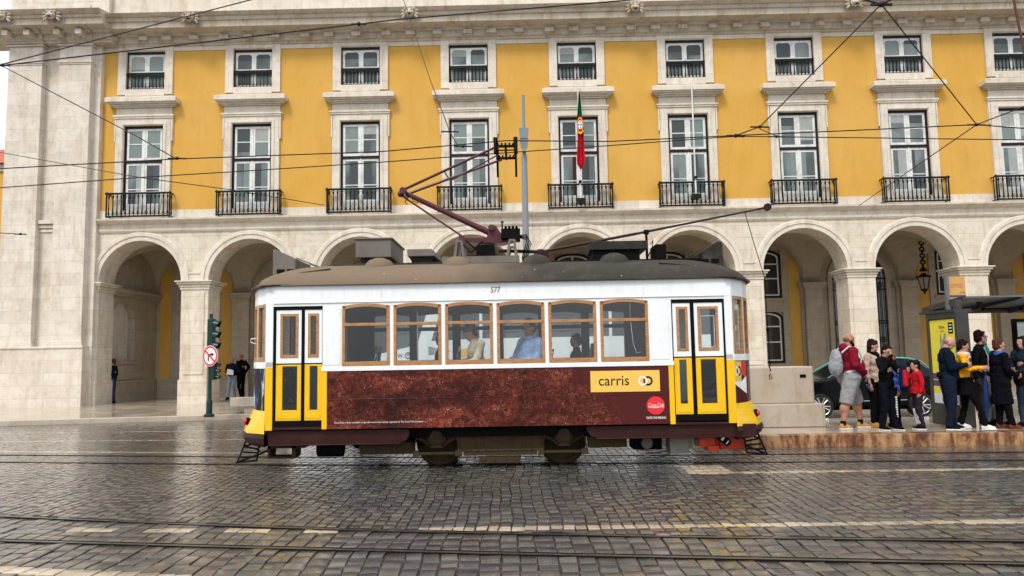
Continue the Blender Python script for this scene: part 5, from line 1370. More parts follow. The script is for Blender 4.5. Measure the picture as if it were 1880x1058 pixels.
    if beard:
        t = MB(); t.ell(hp(0, .062, -.088), (.046 * hk, .040 * hk, .045 * hk), 12, 8, hr); t.ell(hp(0, .075, -.115), (.036 * hk, .03 * hk, .045 * hk), 10, 8, hr)
        for sg in (-1, 1): t.ell(hp(sg * .055, .02, -.055), (.018 * hk, .035 * hk, .04 * hk), 8, 6, hr)
        t.ell(hp(0, .10, -.036), (.03 * hk, .012 * hk, .009 * hk), 10, 6, hr); add_piece(root, remeshed(t, .009, 1), 'beard', beard)
    if cap:
        t = MB(); t.ell(hp(0, -.012, .055), (.090 * hk, .104 * hk, .080 * hk), 16, 10, hr); t.lathe([(.088 * hk, -.02), (.094 * hk, .01), (.088 * hk, .03)], hp(0, -.01, .035), 16)
        add_piece(root, remeshed(t, .010, 2), 'cap', cap)
    if glasses:
        t = MB()
        for sg in (-1, 1):
            cpt = [hp(sg * .032 + .025 * math.cos(a1), .104, .010 + .017 * math.sin(a1)) for a1 in [i * math.pi / 5 for i in range(11)]]; t.tube(cpt, .003 * hk, 5)
            t.cyl(hp(sg * .057, .10, .016), hp(sg * .082, -.005, .012), .003 * hk, n=5)
        t.cyl(hp(-.008, .106, .014), hp(.008, .106, .014), .003 * hk, n=5); o_ = t.build('glasses', M['ink'], None, at=(0, 0, 0)); o_.parent = root
    root['_'] = 1; del root['_']
    PEOPLE.append(root); return root, J, s
def pl_(root, x, y, z): return root.matrix_world @ Vector((x, y, z))
black = C_('black_cloth', (.005, .005, .006)); navy = C_('navy_cloth', (.007, .010, .022)); denim = C_('blue_denim', (.035, .055, .10)); lden = C_('pale_denim', (.20, .27, .34))
grey = C_('grey_jersey', (.27, .27, .28)); wine = C_('wine_red_fleece', (.20, .010, .024)); beige = C_('beige_knit', (.50, .36, .29)); red = C_('red_jersey', (.50, .012, .022))
yellowc = C_('yellow_jacket_cloth', (.80, .37, .015)); hairB = C_('dark_brown_hair', (.012, .007, .005), rough=.5, sc=40); hairR = C_('reddish_brown_hair', (.085, .028, .018), rough=.5, sc=40)
hairG = C_('short_grey_hair', (.22, .15, .11)); tan = C_('tan_suede', (.52, .27, .07)); white = C_('white_cloth', (.75, .75, .73)); brownl = C_('brown_leather', (.15, .045, .02)); bluesh = C_('light_blue_shirt', (.42, .56, .88))
cream_c = C_('cream_jacket_cloth', (.86, .72, .52)); orange_c = C_('orange_red_cap_cloth', (.75, .07, .02)); blue_c = C_('blue_cloth', (.05, .10, .38)); khaki = C_('dark_grey_cloth', (.10, .10, .105)); sand_s = C_('green_grey_trousers', (.21, .215, .205))
GR = 'people waiting on the tram stop platform'
# man in wine red hoodie facing right
p1, J1, s1 = person('bald bearded man in wine-red hoodie, grey shorts and tan shoes carrying a grey backpack', (6.36, 14.55, KZ), 8, 1.84,
    dict(shR=(.20, -.01, 1.42), shL=(-.20, -.01, 1.42), elR=(.27, -.03, 1.16), elL=(-.27, -.03, 1.16), wrR=(.20, .20, 1.03), wrL=(-.20, .20, 1.03), handR=(-.6, .5, -.2), handL=(.6, .5, -.2),
         anR=(.12, -.24, .09), knR=(.11, -.15, .50), anL=(-.11, .24, .09), knL=(-.11, .20, .50), head=(0, .035, 1.64), ftR=8, ftL=-5),
    wine, grey, tan, C_('shaved_head_shadow', (.20, .11, .08)), SKIN_DK, fat=.75, bald=True, beard=hairB, shorts=True, hood=True, sole=white, group=GR, head_turn=-6, detail=True)
sk = MB()
for a_ in 'LR': sk.cyl(J1['an' + a_] - Vector((0, 0, .01)), J1['an' + a_] + Vector((0, .0, .075)), .052, .050, n=14)
o = sk.build('sock', black, None, at=(0, 0, 0)); o.parent = p1
# woman in beige sweater
p2, J2, _ = person('woman in beige jumper with dark hair and black scarf, standing behind the boy in black', (6.98, 14.85, KZ), -55, 1.70,
    dict(elR=(.25, 0, 1.13), wrR=(.26, .06, .87), elL=(-.25, .02, 1.14), wrL=(-.15, .22, 1.10)), beige, black, tan, hairB, long_hair=True, sleeves=.55, top_long=.10, cap=C_('dark_wine_beret', (.035, .012, .018)), group=GR, head_tilt=8, head_turn=25)
sc_ = MB(); sc_.lathe([(.06, -.05), (.095, -.03), (.10, .02), (.07, .05)], J2['neck'] + Vector((0, .01, 0)), 14); limb(sc_, J2['neck'] + Vector((.0, .10, -.02)), J2['neck'] + Vector((.0, .13, -.20)), .04, .03)
o = add_piece(p2, remeshed(sc_, .010, 2), 'scarf', black)
# boy in black tracksuit, hands at his face
p3, J3, _ = person('boy in black tracksuit holding both hands up to his face, coat over his arm', (6.86, 14.12, KZ), -62, 1.60,
    dict(elR=(.26, .12, 1.22), wrR=(.07, .20, 1.52), handR=(-.3, -.35, .5), elL=(-.27, .10, 1.20), wrL=(-.16, .26, 1.22), handL=(.6, .2, .0), head=(0, .06, 1.62), anL=(-.16, .05, .09), anR=(.10, -.08, .09)),
    black, C_('black_track_trousers', (.005, .006, .011)), black, hairB, group=GR, head_tilt=22, sole=white, hands=(1.0, 1.0), slim=1.04)
st_ = MB(); 
for k in range(9): z = .24 + .045 * k; st_.box(-.150 - .012, .075, z, -.125, .092, z + .030)
o = st_.build('trouser_stripe', M['chalk'], None, at=(0, 0, 0)); o.parent = p3; o.rotation_euler = (0, 0, 0)
# child behind in orange cap
p3b, _, _ = person('small child in orange-red cap and blue coat, mostly hidden behind the boy in black', (7.30, 14.75, KZ), 200, 1.38, {}, blue_c, black, black, hairB, cap=orange_c, group=GR)
# boy in red
p4, J4, _ = person('small boy in red jumper and red-black-white trousers, facing left with one hand at his mouth', (7.48, 14.2, KZ), 172, 1.28,
    dict(elR=(.19, .14, 1.20), wrR=(.05, .22, 1.46), handR=(-.2, -.2, .5), elL=(-.22, -.05, 1.18), wrL=(-.2, .02, .95), anR=(.07, -.02, .09), anL=(-.05, -.06, .09), knL=(-.09, .05, .52)), red, C_('red_black_track', (.03, .018, .03)), black, hairB, group=GR, top_long=.08, sole=white, collar=False, slim=1.1)
st_ = MB(); s4 = 1.28 / 1.75
st_.mat(0); limb(st_, Vector((-.075, .05, .52)) * s4, Vector((-.052, -.03, .16)) * s4, .068 * s4, .060 * s4); limb(st_, Vector((.09, .05, .50)) * s4, Vector((.072, .0, .16)) * s4, .066 * s4, .058 * s4)
me_ = remeshed(st_, .012, 1); o = add_piece(p4, me_, 'white_leg_panel', white)
# bald man in navy quilted jacket looking at phone
p5, J5, _ = person('bald man in navy quilted jacket and dark jeans looking down at his phone', (7.98, 14.06, KZ), -18, 1.76,
    dict(elR=(.25, .02, 1.15), wrR=(.10, .30, 1.20), handR=(-.4, .8, .1), elL=(-.25, .02, 1.15), wrL=(-.08, .29, 1.20), handL=(.4, .8, .1), head=(0, .07, 1.60), chest=(0, -.0, 1.27), anR=(.10, -.04, .09), anL=(-.10, .07, .09)),
    C_('navy_quilted_jacket', (.005, .009, .020)), C_('dark_blue_jeans', (.009, .015, .032)), black, hairG, SKIN, fat=.35, bald=True, head_tilt=28, top_long=.03, group=GR, sole=white, hands=(.9, .9))
# woman in yellow jacket
p6, J6, _ = person('curly-haired woman in yellow jacket, pale scarf and black leggings leaning by the poster case', (8.36, 14.2, KZ), -28, 1.66,
    dict(elR=(.27, .05, 1.18), wrR=(.22, .30, 1.20), handR=(.2, .8, .1), elL=(-.25, .08, 1.16), wrL=(-.10, .26, 1.18), handL=(.3, .7, .1), anR=(.13, .30, .09), knR=(.12, .20, .50), anL=(-.08, -.10, .09), knL=(-.10, .0, .50), head=(0, .03, 1.63)),
    yellowc, C_('black_leggings', (.005, .004, .005)), white, hairB, long_hair=False, group=GR, head_tilt=12, sole=white, hands=(1.1, .8), slim=.93)
sc_ = MB(); sc_.lathe([(.06, -.07), (.11, -.05), (.12, .0), (.10, .04), (.07, .05)], J6['neck'] + Vector((0, .02, 0)), 14); sc_.ell(J6['neck'] + Vector((0, .10, -.08)), (.08, .05, .09), 10, 8)
add_piece(p6, remeshed(sc_, .011, 2), 'scarf', C_('pale_pink_scarf', (.62, .48, .40)))
sk_ = MB(); sk_.lathe([(.14, .06), (.175, -.05), (.20, -.28), (.02, -.28)], J6['pelvis'], 18); add_piece(p6, remeshed(sk_, .012, 1), 'skirt', black)
# bearded man with glasses
p7, J7, _ = person('grey-bearded man with glasses in black jacket, teal shirt and grey trousers, legs crossed', (9.03, 14.72, KZ), -48, 1.83,
    dict(elR=(.26, -.02, 1.15), wrR=(.24, .10, .92), elL=(-.27, -.04, 1.18), wrL=(-.18, -.10, 1.0), anR=(-.10, .26, .09), knR=(.04, .24, .50), anL=(-.05, .02, .09), knL=(-.09, .06, .50), head=(0, .02, 1.64)),
    black, sand_s, black, hairB, SKIN_DK, beard=C_('grey_beard', (.25, .22, .20)), glasses=True, group=GR, head_turn=38, fat=.15, top_long=.06)
t = MB(); t.ell(J7['chest'] + Vector((0, .075, .04)), (.075, .09, .20), 12, 10); t.ell(J7['chest'] + Vector((0, .06, .13)), (.07, .085, .08), 12, 8)
add_piece(p7, remeshed(t, .011, 1), 'shirt', C_('teal_shirt', (.01, .20, .17)))
t = MB(); t.tube([J7['neck'] + Vector((.06, .085, -.02)), J7['chest'] + Vector((.09, .145, .02)), J7['pelvis'] + Vector((.10, .145, .05))], .008, 6); t.tube([J7['neck'] + Vector((-.06, .085, -.02)), J7['chest'] + Vector((-.09, .145, .02)), J7['pelvis'] + Vector((-.10, .145, .05))], .008, 6)
o = t.build('jacket_zip', C_('pinkish_zip_tape', (.6, .42, .42)), None, at=(0, 0, 0)); o.parent = p7
# woman in long black coat
p8, J8, _ = person('woman with reddish-brown hair in long black coat and blue scarf, brown shoes', (9.0, 14.12, KZ), 0, 1.66,
    dict(elR=(.25, .0, 1.14), wrR=(.16, .24, 1.05), handR=(-.3, .7, -.1), elL=(-.25, .02, 1.14), wrL=(-.12, .24, 1.08), anR=(.10, .10, .09), anL=(-.10, -.02, .09)), C_('black_wool_coat', (.004, .004, .008)), black, brownl, hairR, group=GR, top_long=.52, coat=.02, fat=.35, head_turn=-10)
sc_ = MB(); sc_.lathe([(.06, -.05), (.10, -.03), (.105, .02), (.07, .05)], J8['neck'] + Vector((0, .02, .0)), 14); sc_.ell(J8['neck'] + Vector((.04, .12, -.06)), (.05, .04, .08), 10, 8)
add_piece(p8, remeshed(sc_, .010, 2), 'scarf', C_('bright_blue_scarf', (.03, .12, .42)))
# person behind with reddish hair
p9, _, _ = person('reddish-haired person half hidden behind the woman in the long black coat', (9.28, 15.05, KZ), 60, 1.70, {}, black, khaki, black, hairR, group=GR, long_hair=True)
# person at the right edge
p10, J10, _ = person('woman in dark hooded jacket and blue jeans at the right edge of the photo', (9.62, 14.35, KZ), 200, 1.70,
    dict(elR=(.25, .05, 1.15), wrR=(.10, .24, 1.12), handR=(-.6, .4, 0), elL=(-.25, .05, 1.15), wrL=(-.08, .24, 1.08)), C_('dark_slate_jacket', (.012, .018, .030)), denim, black, hairB, group=GR, long_hair=True, hood=True)
t = MB(); t.ell(J10['head'] + Vector((0, -.03, .01)), (.105, .11, .135), 14, 10); t.ell(J10['neck'] + Vector((0, -.04, .02)), (.12, .10, .07), 12, 8)
add_piece(p10, remeshed(t, .012, 2), 'hood', C_('dark_slate_jacket', (.012, .018, .030)))
# arcade people at the left
GA = 'people standing under the arcade'
pa, Ja, _ = person('balding man in navy jumper and pale jeans holding white papers under the arcade', (-12.19, 31.2, PZ), -95, 1.74,
    dict(elR=(.28, -.02, 1.16), wrR=(.06, .16, 1.12), handR=(-.9, .2, 0), elL=(-.30, .0, 1.15), wrL=(-.12, .18, 1.08), handL=(.9, .1, 0), anL=(-.10, -.10, .09), anR=(.12, .08, .09), knR=(.11, .06, .5)), navy, lden, black, hairG, SKIN_DK, bald=True, group=GA, detail=False, head_turn=30)
pb, _, _ = person('bald man all in black with hand on hip, turned away beside the man with papers', (-12.08, 31.95, PZ), 150, 1.90,
    dict(elR=(.32, -.05, 1.22), wrR=(.17, -.06, 1.02), handR=(-.5, .5, -.3), anL=(-.08, -.1, .09)), black, black, black, C_('shaved_head', (.25, .13, .09)), SKIN_DK, bald=True, group=GA, detail=False)
pc, _, _ = person('person in navy jacket and jeans half hidden behind the first arcade pier', (-16.30, 29.52, PZ), 180, 1.74, {}, navy, denim, black, hairR, group=GA, detail=False)
# passengers inside the tram
SEAT = dict(pelvis=(0, 0, .96), hpL=(-.10, .04, .95), hpR=(.10, .04, .95), knL=(-.11, .44, .95), knR=(.11, .44, .95), anL=(-.11, .46, .52), anR=(.11, .46, .52), elL=(-.24, .08, 1.17), elR=(.24, .08, 1.17), wrL=(-.16, .32, 1.12), wrR=(.16, .32, 1.12), handL=(.1, .9, 0), handR=(-.1, .9, 0))
GP = 'passengers seated inside the tram'
def seated(label, x, y, **kw):
    H = kw.pop('H', 1.75); ps = dict(SEAT); ps.update(kw.pop('pose', {})); hd = kw.pop('heading', 180)
    return person(label, (x, y, .88 - .04 + (.0 if H < 1.8 else -.02) - .38 + .0), hd, H, ps, group=GP, **kw)
seated('passenger in cream jacket with dark cap bent over his hands, third tram window', -.70, 11.93, heading=197, H=1.83, top=cream_c, bottom=khaki, shoes=black, hair=hairB, cap=khaki, head_tilt=26, pose=dict(head=(0, .12, 1.60), neck=(0, .05, 1.46), chest=(0, .03, 1.27)))
seated('passenger with glasses in pale blue shirt and dark waistcoat, fourth tram window', .15, 11.95, heading=222, top=bluesh, bottom=khaki, shoes=black, hair=hairB, glasses=True, head_turn=10, head_tilt=10, fat=.45, skin=SKIN_DK, H=1.86)
seated('passenger silhouette with hair in a bun inside the fifth tram window', .98, 13.1, top=black, bottom=black, shoes=black, hair=hairB, bun=True, H=1.62)
seated('dark passenger silhouette inside the second tram window', -1.40, 13.15, top=black, bottom=black, shoes=black, hair=hairB, H=1.70)
w_ = MB(); w_.ell((0, 0, 0), (.19, .15, .24), 14, 10)
vest = PEOPLE[-3]; t = MB(); t.ell((0, -.03, 1.30), (.17, .15, .20), 14, 10); t.ell((0, -.05, 1.12), (.18, .16, .16), 14, 10); limb(t, (-.09, .02, 1.44), (-.10, .12, 1.25), .03, .03); limb(t, (.09, .02, 1.44), (.10, .12, 1.25), .03, .03)
add_piece(vest, remeshed(t, .013, 2), 'waistcoat', khaki)
# ------------------------------------------------------------------ things held or worn
def world_of(root, v):
    a_ = root.rotation_euler.z; q = Matrix.Rotation(a_, 3, 'Z'); return Vector(root.location) + q @ Vector(v)
def held(name, mb, mats, root, label, cat, vox=None, smooth=40):
    if vox: me = remeshed(mb, vox, 2, fold=.03); me.materials.clear(); me.materials.append(mats); o = bpy.data.objects.new(name, me); COL.objects.link(o)
    else: o = mb.build(name, mats, None, at=(0, 0, 0), smooth=smooth)
    o.location = root.location; o.rotation_euler = root.rotation_euler; ORG[o.name] = Vector(root.location)
    return tag(o, label, cat)
bp = empty('backpack', (p1.location.x, p1.location.y, KZ), 'pale grey backpack on the back of the man in the wine-red hoodie', 'backpack', rz=p1.rotation_euler.z)
t = MB(); t.ell((0, -.25, 1.30), (.16, .10, .24), 14, 10); t.ell((0, -.26, 1.20), (.16, .12, .20), 14, 10); t.ell((0, -.33, 1.18), (.11, .06, .14), 12, 8)
add_piece(bp, remeshed(t, .013, 2, fold=.03), 'bag', C_('grey_backpack_cloth', (.30, .31, .33)))
t = MB()
for sg in (-1, 1): t.tube([(sg * .12, -.20, 1.46), (sg * .15, -.05, 1.585), (sg * .16, .12, 1.53), (sg * .17, .185, 1.36), (sg * .20, .10, 1.15), (sg * .17, -.15, 1.08)], .020, 6)
add_piece(bp, remeshed(t, .010, 0), 'strap', C_('pale_grey_strap', (.55, .53, .52)))
t = MB()
for k in range(6):
    u = k / 5; x_, y_ = -.02 - .30 * u, .34 - .22 * u
    limb(t, (x_, y_, 1.20 - .03 * u), (x_ - .02 * math.sin(k * 2), y_ + .015, .84 + .05 * math.sin(k * 1.7)), .055, .07)
cr_ = held('coat', t, C_('navy_coat_cloth', (.010, .014, .040)), p3, 'navy coat with red panels draped over the arm of the boy in black', 'coat', .012)
t = MB()
for k in range(3):
    u = k / 2; limb(t, (.0 - .13 * u, .385 - .06 * u, 1.10), (-.0 - .12 * u, .395 - .07 * u, .86), .035, .045)
o = add_piece(None, remeshed(t, .011, 1), 'red_panel', red); o.parent = cr_
hb = MB(); hb.ell((.13, .20, 1.0), (.10, .05, .075), 12, 8); hb.tube([(.05, .20, 1.03), (-.05, .16, 1.25), (-.10, .02, 1.38)], .008, 5)
held('handbag', hb, black, p6, 'small black shoulder bag at the hip of the woman in yellow', 'bag')
hb = MB(); hb.ell((-.02, .36, .92), (.11, .09, .15), 12, 8); hb.tube([(-.02, .34, 1.04), (.02, .28, 1.12), (.08, .34, 1.04)], .010, 5)
held('handbag', hb, black, p8, 'black handbag hanging from the hands of the woman in the long black coat', 'bag')
ph = MB(); ph.box(-.035, .385, 1.19, .035, .40, 1.33); held('phone', ph, M['ink'], p5, 'black phone in the hands of the bald man in navy', 'phone', smooth=0)
ph = MB(); ph.box(.235, .05, .76, .30, .075, .86); held('phone', ph, blue_c, p2, 'blue phone hanging in the hand of the woman in the beige jumper', 'phone', smooth=0)
um = MB(); um.tube([(.28, .14, .98), (.275, .13, .85), (.27, .12, .6), (.26, .10, .20), (.26, .10, .12)], [.02, .035, .055, .03, .006], 10); um.tube([(.28, .14, .95), (.285, .14, 1.05), (.27, .17, 1.08), (.25, .18, 1.04)], .012, 6)
held('umbrella', um, C_('blue_umbrella_cloth', (.03, .06, .22)), p7, 'furled blue umbrella hanging beside the grey-bearded man', 'umbrella')
pp = MB(); pp.hexa([(-.17, .245, 1.00), (.10, .265, 1.04), (.10, .268, 1.04), (-.17, .248, 1.00), (-.19, .245, 1.20), (.07, .265, 1.27), (.07, .268, 1.27), (-.19, .248, 1.20)])
held('papers', pp, M['chalk'], pa, 'sheaf of white papers held by the man in navy under the arcade', 'papers', smooth=0)
pp = MB(); pp.box(-.02, .42, 1.08, .03, .435, 1.20)
po = PEOPLE[-4]; held('phone', pp, M['ink'], po, 'dark phone in the hands of the cream-jacketed tram passenger', 'phone', smooth=0)

# ------------------------------------------------------------------ stone block, bench
def P_(x, y, z): return (x, y, z)
bk = empty('stone_block', (4.9, 15.2, KZ), 'large pale stone plinth block at the right end of the tram', 'block')
t = MB(); t.box(3.6, 15.0, KZ, 6.05, 15.9, .68); t.build('base', M['block'], bk, smooth=0, bevel=.02)
t = MB(); t.box(3.6, 15.12, .68, 5.90, 15.8, 1.42); t.build('upper_block', M['block'], bk, smooth=0, bevel=.025)
t = MB(); t.box(5.62, 15.105, 1.20, 5.74, 15.12, 1.26); t.build('small_plaque', M['black'], bk, smooth=0)
bn = empty('stone_bench', (-8.2, 22.75, PZ), 'low white stone bench on the pavement behind the left end of the tram', 'bench')
t = MB(); t.box(-8.86, 22.55, .35, -7.2, 23.05, .62); t.build('seat', M['block'], bn, smooth=0, bevel=.015)
t = MB(); t.box(-8.45, 22.62, PZ, -7.5, 22.98, .35); t.build('base', M['block'], bn, smooth=0, bevel=.01)

# ------------------------------------------------------------------ traffic light with no-right-turn sign
grn = paint('dark_green_pole_paint', (.008, .035, .028), .35)
tl = empty('traffic_light', (-8.98, 21.35, PZ), 'dark green traffic light with no-right-turn sign on the left pavement kerb', 'traffic light')
x, y = -8.98, 21.35
t = MB(); t.lathe([(.15, 0), (.15, .06), (.085, .10), (.085, .42), (.075, .46), (.058, .50), (.05, 1.2), (.048, 2.95), (.0, 2.97)], (x, y, PZ), 16); t.build('pole', grn, tl, smooth=40)
def signal(x0, z0, z1, n, k, nm):
    mb = MB(); mb.box(x0, y - .12, z0, x0 + .16 * k, y + .12, z1); h = (z1 - z0) / n
    ob = mb.build(nm, grn, tl, smooth=0, bevel=.015)
    v = MB()
    for i in range(n):
        zc = z0 + h * (i + .5); N_ = 12; r_ = h * .40; L_ = .20 * k
        A = [(x0 + .16 * k, y + r_ * math.cos(a_), zc + r_ * math.sin(a_)) for a_ in [R(-25 + 230 * j / N_) for j in range(N_ + 1)]]
        B = [(x0 + .16 * k + L_ * (.55 + .45 * max(0, math.sin(R(-25 + 230 * j / N_)))), y + r_ * 1.02 * math.cos(R(-25 + 230 * j / N_)), zc + r_ * math.sin(R(-25 + 230 * j / N_)) - .03) for j in range(N_ + 1)]
        v.strip(A, B); v.strip([(p[0], p[1] * .999 + y * .001, p[2] - .008) for p in A], [(p[0], p[1], p[2] - .008) for p in B])
    v.build('visor', grn, ob, fix=False, smooth=60)
    for i in range(n):
        zc = z0 + h * (i + .5); q = MB(); q.ell((x0 + .165 * k, y, zc), (.02, h * .36, h * .36), 14, 8)
        q.build('lens', paint('signal_lens_%s%d' % (nm[:3], i), ((.10, .01, .01), (.10, .05, .01), (.01, .08, .04))[i % 3], .2), ob, smooth=60)
signal(-9.04, 2.02, 2.96, 3, 1.0, 'signal_head'); signal(-8.93, 1.20, 1.72, 3, .75, 'lower_signal')
sg = MB(); n = 32; cx_, cz_, r_ = -8.93, 1.86 + .03, .29; yy = y - .14
disc = lambda r, d: [(cx_ + r * math.cos(2 * math.pi * i / n) * .72, yy - d - (r * math.cos(2 * math.pi * i / n)) * -.65 * .0, cz_ + r * math.sin(2 * math.pi * i / n)) for i in range(n)]
t = MB(); t.mat(0).add(disc(.30, 0) + disc(.30, -.02), [tuple(range(n)), tuple(range(2 * n - 1, n - 1, -1))] + [(i, (i + 1) % n, n + (i + 1) % n, n + i) for i in range(n)])
t.mat(1); D0 = disc(.285, .003); D1 = disc(.235, .003); t.add(D0 + D1, [(i, (i + 1) % n, n + (i + 1) % n, n + i) for i in range(n)])
t.mat(2)
def sq(pts, d=.004): t.add([(cx_ + px_ * .72, yy - d, cz_ + pz_) for px_, pz_ in pts], [tuple(range(len(pts)))])
sq([(-.085, -.15), (-.045, -.15), (-.045, .06), (-.085, .06)]); sq([(-.085, .02), (.09, .02), (.09, .06), (-.085, .06)], .0045); sq([(.06, -.02), (.15, .04), (.06, .10)], .005)
t.mat(1); sq([(-.21, .13), (-.18, .17), (.20, -.14), (.17, -.18)], .006)
t.build('no_right_turn_sign', [M['chalk'], M['cocared'], M['ink']], tl, fix=False, smooth=0)

# ------------------------------------------------------------------ lamp column
lc = empty('street_lamp', (.21, 22.6, PZ), 'tall grey lamp column with small lantern rising behind the tram roof', 'street lamp')
gp = paint('grey_lamp_paint', (.22, .24, .26), .45)
k = 22.6 / 22
t = MB(); t.cyl((.21, 22.6, PZ), (.21, 22.6, 8.0), .13, .085, n=16); t.cyl((.21, 22.6, 8.0), (.21, 22.6, 9.90), .05, .045, n=12); t.build('pole', gp, lc, smooth=40)
t = MB(); t.mat(0).hexa([(.09, 22.3, 8.42), (.33, 22.3, 8.42), (.33, 22.5, 8.42), (.09, 22.5, 8.42), (.06, 22.28, 8.75), (.36, 22.28, 8.75), (.36, 22.52, 8.75), (.06, 22.52, 8.75)])
t.mat(1).hexa([(.14, 22.33, 8.12), (.28, 22.33, 8.12), (.28, 22.47, 8.12), (.14, 22.47, 8.12), (.09, 22.3, 8.40), (.33, 22.3, 8.40), (.33, 22.5, 8.40), (.09, 22.5, 8.40)])
t.mat(0).box(.15, 22.33, 8.02, .27, 22.55, 8.13)
for a_, b_ in ((.13, .08), (.29, .34)): t.cyl((a_, 22.32, 8.1), (b_, 22.29, 8.42), .012, n=6)
t.build('lantern', [gp, M['pane']], lc, smooth=20)

# ------------------------------------------------------------------ flag and flagpoles
def pole_(x, z0, z1, label):
    r = empty('flagpole', (x, 27.6, z0), label, 'flagpole')
    t = MB(); t.cyl((x, 27.6, z0), (x, 27.6, z1), .035, .025, n=10); t.ell((x, 27.6, z1), (.035, .035, .04), 8, 6); t.build('pole', M['white_frame'], r, smooth=40)
    t = MB(); t.box(x - .14, 27.52, z0 - .05, x + .14, 27.9, z0 + .12); t.build('foot', M['iron'], r, smooth=0)
    t = MB(); t.box(x - .05, 27.5, z0 + .7, x + .05, 27.9, z0 + .8); t.build('clamp', M['iron'], r, smooth=0)
    return r
pole_(2.36, 7.52, 12.15, 'white flagpole carrying the green and red flag on the balcony behind the pantograph')
pole_(6.72, 7.6, 12.15, 'bare white flagpole on the balcony right of the flag')
def flagmat():
    s = NT('flag_cloth'); O = s.obj(); x, y, z = s.sep(O)
    c = s.ramp(s.math('MULTIPLY_ADD', z, .3, .0), [(0, (.50, .008, .02)), (1, (.50, .008, .02))])
    s.p(color=c, rough=.7); return s.m
FL = [C_('flag_green', (.0, .16, .06)), C_('flag_red', (.52, .012, .025)), C_('flag_yellow', (.80, .55, .02)), C_('flag_white', (.8, .8, .8)), C_('flag_blue', (.02, .04, .25))]
fl = MB(); rows = []
FK = .82
prof = [(11.72, -.02, .03), (11.4, -.06, .07), (11.1, -.09, .10), (10.8, -.13, .13), (10.4, -.15, .17), (10.0, -.13, .17), (9.6, -.16, .18), (9.2, -.19, .19), (8.95, -.18, .16), (8.75, -.02, .03)]
x0 = 2.40
for z, a_, b_ in prof: rows.append([(x0 + (a_ + (b_ - a_) * k / 8) * FK, 27.50 - .06 * math.sin(k * 1.9 + z * 1.3), z) for k in range(9)])
for i in range(len(rows) - 1):
    z = (prof[i][0] + prof[i + 1][0]) / 2
    fl.mat(0 if z > 10.8 else (2 if z > 10.65 else 1)); fl.strip(rows[i], rows[i + 1])
flag = fl.build('flag', FL, None, at=(2.40, 27.5, 8.75), fix=False, smooth=60); tag(flag, 'green and red flag with shield hanging limp from the white pole on the balcony', 'flag')
sh = MB(); Yf = 27.415
def disc2(xc, zc, rx, rz, m, d): sh.mat(m).add([(xc + rx * math.cos(2 * math.pi * i / 20), Yf - d, zc + rz * math.sin(2 * math.pi * i / 20)) for i in range(20)], [tuple(range(20))])
disc2(x0 + .0, 10.42, .115, .31, 2, 0); disc2(x0 + .0, 10.42, .10, .27, 1, .002); disc2(x0 - .0, 10.44, .085, .17, 3, .004)
for dx, dz in ((0, 0), (0, .10), (0, -.10), (-.055, 0), (.055, 0)): disc2(x0 + dx, 10.44 + dz, .02, .035, 4, .006)
sh.mat(2).tube([(x0 - .13, Yf - .003, 10.15), (x0, Yf - .003, 10.08), (x0 + .13, Yf - .003, 10.2)], .022, 5)
sh.build('shield', FL, flag, fix=False, smooth=30)

# ------------------------------------------------------------------ hanging lantern in the arch
ln = empty('hanging_lantern', (16.85, 30.9, 4.0), 'black wrought-iron lantern hanging on an ornate chain inside the eighth arch', 'lantern')
x, y = 16.85, 30.9
t = MB()
t.lathe([(.02, 0), (.10, -.05), (.13, -.12), (.06, -.2), (.03, -.28)], (x, y, 6.58), 12)
z = 6.3
for k in range(9):
    r_ = .12 if k % 2 else .085
    t.tube([(x + r_ * math.cos(a_) * (1 if k % 2 else .4), y + r_ * math.cos(a_) * (.3 if k % 2 else 1), z + .085 * math.sin(a_)) for a_ in [i * math.pi / 4 for i in range(9)]], .034, 5); z -= .135
t.lathe([(.03, 0), (.11, -.08), (.15, -.16), (.08, -.20)], (x, y, z + .08), 10); t.build('chain', M['iron'], ln, smooth=40)
t = MB()
for i in range(6):
    a_ = i * math.pi / 3; c_, s_ = math.cos(a_), math.sin(a_)
    t.tube([(x + .05 * c_, y + .05 * s_, 5.12), (x + .16 * c_, y + .16 * s_, 5.0), (x + .07 * c_, y + .07 * s_, 4.86), (x + .12 * c_, y + .12 * s_, 4.80)], .016, 5)
    t.cyl((x + .26 * c_, y + .26 * s_, 4.72), (x + .14 * c_, y + .14 * s_, 4.22), .018, n=6); t.ell((x + .28 * c_, y + .28 * s_, 4.75), (.03, .03, .045), 6, 5)
t.lathe([(.05, .16), (.13, .10), (.22, .03), (.28, 0), (.28, -.03), (.24, -.04)], (x, y, 4.74), 6); t.lathe([(.15, 0), (.15, -.04), (.08, -.09), (.03, -.15), (.04, -.19), (.0, -.22)], (x, y, 4.22), 8)
t.build('lantern_cage', M['iron'], ln, smooth=25)
t = MB(); t.lathe([(.24, 4.70), (.13, 4.23)], (x, y, 0), 6); t.build('lantern_glass', paint('amber_grey_glass', (.30, .24, .20), .2), ln, smooth=0)

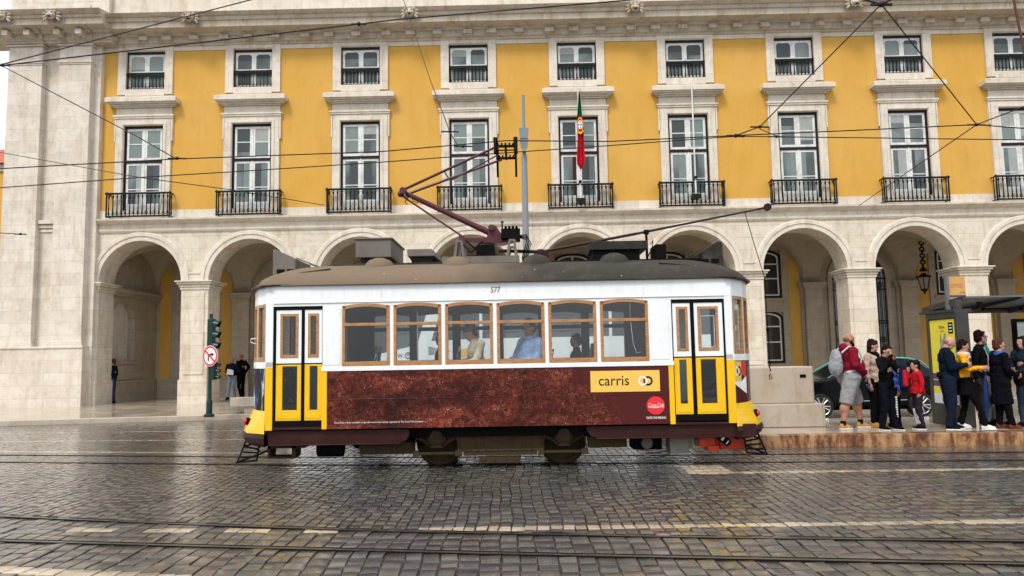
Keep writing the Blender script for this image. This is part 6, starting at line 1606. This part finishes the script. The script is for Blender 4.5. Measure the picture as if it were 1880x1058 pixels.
# ------------------------------------------------------------------ taxi
cary = 19.3
cpb = paint('black_car_paint', (.003, .003, .004), .10, var=.05, spec=.16); cgr = paint('turquoise_car_roof', (.09, .42, .37), .25, var=.05)
car = empty('taxi', (8.7, cary + .88, 0), 'black car with turquoise roof passing behind the people at the tram stop', 'car')
XF, XRr = 7.68, 10.23      # wheel centres
def SX(d): return XF + d
prof_lo = [(-.86, .30), (-.90, .45), (-.88, .62), (-.80, .74), (-.30, .90), (.28, 1.0), (1.5, 1.02), (2.6, 1.03), (3.1, 1.05), (3.28, .98), (3.34, .75), (3.33, .45), (3.28, .30)]
t = MB()
def section(k): # lateral scale
    return [(SX(x), z) for x, z in prof_lo]
ycs = [0, .05, .16, .88, 1.60, 1.71, 1.76]; ins = [.14, .05, 0, 0, 0, .05, .14]
rows = []
cx_ = SX(1.2)
for yv, q in zip(ycs, ins):
    rows.append([(cx_ + (SX(x) - cx_) * (1 - q * .14), cary + yv, .34 + (z - .34) * (1 - q * .30) if z > .34 else z) for x, z in prof_lo])
for a_, b_ in zip(rows, rows[1:]): t.strip(a_, b_)
t.add(rows[0], [tuple(range(len(rows[0])))]); t.add(rows[-1], [tuple(range(len(rows[-1])))[::-1]])
t.box(SX(-.8), cary + .10, .20, SX(3.25), cary + 1.66, .34)
t.build('body', cpb, car, smooth=35)
t = MB()      # cabin glass
cab = [(.20, .98), (.98, 1.43), (1.9, 1.50), (2.6, 1.44), (3.12, 1.04)]
g0 = [(SX(x), cary + .10 + (z - .98) * .32, z) for x, z in cab]; g1 = [(SX(x), cary + 1.66 - (z - .98) * .32, z) for x, z in cab]
t.strip(g0, g1); t.add(g0, [tuple(range(5))]); t.add(g1, [tuple(range(5))[::-1]])
t.build('side_glass', paint('dark_car_glass', (.006, .007, .008), .05, spec=.25), car, fix=False, smooth=0)
t = MB(); rp_ = [(.93, 1.415), (1.35, 1.50), (1.9, 1.525), (2.4, 1.50), (2.72, 1.42)]
a0_ = [(SX(x), cary + .20 + (z - 1.42) * .3, z) for x, z in rp_]; a1_ = [(SX(x), cary + 1.56 - (z - 1.42) * .3, z) for x, z in rp_]
t.strip(a0_, a1_); t.tube([(SX(.25), cary + .10, 1.02)] + a0_, [.010, .016, .022, .024, .022, .018], 8); t.tube([(SX(.25), cary + 1.66, 1.02)] + a1_, [.010, .016, .022, .024, .022, .018], 8); t.tube([a0_[-1], (SX(3.05), cary + .13, 1.10)], .016, 8)
t.build('roof', cgr, car, fix=False, smooth=40)
t = MB()
for x in (1.55, 2.45): t.box(SX(x) - .025, cary + .10, 1.0, SX(x) + .025, cary + .16, 1.45)
for x0_, x1_ in ((.62, 1.50), (1.55, 2.42)):
    t.tube([(SX(x0_), cary - .003, .95), (SX(x0_) - .03, cary - .005, .6), (SX(x0_) + .05, cary - .003, .38)], .004, 4)
t.build('door_line', M['black'], car, smooth=0)
t = MB(); t.tube([(SX(.55), cary - .006, .42), (SX(2.2), cary - .006, .44)], .012, 6)
for x in (1.28, 2.18): t.box(SX(x) - .09, cary - .012, .83, SX(x) + .05, cary + .01, .855)
t.build('chrome_strip', M['chrome'], car, smooth=40)
t = MB(); t.hexa([(SX(-.80), cary + .04, .66), (SX(-.42), cary - .002, .76), (SX(-.42), cary + .05, .76), (SX(-.80), cary + .3, .66), (SX(-.76), cary + .04, .76), (SX(-.36), cary + .012, .86), (SX(-.36), cary + .06, .86), (SX(-.76), cary + .3, .76)]); t.build('headlight', M['chalk'], car, smooth=0, bevel=.01)
t = MB(); t.ell((SX(.62), cary - .10, 1.0), (.10, .09, .06), 12, 8); t.box(SX(.60), cary - .06, .95, SX(.68), cary + .06, .99); t.build('wing_mirror', cpb, car, smooth=40)
for xw in (XF, XRr):
    t = MB()
    t.lathe([(.0, 0), (.33, 0)], (xw, cary - .001, .335), 24, 'Y')
    arch = MB(); arch.add([(xw + .37 * math.cos(R(a_)), cary - .003, .33 + .37 * math.sin(R(a_))) for a_ in range(-8, 189, 7)], [tuple(range(29))]); arch.build('wheel_arch', M['black'], car, fix=False, smooth=0)
    wr = MB(); wr.lathe([(.20, -.10), (.29, -.11), (.315, -.08), (.315, .10), (.2, .10)], (xw, cary + .07, .315), 28, 'Y'); tyre = wr.build('wheel', M['rubber'], car, smooth=40)
    rm = MB(); rm.lathe([(.205, -.01), (.235, -.03), (.235, .0), (.2, .0)], (xw, cary - .01, .315), 28, 'Y'); rm.lathe([(.0, -.03), (.05, -.03), (.06, .01), (.0, .01)], (xw, cary - .005, .315), 12, 'Y')
    for k in range(10):
        a_ = 2 * math.pi * k / 10 + (.1 if k % 2 else -.1); rm.cyl((xw + .04 * math.cos(a_), cary - .02, .315 + .04 * math.sin(a_)), (xw + .22 * math.cos(a_ + .03), cary - .025, .315 + .22 * math.sin(a_ + .03)), .016, .02, n=6)
    rm.build('rim', M['chrome'], tyre, smooth=40)

# ------------------------------------------------------------------ tram stop shelter
dg_ = paint('dark_grey_shelter_paint', (.045, .043, .038), .4, dirt=(.12, .11, .10), dirt_amt=.3)
lg_ = paint('grey_shelter_roof', (.14, .155, .16), .35)
sh_ = empty('tram_stop_shelter', (10.3, 15, KZ), 'grey flat-roofed tram stop shelter with a yellow advertising poster case', 'shelter')
t = MB()
# roof slab, slightly falling to the back, with cross beams under it
def zr(y): return 2.74 - (y - 14.5) * .095
t.hexa([(8.70, 14.5, zr(14.5) - .03), (14.5, 14.3, zr(14.5) - .03), (14.5, 16.1, zr(16.0) - .03), (8.66, 16.0, zr(16.0) - .03), (8.70, 14.5, zr(14.5)), (14.5, 14.3, zr(14.5)), (14.5, 16.1, zr(16.0)), (8.66, 16.0, zr(16.0))])
t.build('roof', lg_, sh_, smooth=0)
t = MB(); t.cyl((8.66, 15.95, zr(15.95) - .07), (14.5, 16.05, zr(16) - .07), .06, n=12)
t.hexa([(8.64, 14.5, zr(14.5) - .08), (8.70, 14.5, zr(14.5) - .08), (8.70, 16.0, zr(16) - .10), (8.64, 16.0, zr(16) - .10), (8.64, 14.5, zr(14.5) + .01), (8.70, 14.5, zr(14.5) + .01), (8.70, 16.0, zr(16) + .01), (8.64, 16.0, zr(16) + .01)])
for k in range(1, 6):
    x = 8.7 + 1.05 * k
    t.hexa([(x, 14.55, zr(14.5) - .07), (x + .06, 14.55, zr(14.5) - .07), (x - .30, 15.95, zr(16) - .14), (x - .36, 15.95, zr(16) - .14), (x, 14.55, zr(14.5) - .03), (x + .06, 14.55, zr(14.5) - .03), (x - .30, 15.95, zr(16) - .03), (x - .36, 15.95, zr(16) - .03)])
t.box(8.36, 14.36, 2.44, 8.70, 15.6, 2.49)
t.build('roof_beam', dg_, sh_, smooth=20)
pc_ = MB(); X0_, X1_ = 8.39, 8.61
pc_.box(X0_ + .02, 14.36, KZ, X1_ - .02, 15.36, 2.40)
for y0_, y1_ in ((14.33, 14.42), (15.32, 15.41)): pc_.box(X0_ - .01, y0_, KZ, X1_ + .01, y1_, 2.44)
pc_.box(X0_ - .01, 14.42, 2.32, X1_ + .01, 15.32, 2.44); pc_.box(X0_ - .01, 14.42, KZ, X1_ + .01, 15.32, .62)
pc_.build('poster_case', dg_, sh_, smooth=0, bevel=.008)
t = MB(); t.box(8.44, 14.42, 2.42, 8.56, 14.52, 2.66); t.build('post', dg_, sh_, smooth=0, bevel=.008)
def adp(name, stops):
    pass
po_ = MB(); xp = X0_ - .0 + .012
def pr(y0, y1, z0, z1, m, d): po_.mat(m).add([(xp - d, y0, z0), (xp - d, y1, z0), (xp - d, y1, z1), (xp - d, y0, z1)], [(0, 1, 2, 3)])
pr(14.43, 15.31, .64, 2.30, 0, 0); pr(14.43, 15.31, .64, .84, 3, .002); pr(14.43, 15.31, .84, .98, 0, .002); pr(14.43, 15.31, .98, 1.10, 2, .002); pr(14.43, 15.31, 1.12, 1.24, 2, .002)
pr(14.50, 14.66, 2.02, 2.24, 1, .003)
po_.mat(3)
for z in (2.19, 2.13, 2.07): pr(14.53, 14.63, z - .012, z + .012, 3, .005)
po_.mat(1); text_verts(po_, 'lisboa', .09, (xp - .004, 14.88, 2.16), ax=(0, -1, 0)); text_verts(po_, 'cidade', .05, (xp - .004, 14.88, 2.08), ax=(0, -1, 0))
# grey hand reaching up on the poster
po_.mat(4)
for y_, z_, r1_, r2_, a_ in ((15.08, 1.55, .11, .22, 15), (15.0, 1.80, .07, .12, 20), (14.93, 1.93, .028, .12, 22), (14.86, 1.86, .024, .09, 30), (14.80, 1.80, .022, .07, 38), (15.06, 1.92, .025, .10, 5)):
    pts_ = []
    for i in range(16):
        u_, v_ = r1_ * math.cos(2 * math.pi * i / 16), r2_ * math.sin(2 * math.pi * i / 16); ca, sa = math.cos(R(a_)), math.sin(R(a_))
        pts_.append((xp - .006 - .0003 * a_, y_ - .12 + u_ * ca - v_ * sa, z_ + u_ * sa + v_ * ca))
    po_.add(pts_, [tuple(range(16))])
po_.build('poster', [paint('poster_yellow', (.80, .68, .06), .25, var=.04), M['ink'], paint('poster_purple', (.12, .06, .16), .3), paint('poster_white', (.7, .72, .76), .3), paint('poster_grey', (.33, .30, .26), .3)], sh_, fix=False, smooth=0)
t = MB(); t.mat(0).box(10.8, 16.30, 1.12, 13.2, 16.34, 2.30); t.mat(1)
for a_ in ((10.75, 1.07, 10.82, 2.35), (13.18, 1.07, 13.25, 2.35), (10.82, 2.28, 13.18, 2.35), (10.82, 1.07, 13.18, 1.14)): t.box(a_[0], 16.27, a_[1], a_[2], 16.36, a_[3])
def mapm():
    s = NT('pale_map_print'); P = s.pos(); s.p(color=s.ramp(s.noise(P, 1.6, 8, .7, 1.), [(.38, (.62, .67, .70)), (.5, (.45, .58, .68)), (.56, (.68, .70, .68)), (.7, (.5, .55, .58))]), rough=.25); return s.m
t.build('map_board', [mapm(), M['black']], sh_, smooth=0)
t = MB()
for x in (9.2, 9.95, 10.1): t.ell((x, 14.8, 2.50), (.035, .035, .04), 8, 6)
t.box(8.86, 14.35, 2.50, 8.92, 14.45, 2.62); t.build('spotlight', M['black'], sh_, smooth=40)
fl_ = MB(); fl_.mat(0).box(8.61, 14.98, 2.42, 8.67, 15.06, 3.20); fl_.mat(1).box(8.68, 15.0, 2.80, 9.0, 15.03, 3.18); fl_.mat(2).box(8.68, 14.997, 2.76, 9.0, 15.033, 2.80)
fl_.mat(3)
for k in range(4): fl_.tube([(8.73 + .065 * k + .025 * math.cos(a_), 14.995, 3.0 + .035 * math.sin(a_)) for a_ in [i * math.pi / 4 for i in range(9 if k != 1 else 7)]], .006, 4)
fl_.mat(2); text_verts(fl_, '15 25', .05, (8.93, 14.995, 2.85))
fl_.build('stop_flag', [lg_, paint('stop_flag_orange', (.62, .34, .10), .4), paint('stop_flag_purple', (.10, .05, .14), .4), paint('stop_flag_pink', (.75, .25, .25), .4)], sh_, smooth=20)
t = MB(); t.box(11.0, 17.6, .0, 40, 17.9, .55)
lw_ = t.build('low_wall', M['block'], None, at=(11, 17.6, 0), smooth=0, bevel=.02); tag(lw_, 'low pale stone wall behind the shelter at the right edge', 'wall')

# ------------------------------------------------------------------ overhead wires
wm = paint('black_overhead_wire', (.012, .011, .011), .5); wr_ = paint('rusty_cable', (.11, .035, .022), .7)
def wire(pts, r, label, fit=(), m=None, cat='wire', grp=None, sag=.0):
    P0 = [Vector(p) for p in pts]; out = []
    for a_, b_ in zip(P0, P0[1:]):
        n_ = max(2, int((b_ - a_).length / 1.2))
        for i in range(n_):
            q = a_.lerp(b_, i / n_); q.z -= sag * 4 * (i / n_) * (1 - i / n_); out.append(q)
    out.append(P0[-1]); mb = MB(); mb.tube(out, r, 6)
    for f in fit: f = Vector(f); mb.ell(f, (r * 3.4, r * 3.4, r * 3.0), 8, 6); mb.tube([f + Vector((-.16, 0, 0)), f, f + Vector((.16, 0, -.01))], r * 1.5, 5)
    o = mb.build('overhead_wire', m or wm, None, at=P0[0], smooth=60); return tag(o, label, cat, grp)
A = [(-30, 14.2, 4.55), (-8.93, 12.4, 5.10), (-5.86, 12.4, 5.208), (-2.34, 12.4, 5.264), (-.2, 12.4, 5.41), (1.59, 12.4, 5.36), (3.74, 12.4, 5.418), (5.68, 12.4, 5.463), (7.84, 12.4, 5.521), (8.7, 12.4, 5.43), (16, 12.0, 5.5)]
wire(A, .010, 'upper contact wire running along the street above the tram roof', [(-5.86, 12.4, 5.22), (-.93, 12.4, 5.33), (3.74, 12.4, 5.42)])
B = [(-30, 15, 4.5), (-9.77, 13.6, 5.06), (-7.13, 13.6, 5.204), (-4.93, 13.6, 5.295), (-2.56, 13.6, 5.403), (-.39, 13.6, 5.525), (1.74, 13.6, 5.632), (2.885, 13.6, 5.697), (4.1, 13.6, 5.76), (6.22, 13.6, 5.69), (9.45, 13.6, 5.579), (18, 13.4, 5.5)]
wire(B, .010, 'lower contact wire crossing the facade just below the first contact wire', [(4.1, 13.6, 5.76), (4.86, 13.6, 5.74)])
wire([(-10.9, 15, 8.05), (-5.98, 16, 9.865), (-2, 17, 11.5)], .013, 'span wire rising steeply to the right from the knot at the left edge', [(-10.85, 15, 8.04)])
wire([(-10.9, 15, 8.03), (-2.285, 14.5, 8.622), (2.305, 14, 8.669), (6, 13.8, 8.75)], .014, 'long span wire crossing the cornice from the left-edge knot', [(-3.2, 14.55, 8.56)])
wire([(-10.85, 15, 8.02), (-6.9, 13, 5.816), (-5.889, 12.4, 5.218)], .010, 'pull-off wire descending from the left-edge knot to the contact wire')
wire([(-26, 22, 8.0), (-14.42, 20, 7.635), (-8.39, 16, 5.819), (-7.1, 18, 5.966), (-5.35, 20, 5.96)], .010, 'thin cross wire falling to the right over the second lower window')
wire([(-3.2, 20.2, 12.0), (-1.905, 16, 7.867), (-1.211, 13, 5.776), (-1.017, 12.4, 5.33)], .010, 'pull-off wire hanging from the cornice to the contact wire left of the pantograph', [(-1.211, 13, 5.78)])
wire([(5.639, 11, 7.02), (4.087, 12.2, 5.5), (3.739, 12.4, 5.418)], .010, 'span wire going down left from the high knot to the contact wires', [(4.087, 12.2, 5.5)])
wire([(5.639, 11, 7.02), (7.836, 12.4, 5.521)], .010, 'span wire going down right from the high knot to the right-hand junction', [(7.836, 12.4, 5.52)])
wire([(4.9, 11.3, 7.45), (5.639, 11, 7.02), (6.1, 10.5, 7.1)], .016, 'high knot of thick wires at the top edge of the cornice', [(5.639, 11, 7.02)])
wire([(9.5, 8.5, 5.1), (7.335, 10.5, 5.191), (7.836, 12.4, 5.521), (9.302, 20, 5.668)], .009, 'diagonal wire through the right-hand junction ending at the string course')
wire([(4.119, 12.3, 5.493), (4.863, 13.6, 5.749)], .008, 'short tie wire bridging the two contact wires')
wire([(6.263, 9, 6.15), (6.344, 9, 5.40), (6.40, 9.0, 4.9)], .014, 'thick rusty cable at the top right edge of the photo', m=wr_)
wire([(-20, 20, 5.42), (-14.3, 20, 5.361), (-13.74, 20, 5.319)], .012, 'short cable end sticking out in front of the corner pavilion', [(-13.74, 20, 5.32)])

# ------------------------------------------------------------------ white bus standing behind the tram, seen through its windows
bus = empty('bus', (-.3, 17.6, 0), 'white bus standing behind the tram, seen only through the tram windows', 'bus')
BW = paint('bus_white_paint', (.84, .86, .86), .3, var=.03); BG = paint('bus_grey_glass', (.09, .105, .115), .12, spec=.6); BA = paint('bus_grey_graphic', (.30, .33, .36), .4)
X0b, X1b, YB0, YB1 = -5.0, 4.5, 16.4, 18.7
t = MB(); t.box(X0b, YB0, .32, X1b, YB1, 2.98); t.build('body', BW, bus, smooth=0, bevel=.10)
wx = [-4.6, -3.62, -2.45]
t = MB()
for a_, b_ in ((-4.75, -3.75), (-.85, .55), (.62, 1.95), (2.02, 3.3), (3.37, 4.3)): t.box(a_, YB0 - .006, 2.14, b_, YB0 + .02, 2.76)
t.prism([(-3.65, 1.72), (-2.3, 2.02), (-2.08, 2.76), (-3.65, 2.76)], YB0 - .006, YB0 + .02); t.prism([(-1.98, 2.10), (-.92, 2.14), (-.92, 2.76), (-1.78, 2.76)], YB0 - .006, YB0 + .02)
t.build('window_band', BG, bus, smooth=0)
t = MB(); t.prism([(-2.05, 1.98), (-1.55, 1.86), (-2.05, 1.78)], YB0 - .004, YB0 + .01); t.box(-3.5, YB0 - .004, 1.05, 3.9, YB0 + .01, 1.09)
t.mat(1).prism([(-1.40, 1.90), (-1.1, 1.92), (-1.16, 1.80), (-1.30, 1.70)], YB0 - .004, YB0 + .01)
t.build('side_graphic', [BA, M['signyel']], bus, smooth=0)
for xw in (-3.3, 2.9):
    t = MB(); t.lathe([(.0, -.02), (.28, -.03), (.44, -.02), (.46, .05), (.46, .25), (.0, .25)], (xw, YB0 + .02, .46), 24, 'Y'); t.build('wheel', M['rubber'], bus, smooth=30)
t = MB(); t.box(X0b - .02, YB0 + .2, 1.1, X0b + .02, YB1 - .2, 2.75); t.build('windscreen', BG, bus, smooth=0)

for xw in (-2.76, 2.45):                     # WI-FI sign reading mirrored
    f = MB(); y = YB0 - .008
    text_verts(f, 'WI-FI', .12, (xw, y, 1.78), mirror=True, bold=.001, depth=.0)
    xr = xw + .26
    def ring(r0, r1, a0=0, a1=360, n=16): f.strip([(xr + r0 * math.cos(R(a0 + (a1 - a0) * i / n)), y, 1.785 + r0 * math.sin(R(a0 + (a1 - a0) * i / n))) for i in range(n + 1)], [(xr + r1 * math.cos(R(a0 + (a1 - a0) * i / n)), y, 1.785 + r1 * math.sin(R(a0 + (a1 - a0) * i / n))) for i in range(n + 1)])
    ring(.055, .075); ring(.030, .042, 30, 150); ring(.0, .014)
    f.build('wifi_sign', M['lettergrey'], bus, fix=False, smooth=0)
